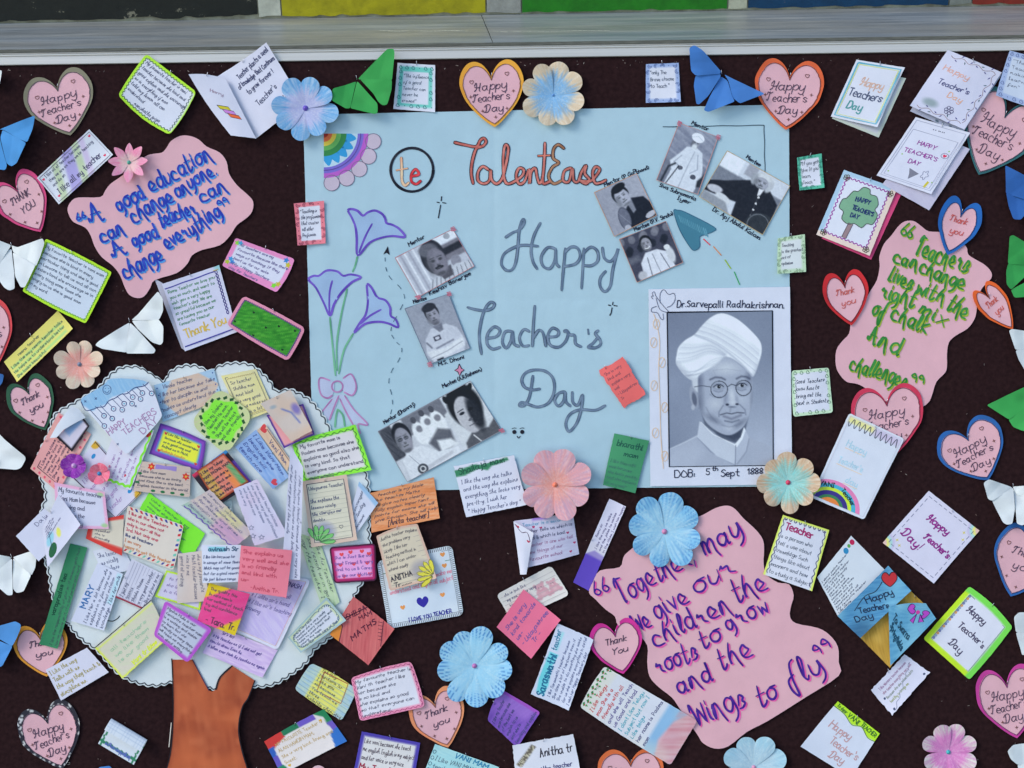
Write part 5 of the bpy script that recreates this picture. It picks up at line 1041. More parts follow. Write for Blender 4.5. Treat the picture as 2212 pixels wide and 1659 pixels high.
card('note', 'note with a neon green wavy border tilted below the aluminium frame, upper left', [(317, 117), (425, 199), (368, 292), (257, 207)], WH, lambda p, W, H: (p.border(W, H, 6, (176, 240, 60), sides='tlb'), p.border(W, H, 2.5, (176, 240, 60), sides='r')),
     lambda ik, W, H: wl(ik, W, H, 6.5, (60, 90, 60)), [('My favourite teacher is vani|teacher because she kind and|good explain and she encourage|us in everything if mam|told any lesson all can|understand|          manishatha priya', (.08, .07, .97, .93), PEN, 1.5)], curve=(0, 3, 8, 3), rc=8)
card('folded_letter', 'open white folded letter with a handwritten knowledge quote, at the top beside the green butterfly', [(467, 167), (577, 94), (655, 222), (552, 300)], (212, 214, 243), None,
     lambda ik, W, H: (ik.text((W*.30, H*.20), (W*.97, H*.10), 'Teacher plants a seed', 12, SK, 1.7), ik.text((W*.22, H*.32), (W*.98, H*.26), 'of knowledge that Continues', 11, SK, 1.7), ik.text((W*.30, H*.45), (W*.85, H*.40), 'to grow forever !', 11, SK, 1.7), ik.text((W*.34, H*.66), (W*.78, H*.60), 'Teacher\'s', 13, (80, 84, 116), 1.8), ik.text((W*.6, H*.80), (W*.85, H*.78), 'Day', 13, (80, 84, 116), 1.8)), cat_='letter', lift=(1, 8, 4, 1), curve=(-2, 0, 0, 0))
def flag(ik, W, H):
    for k, c in enumerate(((200, 190, 50), (196, 130, 216), (226, 104, 60))):
        x0, y0 = W*.30+k*6, H*.50+k*9.5; q = [(x0, y0), (x0+22, y0+2), (x0+24, y0+11), (x0+2, y0+9)]; ik.fill(q, c, .02*k); ik.stroke(q, 1.4, (50, 40, 60), .1, closed=True)
    ik.text((W*.35, H*.28), (W*.68, H*.34), 'Harry', 8, (150, 130, 160), 1.2)
it = card('letter_flap', 'narrow inner leaf of the open white letter with a three-colour stripe drawing', [(409, 162), (487, 170), (553, 299), (499, 293)], (206, 209, 238), None, flag, lift=(5, 2, 1, 3), curve=(5, 0, 0, 5), cat_='letter')
card('quote_slip', 'small slip with a teal heart-patterned border beside the green butterfly', [(859, 136), (940, 141), (940, 243), (850, 236)], WH, lambda p, W, H: (p.rect(7, 6, W-6, H-8, (110, 200, 198)), p.rect(15, 17, W-14, H-15, WH)),
     lambda ik, W, H: deco(ik, W, H, 9, (50, 104, 122), 'heart'), [('"The influence|of a good|Teacher can|never be|erased"', (.19, .20, .86, .86), (80, 96, 120), 1.5)], group=GP1)
card('quote_slip', 'small slip with a blue looped border, left of the blue butterfly', [(1395, 139), (1466, 136), (1470, 221), (1395, 223)], WH, lambda p, W, H: (p.border(W, H, 8, (150, 172, 226)),), lambda ik, W, H: deco(ik, W, H, 5, (76, 96, 160)), [('"only The|Brave choose|to Teach "', (.14, .14, .86, .66), (60, 70, 96), 1.5)], group=GP1)
card('quote_slip', 'small slip with a sea green looped border right of the poster', [(1721, 341), (1774, 332), (1780, 406), (1726, 412)], WH, lambda p, W, H: (p.border(W, H, 7, (84, 178, 160)),), lambda ik, W, H: deco(ik, W, H, 4, (46, 110, 104), step=11), [('"If you get|give If you|learn,|Teach "', (.15, .12, .86, .88), (80, 84, 100), 1.4)], group=GP1)
card('quote_slip', 'small slip with a pale green looped border overlapping the right edge of the poster', [(1680, 515), (1738, 506), (1741, 587), (1678, 592)], (208, 217, 232), lambda p, W, H: (p.border(W, H, 8, (184, 212, 190)),), lambda ik, W, H: deco(ik, W, H, 4, (110, 140, 112), step=11), [('Teaching|is the greatest|act of|optimism', (.15, .14, .92, .8), (76, 80, 96), 1.4)], group=GP1, lift=(1, 2, 1, 5))
card('quote_slip', 'small slip with a pale green heart border beside the portrait sheet', [(1709, 801), (1790, 794), (1799, 891), (1712, 900)], WH, lambda p, W, H: (p.border(W, H, 7, (192, 220, 200)),), lambda ik, W, H: deco(ik, W, H, 6, (92, 130, 104), 'heart'), [('Good Teachers|know how to|bring out the|best in Students', (.10, .18, .92, .80), (60, 66, 88), 1.7, {'hs': 1.1})], rc=6, group=GP1)
card('quote_slip', 'small slip with a pink looped border overlapping the left edge of the poster', [(635, 440), (700, 434), (704, 526), (644, 531)], WH, lambda p, W, H: (p.border(W, H, 9, (222, 124, 146)),), lambda ik, W, H: deco(ik, W, H, 5, (130, 50, 80)), [('"Teaching is|the profession|that creates|all other|Profession', (.2, .14, .86, .84), (70, 70, 96), 1.4)], group=GP1)
card('quote_slip', 'pale blue bordered slip in the top right corner above the teal-rimmed heart', [(2180, 110), (2250, 128), (2240, 240), (2149, 207)], (190, 202, 232), lambda p, W, H: (p.border(W, H, 11, (150, 170, 222), a=.8),), lambda ik, W, H: deco(ik, W, H, 6, (90, 104, 160), 'heart'), [('"Thank you|Teachers|making|learning|fun"', (.2, .12, 1.1, .74), (90, 96, 120), 1.4)], group=GP1)
FB = lambda sh, c=(196, 200, 226): None
card('greeting_card', 'folded white card outlined in blue and yellow, right of the orange red rimmed heart', [(1850, 129), (1953, 147), (1893, 276), (1794, 252)], WH, None,
     lambda ik, W, H: (rectb(ik, W, H, 6, (112, 182, 214), 3.4), rectb(ik, W, H, 9.5, (206, 220, 120), 1.6), ik.text((W*.28, H*.40), (W*.80, H*.40), 'Ħappy', 17, (206, 170, 160), 2.2, .1, maxs=3, ali='c'), ik.text((W*.14, H*.60), (W*.86, H*.60), 'Teachers', 18, (84, 92, 124), 2.6, .1, maxs=3), ik.text((W*.22, H*.80), (W*.56, H*.80), 'Day', 17, (84, 150, 158), 3, .1, maxs=3)),
     back=([(1856, 150), (1957, 169), (1898, 297), (1797, 256)], (186, 190, 212), lambda p, W, H: p.border(W, H, 6, (190, 204, 190), a=.6)), lift=(0, 5, 7, 1), cat_='greeting card')
def vine(ik, W, H, c=(150, 128, 140), lc=(76, 70, 140)):
    for a, b, n in (((14, 9), (W-10, 9), 3), ((W-9, 10), (W-12, H-12), 4), ((W-14, H-9), (12, H-8), 3)):
        pts = wavy(a, b, 3.2, n); ik.stroke(pts, 1.2, c)
        for i in range(2, len(pts)-1, 2):
            p_ = pts[i]; s_ = 1 if i % 4 else -1; d = (pts[i+1]-pts[i-1]); d /= np.linalg.norm(d); nn = np.array((-d[1], d[0]))*s_
            q = p_+nn*2.4; ik.fill([q-d*1.6, q+nn*.6+d*2, q+nn*4.6+d*5, q+nn*3.4+d*1.4], lc if i % 3 else (58, 92, 104), .02)
card('greeting_card', 'white card with a drawn leafy vine around Happy Teacher\'s Day, near the top right corner', [(2046, 109), (2163, 157), (2081, 281), (1963, 230)], (206, 208, 240), lambda p, W, H: (p.ell(W*.26, H*.83, 16, 9, (110, 136, 140), 0, .8, .6),),
     lambda ik, W, H: (vine(ik, W, H), ik.text((W*.12, H*.30), (W*.60, H*.30), 'Happy', 12, (222, 170, 164), 1.9, maxs=3), ik.text((W*.17, H*.52), (W*.74, H*.50), 'Teacher\'s', 12, (74, 76, 128), 1.9, maxs=3), ik.text((W*.44, H*.66), (W*.72, H*.66), 'Day', 12, (222, 170, 150), 1.9, maxs=3), [ik.stroke(circ(W*.60+6*math.cos(a), H*.83+6*math.sin(a), 4, 8), 1.2, (80, 76, 120), .05, closed=True) for a in np.linspace(0, 5.2, 6)]),
     back=([(2046, 112), (2163, 162), (2078, 289), (1966, 240)], (170, 176, 210), lambda p, W, H: [p.ell(x, H-5, 3, 2.6, (40, 76, 96)) for x in (W*.5, W*.62, W*.76, W*.88)]), lift=(4, 2, 6, 8), bu=3, cat_='greeting card')
def hp7(ik, W, H):
    rectb(ik, W, H, 6, (160, 164, 196), 1.1); ik.stroke([(11, 28), (W-11, 28), (W-11, H-10), (11, H-10)], 1.1, (150, 154, 186), closed=True); [ik.fill(circ(W*.5+x, 16, 1.3, 6), (50, 50, 80)) for x in (-12, -7, 0, 3, 8, 12)]
    PR = (150, 66, 160); ik.text((W*.30, H*.38), (W*.64, H*.38), 'HAPPY', 9, PR, 1.8, 0, maxs=3); ik.text((W*.16, H*.53), (W*.78, H*.53), 'TEACHER\'S', 9, PR, 1.8, 0, maxs=3); ik.text((W*.34, H*.67), (W*.56, H*.67), 'DAY', 9, PR, 1.8, 0, maxs=3)
    ik.fill([(W*.42, H*.74), (W*.62, H*.78), (W*.5, H*.90), (W*.47, H*.82)], (124, 126, 150)); ik.fill([(W*.82, H*.84), (W*.86, H*.85), (W*.84, H*.95), (W*.80, H*.94)], (200, 188, 70)); ik.fill(heart_pts(W*.84, H*.42, 4), (214, 60, 100)); ik.stroke(circ(W*.84, H*.42, 8, 12, 6), 1.2, (120, 124, 160), closed=True)
    ik.stroke([(W*.72+6*math.cos(a)*(1+.3*math.cos(5*a)), H*.77+9*math.sin(a)*(1+.3*math.cos(5*a))) for a in np.linspace(0, 6.3, 30)], 1.1, (120, 124, 160)); [ik.fill(circ(W*x, H*y, 1.8, 7), (150, 190, 110)) for x, y in ((.17, .58), (.13, .88), (.86, .34), (.90, .84))]
card('greeting_card', 'folded white card with violet capitals and a grey paper plane, below the vine card', [(1978, 253), (2094, 288), (2010, 420), (1893, 379)], (210, 214, 243), None, hp7,
     back=([(1996, 278), (2095, 322), (2007, 454), (1906, 398)], (196, 194, 226), lambda p, W, H: p.hatch((176, 170, 210), 20, .4)), lift=(0, 5, 5, 1), cat_='greeting card')
def treec(ik, W, H):
    PU = (150, 60, 160); wl(ik, W, H, 13, PU, 2.2, 1.8, per=12)
    o = cat([(W*.24, H*.36), (W*.30, H*.24), (W*.38, H*.22), (W*.44, H*.14), (W*.56, H*.14), (W*.60, H*.20), (W*.72, H*.20), (W*.80, H*.30), (W*.78, H*.38), (W*.86, H*.44), (W*.84, H*.58), (W*.74, H*.60), (W*.68, H*.68), (W*.54, H*.66), (W*.44, H*.70), (W*.30, H*.66), (W*.28, H*.56), (W*.18, H*.52), (W*.18, H*.40)], 3, True); ik.fill(o, (122, 168, 146), .02); ik.stroke(o, 1.6, (76, 80, 84), .1, closed=True)
    ik.fill([(W*.44, H*.68), (W*.52, H*.68), (W*.50, H*.90), (W*.42, H*.90)], (150, 128, 140), .12); ik.stroke([(W*.44, H*.68), (W*.52, H*.68), (W*.50, H*.90), (W*.42, H*.90)], 1.2, (80, 70, 90), .14, closed=True)
    N_ = (36, 52, 110); ik.text((W*.40, H*.36), (W*.68, H*.34), 'HAPPY', 10, N_, 2.2, 0, maxs=3, dz=.15); ik.text((W*.40, H*.48), (W*.80, H*.48), 'TEACHER\'S', 9, N_, 2.2, 0, maxs=3, dz=.15); ik.text((W*.42, H*.59), (W*.58, H*.59), 'DAY', 9, N_, 2.2, 0, maxs=3, dz=.15)
    for x, y in ((.10, .09), (.92, .10), (.10, .93), (.90, .94)): [ik.stroke(circ(W*x+4*math.cos(a), H*y+4*math.sin(a), 3, 7), 1.5, (84, 80, 64), .15, closed=True) for a in np.linspace(0, 5, 5)]
card('greeting_card', 'card with a drawn green tree, purple wavy frame and pink back page', [(1823, 367), (1937, 408), (1877, 553), (1763, 507)], (212, 218, 244), lambda p, W, H: (p.border(W, H, 10, (164, 196, 232), sides='tl'), p.border(W, H, 12, (226, 206, 206), sides='rb')),
     treec, back=([(1834, 374), (1947, 419), (1882, 561), (1775, 515)], (206, 72, 128)), lift=(0, 3, 5, 1), cat_='greeting card')
def rain(ik, W, H):
    ik.stroke([np.array((W*.06+W*.88*t, 17+9*math.sin(t*58))) for t in np.linspace(0, 1, 150)], 1.7, (88, 92, 110))
    LB = (176, 208, 236); ik.text((W*.18, H*.34), (W*.56, H*.34), 'Happy', 14, LB, 2.2, 0, maxs=3); ik.text((W*.16, H*.53), (W*.62, H*.53), 'Teacher\'s', 13, LB, 2.2, 0, maxs=3); ik.text((W*.42, H*.70), (W*.66, H*.70), 'day', 13, LB, 2.2, 0, maxs=3)
    for a, b, y in ((.18, .54, .36), (.16, .62, .555), (.40, .66, .72)): ik.stroke([(W*a, H*y), (W*b, H*y)], 1.3, (232, 200, 180))
    rectb(ik, W, H, 5, (190, 184, 208), 1.0)
    cx, cy = W*.34, H*1.03
    for k, (r0, r1, c) in enumerate(((52, 60, (226, 130, 190)), (44, 52, (72, 176, 214)), (37, 44, (200, 236, 70)), (28, 37, (62, 54, 140)), (22, 28, (60, 130, 90)), (12, 22, (226, 132, 70)))):
        A_ = np.radians(np.linspace(190, 352, 22)); o = [(cx+r1*math.cos(t)*1.18, cy+r1*math.sin(t)) for t in A_]+[(cx+r0*math.cos(t)*1.18, cy+r0*math.sin(t)) for t in A_[::-1]]; ik.fill([(max(x, 1), min(y, H-6)) for x, y in o], c, .02*k)
    ik.text((W*.04, H*.84), (W*.30, H*.80), 'VANI', 9, (36, 60, 60), 1.9, 0, dz=.2, maxs=3); ik.text((W*.42, H*.80), (W*.72, H*.92), 'Teacher', 9, (36, 60, 60), 1.8, 0, dz=.2, maxs=3)
card('greeting_card', 'large white card with a drawn rainbow in its lower corner, over the crimson-rimmed heart', [(1834, 892), (1953, 948), (1865, 1122), (1752, 1074)], (208, 216, 242), lambda p, W, H: (p.rect(5, 5, W*.5, 18, (226, 222, 150), 3, .9), p.rect(W*.5, 5, W-5, 22, (196, 186, 226), 4, .9)), rain, rc=6, lift=(1, 2, 4, 2), cat_='greeting card', res=2.6)
def htd14(ik, W, H):
    for a, b in (((9, 9), (W-9, 9)), ((W-9, 9), (W-9, H-9)), ((W-9, H-9), (9, H-9)), ((9, H-9), (9, 9))):
        a, b = np.array(a), np.array(b); [ik.stroke([a+(b-a)*(k/9), a+(b-a)*((k+.55)/9)], 1.3, (120, 124, 160)) for k in range(9)]
    PU = (140, 44, 140); ik.text((W*.26, H*.34), (W*.68, H*.34), 'Ħappy', 15, PU, 3, maxs=3); ik.text((W*.42, H*.58), (W*.92, H*.60), 'Ŧeacher\'s', 15, PU, 3, maxs=3); ik.text((W*.10, H*.73), (W*.50, H*.76), 'Đay!', 19, PU, 3.2, maxs=3)
    for x, y in ((.84, .16), (.90, .25), (.14, .84), (.22, .88)): ik.fill(star_pts(W*x, H*y, 5, 4, .25), (206, 196, 90))
card('greeting_card', 'square white card in purple letters with dashed frame and pastel corners, right side', [(2006, 1060), (2115, 1146), (2016, 1260), (1906, 1172)], (208, 208, 240), lambda p, W, H: [(p.ell(0 if k else W, H if k else 0, r, r, c, 0, .12)) for k in (0, 1) for r, c in ((26, (196, 190, 232)), (21, (170, 214, 224)), (15, (226, 222, 140)), (9, (236, 190, 190)))], htd14, lift=(1, 2, 3, 2), cat_='greeting card')
card('note', 'note headed Teacher in red with a yellow-edged scalloped frame, right of the violet-lettered cloud', [(1691, 1112), (1791, 1145), (1753, 1276), (1648, 1240)], WH, lambda p, W, H: p.border(W, H, 5, (214, 232, 110), sides='tlr'),
     lambda ik, W, H: (wl(ik, W, H, 6.5, (70, 66, 130), 1.6, 2, 'lr', 18), [ik.stroke(cat([(x, 4), (x+3, 9), (x+6, 4), (x+5, 8)], 3), 1.5, (60, 58, 120)) for x in np.arange(6, W-8, 11)], ik.text((W*.12, H*.21), (W*.74, H*.21), 'Teacher', 16, (160, 48, 110), 3, 0, maxs=3)),
     [('is a person who|tell s use about|knoweldge Such|things like about|manners and how|to study a Subject', (.08, .26, .94, .97), (74, 82, 104), 1.6)])
card('gold_envelope', 'gold painted envelope flap sticking out between two blue cards, lower right', [(1962, 1272), (1997, 1305), (1920, 1441), (1855, 1374)], (196, 158, 70), lambda p, W, H: (p.hatch((150, 110, 40), 40, .6), p.blot((220, 190, 110), .04, .6)), lambda ik, W, H: (ik.text((W*.15, H*.36), (W*.6, H*.26), 'To...', 9, (50, 50, 60), 2),), cat_='envelope', curve=(0, 6, 0, 0))
card('note', 'white handwritten letter with red and blue beads, above the blue balloon card', [(1765, 1247), (1838, 1157), (1912, 1232), (1810, 1332)], (206, 216, 238), None,
     lambda ik, W, H: (ik.fill(circ(W*.93, H*.10, 6), (186, 40, 90)), ik.fill(circ(W*.84, H*.10, 4), (90, 160, 90)), ik.fill(circ(W*.74, H*.12, 6.6), (50, 136, 196))), [('I about padma teacher|padma teacher is|my favourite teacher|she will be friendly|with all she will|care and love|Telugu is padma|because she loves|with me and my|tabs care and|Sometimes she will|My favourite teacher|Lilly Olivia', (.04, .14, .99, .97), (70, 78, 104), 1.3, {'hs': 1.15})], lift=(1, 2, 0, 3), pins=())
card('blue_card', 'blue pencilled card with a red heart balloon reading Happy Teachers Day', [(1809, 1330), (1918, 1222), (1966, 1275), (1857, 1377)], (96, 160, 208), lambda p, W, H: (p.hatch((52, 112, 172), 35, .7), p.blot((130, 190, 224), .03, .6), p.ell(10, H*.9, 30, 24, (40, 80, 120), 0, 1, .6)),
     lambda ik, W, H: (ik.fill(heart_pts(W*.92-4, H*.12+12, 17, 40), (190, 50, 60)), ik.stroke(heart_pts(W*.92-4, H*.12+12, 17, 40), 1.8, (60, 36, 50), .1, closed=True), ik.stroke(cat([(W*.78, H*.22), (W*.62, H*.28), (W*.46, H*.16), (W*.22, H*.26)], 6), 2, (40, 60, 84)),
       ik.text((W*.42, H*.36), (W*.80, H*.74), 'Happy', 14, (34, 52, 84), 2.4, -.1, maxs=3), ik.text((W*.24, H*.44), (W*.62, H*.94), 'Teachers', 13, (34, 52, 84), 2.4, -.1, maxs=3), ik.text((W*.12, H*.56), (W*.36, H*.86), 'Day', 13, (34, 52, 84), 2.4, -.1, maxs=3)), cat_='greeting card', pins=())
card('blue_card', 'blue pencilled card with a purple ribbon bow, tucked over the gold flap', [(1919, 1311), (1999, 1303), (2021, 1336), (1923, 1438)], (104, 168, 210), lambda p, W, H: (p.hatch((64, 128, 180), 20, .7), p.blot((140, 196, 226), .03, .6)),
     lambda ik, W, H: ([(ik.fill(q, (176, 72, 196)), ik.stroke(q, 1.7, (60, 30, 90), .08, closed=True)) for q in (heart_pts(W*.60, H*.12+4, 12, 100), heart_pts(W*.86, H*.50, 12, -60), [(W*.68, H*.36), (W*.56, H*.56), (W*.50, H*.44)], [(W*.76, H*.42), (W*.78, H*.72), (W*.67, H*.62)])], ik.fill(circ(W*.72, H*.32, 5.5), (200, 60, 160), .1),
       ik.text((W*.10, H*.22), (W*.42, H*.86), 'To: Swarna', 11, (34, 70, 96), 2.6, 0, maxs=3), ik.text((W*.03, H*.34), (W*.24, H*.94), 'Springfields', 9, (30, 74, 104), 2.6, 0, maxs=3)), cat_='greeting card', pins=(), curve=(4, 0, 0, 0), lift=(1, 2, 2, 0))
card('greeting_card', 'white card in a bright yellow-green frame reading Happy Teacher\'s Day, lower right', [(2093, 1266), (2186, 1354), (2093, 1468), (1994, 1379)], (214, 218, 244), lambda p, W, H: (p.border(W, H, 11, (190, 236, 50), sides='lb'), p.border(W, H, 13, (120, 218, 90), sides='tr')),
     lambda ik, W, H: (ik.stroke([(13, 14), (W-14, 14), (W-14, H-12), (12, H-12)], 1.2, (110, 130, 130), closed=True), [ik.fill(circ(15, y, 3.4, 8), ((120, 130, 180), (206, 150, 110), (150, 166, 200))[k % 3]) for k, y in enumerate(np.arange(17, H-12, 6.4))],
       ik.text((W*.22, H*.30), (W*.60, H*.30), 'Ħappy', 14, (70, 62, 96), 2.2, maxs=3), ik.text((W*.28, H*.55), (W*.84, H*.55), 'Teacher\'s', 14, (70, 62, 96), 2.2, maxs=3), ik.text((W*.34, H*.82), (W*.62, H*.82), 'Đay', 15, (70, 62, 96), 2.2, maxs=3)), curve=(6, 3, 0, 0), rc=5, lift=(2, 3, 2, 1), cat_='greeting card')
card('note', 'small torn white note with faint pink and green writing, below the blue bow card', [(1880, 1490), (1953, 1413), (2008, 1452), (1925, 1543)], (210, 212, 243), None, lambda ik, W, H: ([ik.fill(circ(x*W, y*H, 2.6), (70, 84, 120)) for x, y in ((.1, .5), (.1, .92), (.92, .9))], ik.stroke(wavy((W*.93, H*.3), (W*.1, H*.96), 2, 5), 1, (130, 136, 170))),
     [('I like Wonders teacher because|she teaches everything very well|Because she she solve doubts|healthy is brings me|', (.14, .10, .92, .96), [(156, 110, 160), (160, 110, 150), (130, 140, 130), (150, 160, 90), (130, 130, 160)], 1.3)], torn=1.6)
card('greeting_card', 'white card with a neon yellow-green top band naming Vani Teacher, bottom right', [(1809, 1514), (1900, 1584), (1838, 1680), (1728, 1611)], (206, 214, 242), lambda p, W, H: p.poly([(-5, -5), (W+5, -5), (W+5, 22), (W*.85, 24), (W*.65, 13), (W*.48, 22), (W*.25, 13), (-5, 12)], (180, 236, 50), 1, 1),
     lambda ik, W, H: (ik.stroke(cat([(0, 12), (W*.25, 13), (W*.48, 22), (W*.65, 13), (W*.85, 24), (W, 22)], 4), 1.5, (60, 100, 60)), ik.text((W*.04, 9), (W*.28, 10), 'To dear', 7, (60, 110, 50), 1.5, maxs=3), ik.text((W*.32, 13), (W*.58, 15), 'VANI', 9, (60, 110, 50), 1.9, 0, maxs=3), ik.text((W*.62, 11), (W*.98, 15), 'TEACHER', 9, (60, 110, 50), 1.9, 0, maxs=3),
       ik.text((W*.16, H*.44), (W*.62, H*.44), 'Happy', 17, (190, 150, 160), 2.2, maxs=3), ik.text((W*.34, H*.68), (W*.92, H*.68), 'Teacher\'s', 17, (190, 150, 160), 2.2, maxs=3), ik.text((W*.46, H*.88), (W*.76, H*.88), 'Đay', 17, (190, 150, 160), 2.2, maxs=3)), cat_='greeting card')

# left side
card('note', 'long slip with diagonal lilac and olive pencil stripes, upper left', [(81, 385), (194, 280), (246, 335), (129, 442)], (208, 214, 238), lambda p, W, H: [p.poly([(x, -4), (x+w_, -4), (x+w_-38, H+4), (x-38, H+4)], c, 3, .8) for x, w_, c in ((44, 18, (180, 200, 164)), (74, 30, (156, 146, 220)), (104, 18, (180, 200, 164)), (124, 14, (196, 180, 226)))],
     lambda ik, W, H: (rectb(ik, W, H, 4, (110, 104, 120), 1.2), [ik.fill(heart_pts(x, y, 3), (214, 60, 100)) for x, y in ((9, 12), (W-10, 10), (W-14, H-12), (12, H-14))], ik.text((16, H*.80), (W-18, H*.80), 'I like all my teacher', 13, (76, 72, 110), 1.8, maxs=3)), [('I like all of teacher because|they we are as they we be teaching|and do so', (.10, .06, .92, .55), (70, 70, 104), 1.5)])
card('note', 'large handwritten note in a neon green wavy border under the white butterfly, left', [(100, 516), (242, 588), (187, 699), (51, 629)], (200, 212, 238), lambda p, W, H: p.border(W, H, 6, (180, 238, 50)), lambda ik, W, H: wl(ik, W, H, 6, (90, 150, 40), 1.3, 1.2, per=7),
     [('My Favorite teacher is vani mam|because she is kind in every|particular thing and she is good|in Lessons to tell us and all can|understand she encourage us in|every thing some times she|angry on us she is good mam|in my word', (.05, .08, .93, .86), (72, 82, 108), 1.5)], curve=(2, 0, 3, 0), rc=4, pins=((.42, .04),))
card('note', 'long yellow slip with green highlighted lines, left edge above the green-rimmed heart', [(9, 782), (126, 671), (159, 710), (39, 825)], (222, 214, 122), lambda p, W, H: [p.rect(W*.04, y*H, W*.92, (y+.11)*H, (160, 212, 140), 1.2, .85) for y in (.38, .58, .80)],
     None, [('         neena teacher|I like the way neena teacher talks|He helps us to understand better|She looks beautiful', (.04, .08, .96, .97), (86, 100, 70), 1.5)])
def fold23(ik, W, H):
    N_ = (62, 58, 160); ik.stroke(wavy((3, 12), (W-14, 10), .4, 2), 2.4, N_); ik.stroke([(4, H-9), (W-4, H-9)], 2.4, N_); ik.stroke(wavy((W-10, 8), (W-9, H-44), 2.6, 6), 2, (66, 60, 130)); ik.stroke(wavy((W-10, 8), (W-9, H-44), -2.6, 6), 2, (66, 60, 130)); ik.stroke([(W-15, 8), (W-5, 8)], 2, (176, 158, 90)); 
    ik.text((W*.10, H*.84), (W*.88, H*.82), 'Thank You', 19, (204, 176, 90), 3, 0, maxs=3.4)
card('greeting_card', 'open card with green writing, blue lines and Thank You in gold, below the blue-lettered cloud', [(351, 614), (474, 573), (513, 717), (401, 759)], (202, 204, 238), lambda p, W, H: p.ell(W, 0, 12, 12, (150, 196, 214), 0, .5), fold23,
     [('Rema Teacher we love you|you so much and want to|wish you a very happy|teacher\'s day. We are|so greatful because we|are having you as our|favourite teacher', (.05, .10, .88, .66), (70, 132, 90), 1.7)],
     back=([(333, 601), (352, 612), (402, 759), (392, 752)], (176, 178, 206)), lift=(5, 3, 2, 5), cat_='greeting card')
def dots24(ik, W, H):
    for x, y, c in ((8, 10, (140, 210, 70)), (14, 8, (70, 160, 220)), (W-16, 8, (60, 130, 214)), (W-9, 16, (190, 180, 60)), (10, H-24, (60, 150, 220)), (16, H-18, (60, 130, 210)), (6, H-14, (170, 190, 60)), (W-14, H-10, (120, 214, 60)), (W-8, H-16, (190, 180, 70))):
        ik.fill(star_pts(x, y, 7, 5, .5), c, .02)
card('note', 'pink-bordered note with blue and green splashes about favourite teachers, right of the blue-lettered cloud', [(510, 514), (637, 560), (598, 632), (480, 574)], (208, 212, 242), lambda p, W, H: (p.border(W, H, 9, (230, 140, 200)), p.rect(0, H-15, W, H, (230, 140, 200))), dots24,
     [('All teachers are my|Favourite. Because like there|ways of teaching. If they|beat us for our sake|only. + Happy Teachers|day for Teachers', (.11, .08, .96, 1.0), (96, 84, 150), 1.5)], curve=(0, 4, 0, 0), rc=5)
card('note', 'dark green crayoned card with a pink border at the left edge of the poster', [(527, 639), (660, 709), (622, 780), (491, 702)], (216, 140, 176), lambda p, W, H: (p.rect(8, 7, W-8, H-8, (42, 142, 40)), p.hatch((110, 190, 70), -30, .9, .8, .09, (np.minimum(np.minimum(p.X, W-p.X), np.minimum(p.Y, H-p.Y)) > 8)*1.), p.hatch((22, 96, 30), -34, .7, .6, .12, (np.minimum(np.minimum(p.X, W-p.X), np.minimum(p.Y, H-p.Y)) > 8)*1.)),
     lambda ik, W, H: (wl(ik, W, H, 7.5, (90, 60, 130), 1.5, 1.2, per=5), [ik.fill(heart_pts(x*W, y*H, 2.6), (20, 50, 30)) for x, y in ((.08, .78), (.25, .3), (.5, .5), (.88, .2), (.85, .8), (.4, .85), (.65, .3))]), rc=9, curve=(2, 2, 2, 2), res=2.0)
card('sticky_note', 'salmon sticky note with a torn lower edge on the poster, left of the portrait sheet', [(1293, 801), (1346, 771), (1394, 852), (1348, 881)], (226, 106, 110), lambda p, W, H: p.blot((214, 92, 100), .02, .5), None, [('She is very|kind and|explains very|well|- Udayashree|Tr', (.10, .08, .95, .86), (150, 60, 74), 1.4, {'skew': .02})], torn=2.6, lift=(0, 5, 4, 1), bv=2, cat_='sticky note', pins=((.25, .05),))
card('note', 'bottle green note headed bharathi mam on the lower edge of the poster', [(1327, 936), (1402, 952), (1372, 1065), (1302, 1047)], (66, 142, 106), lambda p, W, H: p.blot((54, 128, 94), .02, .6), lambda ik, W, H: (ik.text((W*.14, H*.22), (W*.90, H*.20), 'bharathi', 13, (30, 84, 74), 1.9, maxs=3), ik.text((W*.40, H*.37), (W*.84, H*.37), 'mam', 10, (30, 84, 74), 1.8, maxs=3)),
     [('I like bharathi|mam because|she looks pretty|and she explains|it very well"', (.06, .46, .96, .99), (36, 104, 84), 1.4)], lift=(1, 3, 3, 5))
card('note', 'white note headed Shailaja mam on a green brush stroke, under the poster\'s lower edge', [(980, 1007), (1110, 983), (1139, 1090), (1007, 1117)], (210, 214, 242), lambda p, W, H: (p.poly([(-2, 10), (20, 8), (45, 4), (60, 8), (118, 2), (120, 9), (80, 15), (70, 22), (50, 15), (20, 24), (-2, 24)], (60, 132, 100), 1.2, 1),),
     lambda ik, W, H: ik.text((8, 20), (112, 10), 'Shailaja mam', 13, (34, 84, 70), 2.0, maxs=3), [('I like the way she talks|and the way she explains|everything She looks very|pre-tt-y. I wish her|" Happy Teacher\'s day "', (.06, .26, .97, .98), (84, 88, 130), 1.6)], torn=.9, lift=(1, 3, 5, 4))
card('note', 'orange crayoned note signed Anita teacher, hanging below the poster beside the tree', [(799, 1065), (937, 1031), (950, 1119), (803, 1150)], (226, 150, 108), lambda p, W, H: (p.hatch((236, 186, 160), 5, .8, .4, .03), p.hatch((206, 116, 64), 12, .7, .5, .03)),
     lambda ik, W, H: (ik.text((W*.25, H*.92), (W*.86, H*.92), '[Anita teacher]', 11, (84, 60, 70), 1.8, maxs=3),), [('  teacher is my Idole|She teaches Maths|will give notes clearly|fully explain important|points for exams she will|give Revision. She will help|', (.06, .04, .99, .92), (96, 64, 66), 1.5)])
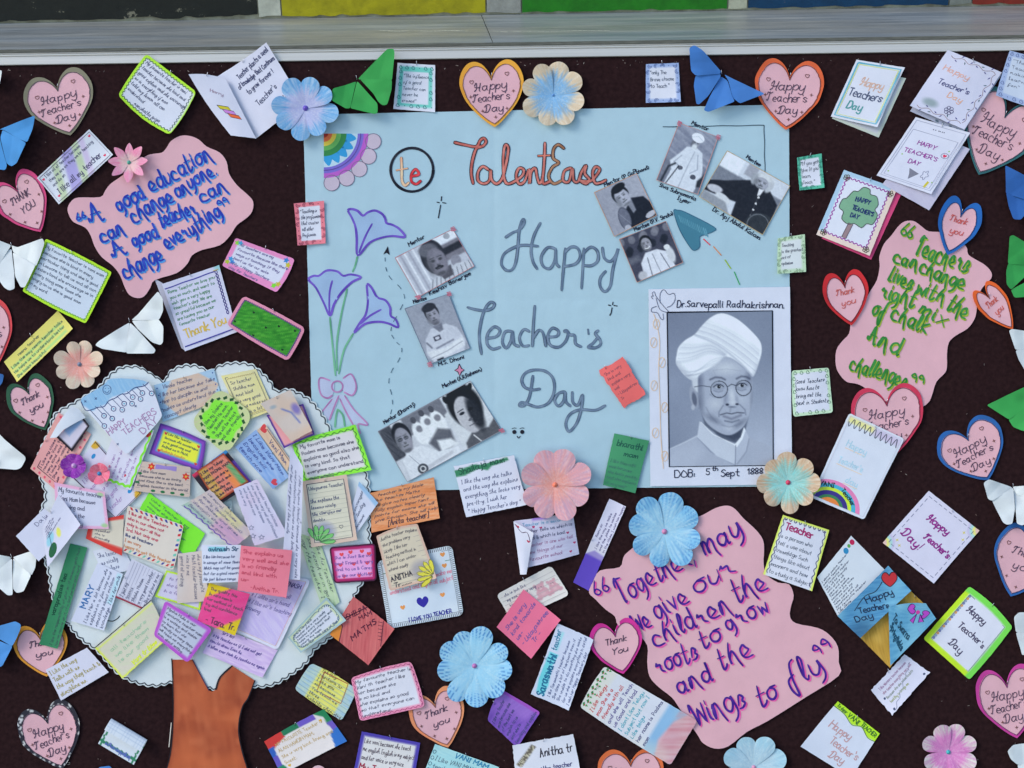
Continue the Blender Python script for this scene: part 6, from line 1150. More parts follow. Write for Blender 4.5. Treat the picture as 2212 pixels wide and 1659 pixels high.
def card32(ik, W, H):
    for a, b, n in (((0, 4), (W, 4), 40), ((W-4, 0), (W-4, H), 36), ((0, H-4), (W, H-4), 40), ((4, 0), (4, H), 36)):
        a, b = np.array(a, float), np.array(b, float); d = (b-a)/np.linalg.norm(b-a); nn = np.array((-d[1], d[0])); [ik.stroke([a+(b-a)*(k+.5)/n-nn*3, a+(b-a)*(k+.5)/n+nn*3], 1.2, (60, 60, 70)) for k in range(n)]
    rectb(ik, W, H, 7.5, (50, 50, 64), 1.3)
    ik.stroke([(8, H*.2), (W-8, H*.2)], 1.4, (90, 140, 120)); ik.fill(heart_pts(W*.50, H*.70, 13), (50, 44, 160)); [ik.fill(heart_pts(W*x, H*y, 5.4), (238, 150, 90)) for x, y in ((.23, .73), (.77, .66), (.86, .10), (.86, .26))]
    ik.text((W*.28, H*.955), (W*.86, H*.935), 'I LOVE YOU TEACHER', 8, (50, 50, 150), 1.8, 0, maxs=3); ik.text((W*.1, H*.42), (W*.95, H*.38), 'because you teach and make me', 9, (230, 140, 170), 1.4, maxs=3); ik.text((W*.1, H*.52), (W*.95, H*.48), 'understand and help in all subject', 9, (230, 140, 170), 1.4, maxs=3)
card('greeting_card', 'white card with black stitched edge and one blue heart, behind the ANITHA note', [(814, 1212), (976, 1177), (1002, 1328), (840, 1357)], (206, 218, 240), lambda p, W, H: p.blot((190, 206, 236), .02, .6), card32, rc=12, cat_='greeting card')
LEAFP = lambda ik, x, y, s_, a, c, oc: [(ik.fill(q, c, .02*k), ik.stroke(q, 1.0, oc, .12, closed=True)) for k, q in enumerate([[(x+s_*(r*math.cos(math.radians(a+t))+w_*math.cos(math.radians(a+t+90))), y+s_*(r*math.sin(math.radians(a+t))+w_*math.sin(math.radians(a+t+90)))) for r, w_ in ((.1, 0), (.5, .14), (.9, .12), (1.05, 0), (.9, -.12), (.5, -.14))] for t in (-62, -36, -12, 12, 36, 60)])]
card('note', 'beige ruled note signed ANITHA with a yellow leaf drawing, right of the tree', [(813, 1158), (902, 1131), (944, 1248), (843, 1276)], (206, 196, 184), lambda p, W, H: (p.border(W, H, 5, (206, 168, 160), a=.8), p.ell(W*.76, H*.80, 22, 20, (150, 148, 166), 0, .7, .8)),
     lambda ik, W, H: ([ik.stroke([(6, y), (W-6, y)], .8, (170, 160, 160)) for y in np.arange(14, H-8, 11)], LEAFP(ik, W*.96, H*.94, 34, 215, (206, 200, 74), (110, 110, 60)), ik.text((W*.08, H*.86), (W*.56, H*.84), 'ANITHA', 10, (50, 46, 60), 2, maxs=3), ik.text((W*.10, H*.96), (W*.5, H*.96), 'Tr.......', 9, (50, 46, 60), 1.8, maxs=3)), [('Anitha teacher explains|the problems very|nicely. I like her|teaching method in|which I can under|stand easily', (.08, .04, .94, .70), (90, 80, 84), 1.4)], curve=(5, 0, 0, 0), rc=4)
card('note', 'neon green bordered note about the favorite mam, overlapping the lower left edge of the poster', [(630, 954), (768, 917), (803, 1015), (655, 1044)], (212, 210, 226), lambda p, W, H: p.border(W, H, 10, (136, 232, 70)), lambda ik, W, H: wl(ik, W, H, 7, (50, 90, 60), 1.3, 2.2, per=17),
     [('My favorite mam is|Padma mam because she|explains so good also she|is very kind. So that|everyone can understand|very easily', (.10, .10, .94, 1.0), (70, 66, 86), 1.9)], lift=(1, 5, 4, 0))
card('note', 'red and orange crayoned card headed MATHS, at the lower right of the tree crown', [(764, 1288), (852, 1358), (796, 1436), (713, 1370)], (196, 96, 104), lambda p, W, H: (p.hatch((168, 64, 78), 55, .8, .35, .03), p.hatch((222, 140, 140), 60, .6, .4, .03), p.poly([(-3, H*.62), (14, H*.7), (26, H*1.03), (-3, H*1.05)], (226, 138, 60), 1.5)),
     lambda ik, W, H: (ik.stroke([(6, H*.56), (W*.34, -1)], 1.6, (70, 30, 50)), ik.stroke([(3, H*.62), (14, H*.68), (26, H)], 1.6, (70, 30, 50)), ik.text((W*.14, H*.50), (W*.36, H*.04), 'SHILPA', 10, (90, 34, 60), 1.9, maxs=3), ik.text((W*.36, H*.34), (W*.50, H*.04), 'MAM', 9, (90, 34, 60), 1.8, maxs=3), ik.text((W*.46, H*.80), (W*.66, H*.12), 'MATHS', 11, (90, 34, 60), 2.2, maxs=3), ik.stroke([(W*.74, 2), (W*.98, H*.5)], 1.4, (90, 34, 60)), [ik.stroke([(W*.74+k*4.2, 6+k*6), (W*.74+k*4.2-8, 10+k*6)], 1.1, (90, 34, 60)) for k in range(6)]), pins=())
card('note', 'curled note with light blue ends and a yellow middle, below the tree crown', [(673, 1432), (771, 1489), (738, 1556), (637, 1488)], (150, 186, 226), lambda p, W, H: (p.rect(W*.22, -5, W*.82, H+5, (214, 212, 100), 2.5), p.hatch((235, 235, 170), 5, .5)),
     lambda ik, W, H: ([ik.stroke([(0, y), (W, y)], .8, (140, 170, 190)) for y in np.arange(10, H, 9)], ik.stroke([(W*.30, H*.08), (W*.80, H*.02), (W*.84, H*.60), (W*.36, H*.66)], 2, (160, 84, 60), closed=True)), [('5th Day|Harihara Sir|I like you|sir because|You teach me|three|Kalutila chemistry', (.26, .0, .98, 1.02), (90, 84, 60), 1.5)], rc=7, curve=(4, 2, 2, 2))
card('note', 'pink-bordered note about Vani teacher being kind, below the tree next to the blue flower', [(758, 1464), (888, 1428), (918, 1526), (778, 1557)], (214, 216, 240), lambda p, W, H: p.border(W, H, 8, (232, 140, 182)), lambda ik, W, H: (wl(ik, W, H, 4, (170, 70, 120), 1.1, 1.6, per=12), [ik.fill(heart_pts(W-4, y, 1.8), (120, 60, 110)) for y in np.arange(12, H, 16)]),
     [('My favourite teacher is|Vani th teacher i like|her because she|is so kind and|she explains so good|so that everyone can|understand.', (.05, .08, .96, .96), (84, 82, 104), 1.6)], rc=8, curve=(3, 2, 0, 0), lift=(1, 3, 2, 3))
def multi(p, W, H):
    for q, c in (([(-3, -3), (W*.30, -3), (W*.30, 14), (-3, 30)], (206, 60, 60)), ([(W*.28, -3), (W*.55, -3), (W*.55, 12), (W*.28, 12)], (40, 120, 90)), ([(W*.55, -3), (W*.82, -3), (W*.82, 12), (W*.55, 12)], (110, 90, 200)), ([(W*.80, -3), (W+3, -3), (W+3, H*.4), (W-14, H*.4), (W-12, 14)], (40, 130, 90)), ([(W-14, H*.35), (W+3, H*.35), (W+3, H*.7), (W-10, H*.7)], (110, 90, 200)),
                 ([(W-20, H*.62), (W+3, H*.55), (W+3, H+3), (W-28, H+3)], (50, 110, 200)), ([(-3, 20), (14, 20), (10, H*.5), (-3, H*.6)], (50, 96, 190)), ([(-3, H*.5), (12, H*.5), (12, H*.85), (-3, H*.85)], (96, 84, 190)), ([(-3, H*.8), (14, H*.8), (22, H+3), (-3, H+3)], (40, 130, 90))): p.poly(q, c, .8, 1)
card('note', 'white note in a red, green, violet and blue painted border with gold writing, bottom', [(571, 1601), (700, 1531), (750, 1600), (608, 1672)], (222, 216, 226), multi, lambda ik, W, H: ([ik.fill(heart_pts(x*W, y*H, 3.4), (214, 170, 70)) for x, y in ((.86, .22), (.16, .88))],), [('MY FAVOURITE Teacher is|ALAN HAWDIN MAM,|She is very kind, loving and|Sweet.', (.12, .16, .92, .86), (206, 170, 100), 1.5)], curve=(2, 0, 0, 0))
card('note', 'white note in a thick violet border ending in red writing, bottom edge', [(782, 1579), (908, 1604), (893, 1690), (764, 1668)], (214, 214, 226), lambda p, W, H: p.border(W, H, 8, (78, 66, 176)), lambda ik, W, H: ik.text((W*.08, H*.88), (W*.9, H*.88), 'My Teacher is', 12, (160, 40, 70), 2.4, maxs=3), [('Like vani because she teach|me english. English is my subject|and her voice is very nice', (.08, .10, .96, .70), (90, 74, 84), 1.6)])
card('note', 'light blue note headed VANI MAM at the bottom edge under the peach-rimmed heart', [(940, 1606), (1078, 1656), (1060, 1710), (912, 1680)], (150, 206, 226), lambda p, W, H: p.hatch((190, 226, 238), 10, .6), lambda ik, W, H: (ik.text((W*.34, 12), (W*.86, 14), 'VANI MAM', 10, (50, 130, 180), 2.2, maxs=3), [ik.stroke(circ(5, y, 3.4, 8), 1.2, (60, 90, 120), closed=True) for y in (14, 26, 38, 50)]), [('|I Like VANI MAM because|teaches is very well|she is the best', (.08, .02, .97, .96), (60, 84, 110), 1.5)])
card('note', 'violet crayoned note with dark writing, right of the blue flower at the bottom', [(1053, 1555), (1084, 1489), (1167, 1537), (1117, 1614)], (128, 92, 196), lambda p, W, H: (p.hatch((96, 60, 166), 20, .7), p.blot((160, 120, 214), .03, .6), p.border(W, H, 7, (150, 80, 190), sides='r')), None, [('I like my teacher|mam because she|of the best we|english to us|and she is|teaching and explain', (.06, .10, .95, .98), (44, 40, 110), 1.5)], rc=5, curve=(5, 0, 0, 0))
card('note', 'white note headed Anitha with a strip of dark glitter, bottom edge middle', [(1107, 1609), (1238, 1585), (1258, 1690), (1118, 1710)], (212, 216, 240), lambda p, W, H: (p.poly([(4, 44), (42, 6), (52, 12), (14, 52)], (104, 98, 92), 1, 1), p.mix((inpoly(p.X, p.Y, [(4, 44), (42, 6), (52, 12), (14, 52)]) < 0)*(vnoise(p.X*.9, p.Y*.9, 3) > .62), (190, 186, 170))),
     lambda ik, W, H: (ik.text((W*.42, H*.36), (W*.96, H*.32), 'Anitha tr', 18, (50, 46, 60), 2.3, .2, maxs=3), ik.text((W*.10, H*.66), (W*.9, H*.62), 'I like anitha teacher', 10, (80, 80, 130), 1.7, maxs=3)), pins=((.5, .04),), torn=.8)
def sar(p, W, H): p.poly([(W*.06, H*.10), (W*.24, H*.04), (W*.62, H*.06), (W*.62, H*.30), (W*.44, H*.24), (W*.20, H*.33), (W*.05, H*.3)], (110, 206, 228), 1.4, 1); p.rect(W*.66, H*.18, W*.92, H*.24, (140, 214, 232), 1, .8)
card('note', 'white note headed Saraswathi on a light blue brush mark, left of the magenta-rimmed heart', [(1147, 1499), (1205, 1346), (1282, 1381), (1228, 1533)], (202, 210, 242), sar, lambda ik, W, H: (ik.text((W*.04, H*.30), (W*.62, H*.26), 'Saraswathi', 17, (40, 110, 156), 3, 0, maxs=3), ik.text((W*.66, H*.20), (W*.94, H*.16), 'teacher', 12, (60, 130, 170), 1.9, maxs=3)),
     [('I like Saraswathi teacher because|She does a lot of hardwork even if|She unable to do something she works|for us she explains everything in detail|I wish her Happy Teacher\'s day', (.06, .36, .98, .99), (84, 96, 150), 1.5)], torn=.8)
TP = (200, 148, 170)
def ted(p, W, H):
    for x, y, s_ in ((.66, .60, 1), (.86, .62, .85)):
        x, y = x*W, y*H
        p.ell(x, y, 14*s_, 11*s_, TP, 0, .15, .85); p.ell(x-9*s_, y-19*s_, 4*s_, 4*s_, TP, 0, .2, .85); p.ell(x+9*s_, y-19*s_, 4*s_, 4*s_, TP, 0, .2, .85); p.ell(x, y-12*s_, 10*s_, 8.5*s_, TP, 0, .15, .85); p.ell(x-12*s_, y+9*s_, 6*s_, 4.5*s_, TP, 20, .2, .9); p.ell(x+12*s_, y+9*s_, 6*s_, 4.5*s_, TP, -20, .2, .9); p.ell(x, y-9*s_, 3.4*s_, 2.4*s_, (216, 186, 200), 0, .3, .8); p.ell(x, y+2*s_, 5*s_, 4*s_, (212, 178, 194), 0, .4, .7)
        p.ell(x-3*s_, y-12*s_, 1, 1, (120, 80, 100)); p.ell(x+3*s_, y-12*s_, 1, 1, (120, 80, 100))
card('note', 'cream ruled note printed with two pink teddy bears, behind the pink sticky note', [(1072, 1284), (1190, 1221), (1230, 1284), (1106, 1342)], (212, 210, 218), ted, lambda ik, W, H: [ik.stroke([(4, y), (W-4, y)], .8, (176, 170, 180)) for y in np.arange(12, H-6, 10)], [('she is just like|my mom and is very|kind', (.10, .06, .62, .60), (84, 84, 120), 1.4)], rc=9, res=1.5)
card('sticky_note', 'bright pink sticky note with blue writing, tilted over the teddy bear note', [(1073, 1354), (1131, 1273), (1211, 1338), (1147, 1422)], (236, 112, 152), lambda p, W, H: p.blot((228, 98, 142), .02, .4), None, [('She is very|kind towards|us-|- Udayashree|    Tr -', (.10, .12, .96, .90), (84, 64, 160), 2.0)], cat_='sticky note', pins=())
card('curled_note', 'curled lilac-tinted note with small hearts, hanging under the salmon flower', [(1111, 1125), (1237, 1107), (1251, 1197), (1133, 1227)], (198, 200, 234), lambda p, W, H: (p.hatch((170, 160, 200), 5, .4), p.rect(W*.3, -2, W*.55, 5, (150, 120, 210))), lambda ik, W, H: [ik.fill(heart_pts(x*W, y*H, 3), (170, 60, 110)) for x, y in ((.42, .22), (.86, .44), (.95, .7), (.86, .88), (.3, .18))],
     [('Teacher is a second|mother tells us which is|good & which is bad.|Teacher is one who tell|new things of our|favourite school', (.12, .04, .96, .92), [(90, 150, 200), (70, 70, 110), (70, 70, 110), (160, 110, 160), (150, 110, 160), (150, 100, 150)], 1.6)], bu=7, lift=(2, 2, 0, 3))
card('curled_note', 'folded flap of the curled note with a heart string drawing', [(1109, 1126), (1152, 1150), (1137, 1240), (1124, 1241)], (206, 210, 238), None, lambda ik, W, H: (ik.stroke(cat([(2, 4), (W*.4, 14), (W*.7, 8), (W*.9, 24)], 4), 1.4, (90, 70, 100)), ik.fill(heart_pts(6, 6, 3), (180, 60, 90)), ik.fill(heart_pts(W*.8, 26, 3), (180, 60, 90))), lift=(0, 7, 3, 0), pins=())
card('bookmark', 'narrow white strip with a violet painted end leaning on the violet-lettered cloud', [(1238, 1258), (1316, 1077), (1352, 1094), (1272, 1276)], (208, 208, 240), lambda p, W, H: (p.poly([(-4, -4), (W*.33, -4), (W*.42, H*.4), (W*.40, H+4), (-4, H+4)], (92, 70, 190), 1.4, 1), p.rect(W*.35, -2, W*.5, H+2, (196, 196, 216), 2, .5)), None,
     [('         Ramu sir|I like the way he talks|and the jokes he makes|in the class. I wish him happy', (.44, .06, .99, .98), (96, 88, 140), 1.4)], cat_='bookmark', lift=(1, 2, 3, 2))
def telugu(ik, W, H):
    for k in range(10):
        y, x = 6+(k % 2)*5, 6+k*(W-14)/9.; ik.fill([(x, y), (x+5, y-5), (x+10, y-2), (x+5, y+2)], (60, 130, 80)); ik.fill([(x+2, y+3), (x+8, y+4), (x+5, y+9)], (80, 150, 90)); ik.fill(circ(x+4, y+1, 1.6, 6), (180, 50, 60), .05)
def shore(p, W, H):
    p.rect(-2, H*.70, W+2, H+2, (128, 176, 226), 4, .9); p.poly([(-2, H*.83), (W*.3, H*.78), (W*.75, H*.82), (W+2, H*.9), (W+2, H+2), (-2, H+2)], (206, 170, 190), 3, 1); p.hatch((190, 110, 130), 60, .6, .3, .03, np.clip((p.Y-H*.8)/6, 0, 1)); p.rect(-2, -2, W+2, H*.14, (214, 214, 206), 5, .6); p.blot((214, 214, 210), .02, .4)
card('note', 'long note in red and turquoise writing with a vine edge and painted shore', [(1253, 1527), (1306, 1439), (1506, 1556), (1448, 1652)], (206, 212, 236), shore, telugu,
     [('I Like Telugu|mam She is a|friendly with all|and she will Teach|us Good and bad|I dont Like Telugu|Subject but now I|Like telgu|her name is Padma|mom', (.06, .08, .98, .72), [(206, 60, 66), (206, 60, 66), (206, 60, 66), (84, 74, 150), (84, 74, 150), (70, 170, 200), (70, 170, 200), (70, 170, 200), (76, 80, 130), (76, 80, 130)], 2.0, {'hs': 1.1})], rc=6, pins=((.5, .05),), curve=(3, 0, 0, 3))

# ================================================================== NOTES PILED ON THE TREE CROWN
GT = 'notes pinned on the paper tree'
def tn(name, label, cor, base=WH, paint=None, ink=None, text=(), **k):
    k.setdefault('pile', True); k.setdefault('group', GT); k.setdefault('pins', ((.5, .05),) if random.random() < .5 else ())
    return card(name, label, cor, base, paint, ink, text, **k)
# loose notes filling the middle
tn('note', 'pale aqua ruled note peeping out between the Telugu diamond note and the green note', [(440, 1096), (500, 1080), (508, 1140), (448, 1150)], (196, 214, 226), None, lambda ik, W, H: [ik.stroke([(3, y), (W-3, y)], .8, (150, 180, 200)) for y in np.arange(9, H-4, 8)], [('my teacher|is the best|teacher', (.1, .1, .9, .9), (90, 100, 140), 1.5)])
tn('note', 'white note with faint lilac writing above the pink heart-framed note', [(690, 1090), (745, 1078), (768, 1160), (712, 1176)], (208, 212, 236), lambda p, W, H: p.blot((196, 190, 226), .03, .5), None, [('She is kind|and lovely|to all of us', (.1, .1, .9, .9), (150, 140, 190), 1.5)])
tn('note', 'white note half under the red edged cream note', [(200, 1190), (262, 1176), (290, 1228), (226, 1246)], (206, 212, 238), None, None, [('She teaches|us nicely|in class', (.1, .1, .9, .9), (90, 96, 140), 1.5)])
tn('note', 'blue pencilled note with a tan diamond in its middle, top of the tree crown', [(333, 832), (462, 797), (480, 862), (352, 912)], (150, 188, 228), lambda p, W, H: (p.poly([(W*.30, -4), (W*.72, -4), (W*1.02, H*.5), (W*.78, H+4), (W*.30, H+4), (W*.08, H*.5)], (206, 176, 160), 1.5), p.hatch((190, 200, 228), 10, .4)),
   lambda ik, W, H: [ik.fill(circ(x, y, 1.6, 6), (50, 80, 160)) for x in (5, W-5) for y in (8, 22, 36, 50)], [('   Vimala teacher|I like her because she talks|time to disciplin us and|makes us understand the|concept clearly', (.05, .02, .97, .98), (90, 84, 120), 1.6)])
tn('note', 'pale yellow note with pencil frame at the top right of the tree crown', [(478, 812), (553, 797), (592, 885), (523, 912)], (214, 208, 168), lambda p, W, H: p.blot((222, 216, 150), .03, .6), lambda ik, W, H: (rectb(ik, W, H, 6, (120, 116, 120), 1.3), wl(ik, W, H, 9, (170, 150, 110), 1, 1, 'tb', 6)), [('Sir teacher|Shobha mam|most kind|is very good|and makes us|work a lot', (.16, .12, .9, .92), (100, 96, 104), 1.5)])
tn('note', 'pink note in a dark violet edge peeping out under the tan card', [(576, 897), (655, 872), (680, 938), (614, 968)], (222, 156, 170), lambda p, W, H: p.border(W, H, 4.5, (84, 56, 150)))
tn('note', 'beige note with blue paint smears, upper right of the tree crown', [(563, 872), (628, 842), (675, 930), (630, 954)], (200, 188, 190), lambda p, W, H: (p.blot((206, 176, 160), .03, .6), p.line([(W*.45, H*.30), (W*.65, H*.45), (W*.72, H*.72)], 3.5, (80, 100, 190), .8, 1.6), p.ell(W*.85, H*.42, 8, 13, (120, 110, 190), 0, .8, .9), p.ell(W*.25, H*.18, 6, 4, (120, 150, 180), 0, .8, .6)), lift=(2, 3, 2, 1))
tn('note', 'olive and neon green leaf-shaped drawing on a round-cornered beige note, tree crown', [(410, 914), (474, 836), (549, 896), (489, 984)], (200, 198, 168), lambda p, W, H: (p.poly([(W*.5+W*.42*math.cos(a)*(1+.09*math.cos(6*a)), H*.5+H*.42*math.sin(a)*(1+.09*math.cos(6*a))) for a in np.linspace(0, 6.1, 30)], (126, 226, 60), 1.2), p.hatch((160, 236, 110), 30, .3)),
   lambda ik, W, H: [ik.fill([(x, y), (x+6*math.cos(a+t*.8)-3*math.sin(a), y+6*math.sin(a+t*.8)+3*math.cos(a)), (x+11*math.cos(a+t*.5), y+11*math.sin(a+t*.5)), (x+6*math.cos(a-.5), y+6*math.sin(a-.5))], (40, 84, 50), .03) for a in np.linspace(0, 6.0, 20) for t in (1,) for x, y in [(W*.5+W*.42*math.cos(a), H*.5+H*.42*math.sin(a))]]+[ik.fill(circ(W*.5+W*.32*math.cos(a), H*.5+H*.32*math.sin(a), 1, 5), (60, 120, 40)) for a in np.linspace(0, 6, 16)],
   [('I like my Science|Teacher! Ha mam|is Shobha Teacher|She will be strict|and also friendly', (.16, .20, .86, .80), (50, 104, 50), 1.7)], rc=24, lift=(2, 3, 2, 1))
tn('note', 'yellow note in violet and blue frame with small red hearts, tree crown', [(347, 914), (445, 953), (433, 1018), (322, 980)], (222, 226, 70), lambda p, W, H: (p.border(W, H, 13, (74, 150, 214)), p.border(W, H, 10, (130, 70, 190)), p.border(W, H, 4, (98, 60, 160))), lambda ik, W, H: [ik.fill(heart_pts(x*W, y*H, 3.4), (206, 60, 70)) for x, y in ((.17, .24), (.86, .26), (.15, .80), (.88, .82))],
   [('I Like this Teacher|because she encourages|us in good way and|helped me in Math.|Padmaja teacher', (.18, .17, .86, .84), [(90, 110, 60)]*4+[(230, 150, 60)], 1.7)], curve=(2, 2, 0, 0), lift=(1, 2, 2, 0))
tn('note', 'blue note with writing about English teaching and red hearts, right of the leaf drawing', [(553, 928), (625, 1030), (590, 1056), (508, 966)], (140, 172, 230), lambda p, W, H: (p.hatch((96, 140, 216), 5, .7), p.hatch((190, 206, 240), 8, .5)), lambda ik, W, H: ik.fill(heart_pts(W*.92, H*.72, 8, 30), (206, 70, 90)), [('I Like Vani Mam|because she|English will|teach nice', (.05, .05, .92, .98), (50, 70, 160), 2.0)])
tn('note', 'narrow tan strip naming Vani mam with a red heart, beside the blue note', [(571, 914), (628, 995), (620, 1018), (556, 930)], (210, 178, 160), lambda p, W, H: p.hatch((224, 200, 184), 0, .6), lambda ik, W, H: (ik.fill(heart_pts(8, 8, 9, 30), (206, 70, 80)), ik.stroke([(14, 3), (W, 3)], 1.3, (70, 60, 90))), [('Vani Mam', (.34, .1, .95, .95), (60, 60, 120), 2)])
tn('note', 'salmon pink note with round pink spots around it, far left of the tree crown', [(66, 1012), (127, 891), (197, 938), (126, 1063)], (226, 160, 168), lambda p, W, H: p.blot((232, 180, 170), .03, .6), lambda ik, W, H: (rectb(ik, W, H, 13, (70, 40, 60), 1.7), [ik.fill(circ(x, y, 3, 8), (222, 90, 120)) for x, y in [(6, y) for y in range(8, int(H)-4, 15)]+[(W-6, y) for y in range(8, int(H)-4, 15)]+[(x, H-6) for x in range(14, int(W)-8, 18)]]),
   [('I Like my class te|name as Vani teacher|very Kind and loves|I love her voice|She will talk so|us', (.12, .18, .88, .86), (90, 50, 76), 1.8)])
tn('note', 'white note with corner suns and blue clouds, left half of the tree crown', [(150, 1026), (206, 952), (306, 1065), (250, 1120)], (208, 206, 238), lambda p, W, H: [p.ell(x, y, 15, 13, (214, 170, 60), 0, .1) for x, y in ((W, 2), (0+W*.96, H))], lambda ik, W, H: (rectb(ik, W, H, 2, (50, 46, 60), 1.8), [ik.fill(circ(x*W, y*H, 6, 8, 4), (50, 140, 210)) for x, y in ((.72, .12), (.2, .62), (.8, .86))], [ik.fill(star_pts(x*W, y*H, 3.4, 6, .3), (130, 90, 180)) for x, y in ((.5, .2), (.3, .1), (.7, .45))]), [('I like vani|mam because|she is one|and good|teacher', (.10, .18, .8, .9), (170, 130, 200), 1.6)])
tn('note', 'white note with neon green wavy border and red bead, under the rain cloud card', [(212, 1030), (244, 944), (334, 928), (282, 1059)], (212, 212, 242), None, lambda ik, W, H: (ik.stroke(wavy((3, 6), (5, H-5), 1.5, 5), 5, (136, 230, 70)), ik.stroke(wavy((5, H-5), (W-3, H-4), 1.5, 5), 5, (136, 230, 70)), ik.stroke(wavy((W-3, H-4), (W-3, 4), 1.5, 5), 5, (136, 230, 70)), ik.fill(circ(W-9, H-8, 5), (214, 70, 60), .2), [ik.fill(heart_pts(x*W, y*H, 3), (200, 60, 90)) for x, y in ((.3, .2), (.2, .7))]),
   [('I like vani|because she|is so|friendly and|loving us.', (.10, .14, .86, .86), (170, 130, 200), 1.6)])
tn('note', 'beige lined note with red flowers and green leaves, middle of the tree crown', [(304, 996), (412, 1009), (410, 1074), (288, 1060)], (198, 180, 178), None, lambda ik, W, H: ([ik.stroke([(3, y), (W-3, y)], .9, (150, 140, 150)) for y in np.arange(12, H-6, 9)], [(ik.fill(star_pts(x, y, 9, 6, .62), (206, 60, 50), .05), ik.fill(circ(x, y, 2.5), (226, 170, 60), .08)) for x, y in ((27, 9), (W-10, 22))], ik.fill([(36, 3), (84, 3), (84, 13), (36, 13)], (150, 130, 206)), [ik.fill(circ(x, y, 5, 7, 3), (40, 110, 70)) for x, y in ((5, H*.4), (4, H*.7), (40, H-5), (60, H-5), (80, H-5), (100, H-4))]),
   [('I like Vani mam|because she is so loving|and Kind. She is the best|English teacher in the world', (.05, .24, .96, .86), (90, 80, 96), 1.6)], rc=4)
tn('note', 'larger black, blue and violet backing of the diamond note, tree crown', [(415, 1026), (488, 972), (546, 1044), (468, 1094)], (44, 36, 50), lambda p, W, H: (p.rect(W*.35, -3, W+3, 7, (50, 130, 200), 1), p.rect(W-8, H*.3, W+3, H+3, (90, 60, 160), 1), p.rect(-3, -3, W*.3, 8, (196, 50, 90), 1)), pins=())
tn('note', 'diamond-tilted note crayoned yellow, red, orange and green with black writing', [(425, 1018), (483, 979), (537, 1040), (468, 1086)], (206, 110, 100), lambda p, W, H: (p.rect(-3, -3, W*.30, H+3, (180, 150, 60), 4), p.rect(W*.62, H*.4, W*.82, H+3, (230, 130, 70), 4), p.rect(W*.8, H*.3, W+3, H+3, (60, 160, 100), 3), p.hatch((226, 160, 150), 60, .5), p.border(W, H, 3, (150, 60, 40))), None, [('I Like my Telugu|MAM PADMA MAM|Because she is|very kind and|friendly so|I Like MAM', (.06, .06, .96, .94), (54, 34, 40), 2.2)])
tn('note', 'crumpled multicolour pencilled note about moral values, right of the middle of the tree', [(454, 1058), (545, 1150), (503, 1185), (393, 1092)], (206, 194, 190), lambda p, W, H: (p.rect(W*.4, -3, W*.8, H*.45, (214, 210, 150), 6, .9), p.rect(W*.5, H*.4, W+3, H*.9, (206, 160, 196), 5, .9), p.rect(-3, H*.75, W*.5, H+3, (150, 200, 180), 5, .8), p.hatch((150, 130, 190), 5, .4)), lambda ik, W, H: ik.stroke(wavy((4, H-3), (W-4, H-3), 1.5, 8), 2.4, (110, 80, 180)), [('us moral values|every teacher (vani)|for makes and gives|disciplin she is|Because she good', (.05, .04, .98, .90), (96, 90, 130), 1.5)], torn=1.2)
tn('note', 'pale lilac note with drawn stars, between the diamond note and the paper strip', [(556, 1035), (622, 1157), (550, 1178), (505, 1057)], (202, 200, 236), lambda p, W, H: p.blot((206, 190, 226), .03, .7), lambda ik, W, H: [ik.stroke(star_pts(x*W, y*H, 6, 5, .45), 1.2, (110, 116, 150), closed=True) for x, y in ((.7, .90), (.9, .72), (.84, .94))], [('I see umala teacher because|she teaches very well and kindness|me and she also dresses|well her class nice|she is very', (.05, .06, .98, .86), (120, 124, 170), 1.4)], torn=1)
tn('note', 'light green pencil-shaded strip with downward writing, right part of the crown', [(690, 1166), (734, 1300), (701, 1326), (640, 1150)], (196, 212, 196), lambda p, W, H: p.hatch((160, 196, 140), 0, .7), None, [('I like his Teacher|She teach us in good|way the teacher I', (.03, .05, .97, .95), (84, 100, 96), 1.7)])
tn('note', 'white and blue note poking out behind the beige teacher card, right of the crown', [(755, 1112), (776, 1040), (817, 1086), (770, 1153)], (204, 210, 240), lambda p, W, H: p.border(W, H, 10, (150, 186, 230), sides='r'), None, [('She encourages|us. Teaching|because', (.06, .10, .86, .9), (90, 96, 130), 1.7)])
tn('note', 'long white paper strip with writing running downwards, right of the centre', [(655, 1010), (648, 1252), (608, 1248), (628, 965)], (206, 208, 240), lambda p, W, H: p.hatch((188, 190, 226), 0, .3), None, [('I like Srujana teacher because she is very cute|and protective towards us she looks|out but very good I like smile', (.12, .06, .99, .94), (84, 88, 130), 1.7)], res=2.8)
tn('note', 'beige bordered ruled note with a green leaf drawing, right of the tree crown', [(653, 1040), (749, 1025), (772, 1166), (673, 1182)], (208, 206, 198), lambda p, W, H: (p.border(W, H, 8, (208, 184, 178)), p.ell(W*.32, H*.80, 22, 20, (140, 146, 190), 0, .7, .8)), lambda ik, W, H: (rectb(ik, W, H, 8.5, (70, 66, 90), 1.4), [ik.stroke([(9, y), (W-9, y)], .7, (176, 176, 170)) for y in np.arange(20, H-10, 10)], LEAFP(ik, W*.16, H*.94, 36, -55, (120, 196, 120), (70, 110, 80)), ik.stroke(heart_pts(W*.70, H*.76, 4), 1, (80, 80, 100), closed=True)),
   [('Udayasree Teacher||She explains the|lessons nicely.|She clarifies our|doubts', (.12, .08, .90, .66), (70, 76, 110), 1.8)], pile=False, lift=(1, 2, 3, 2))
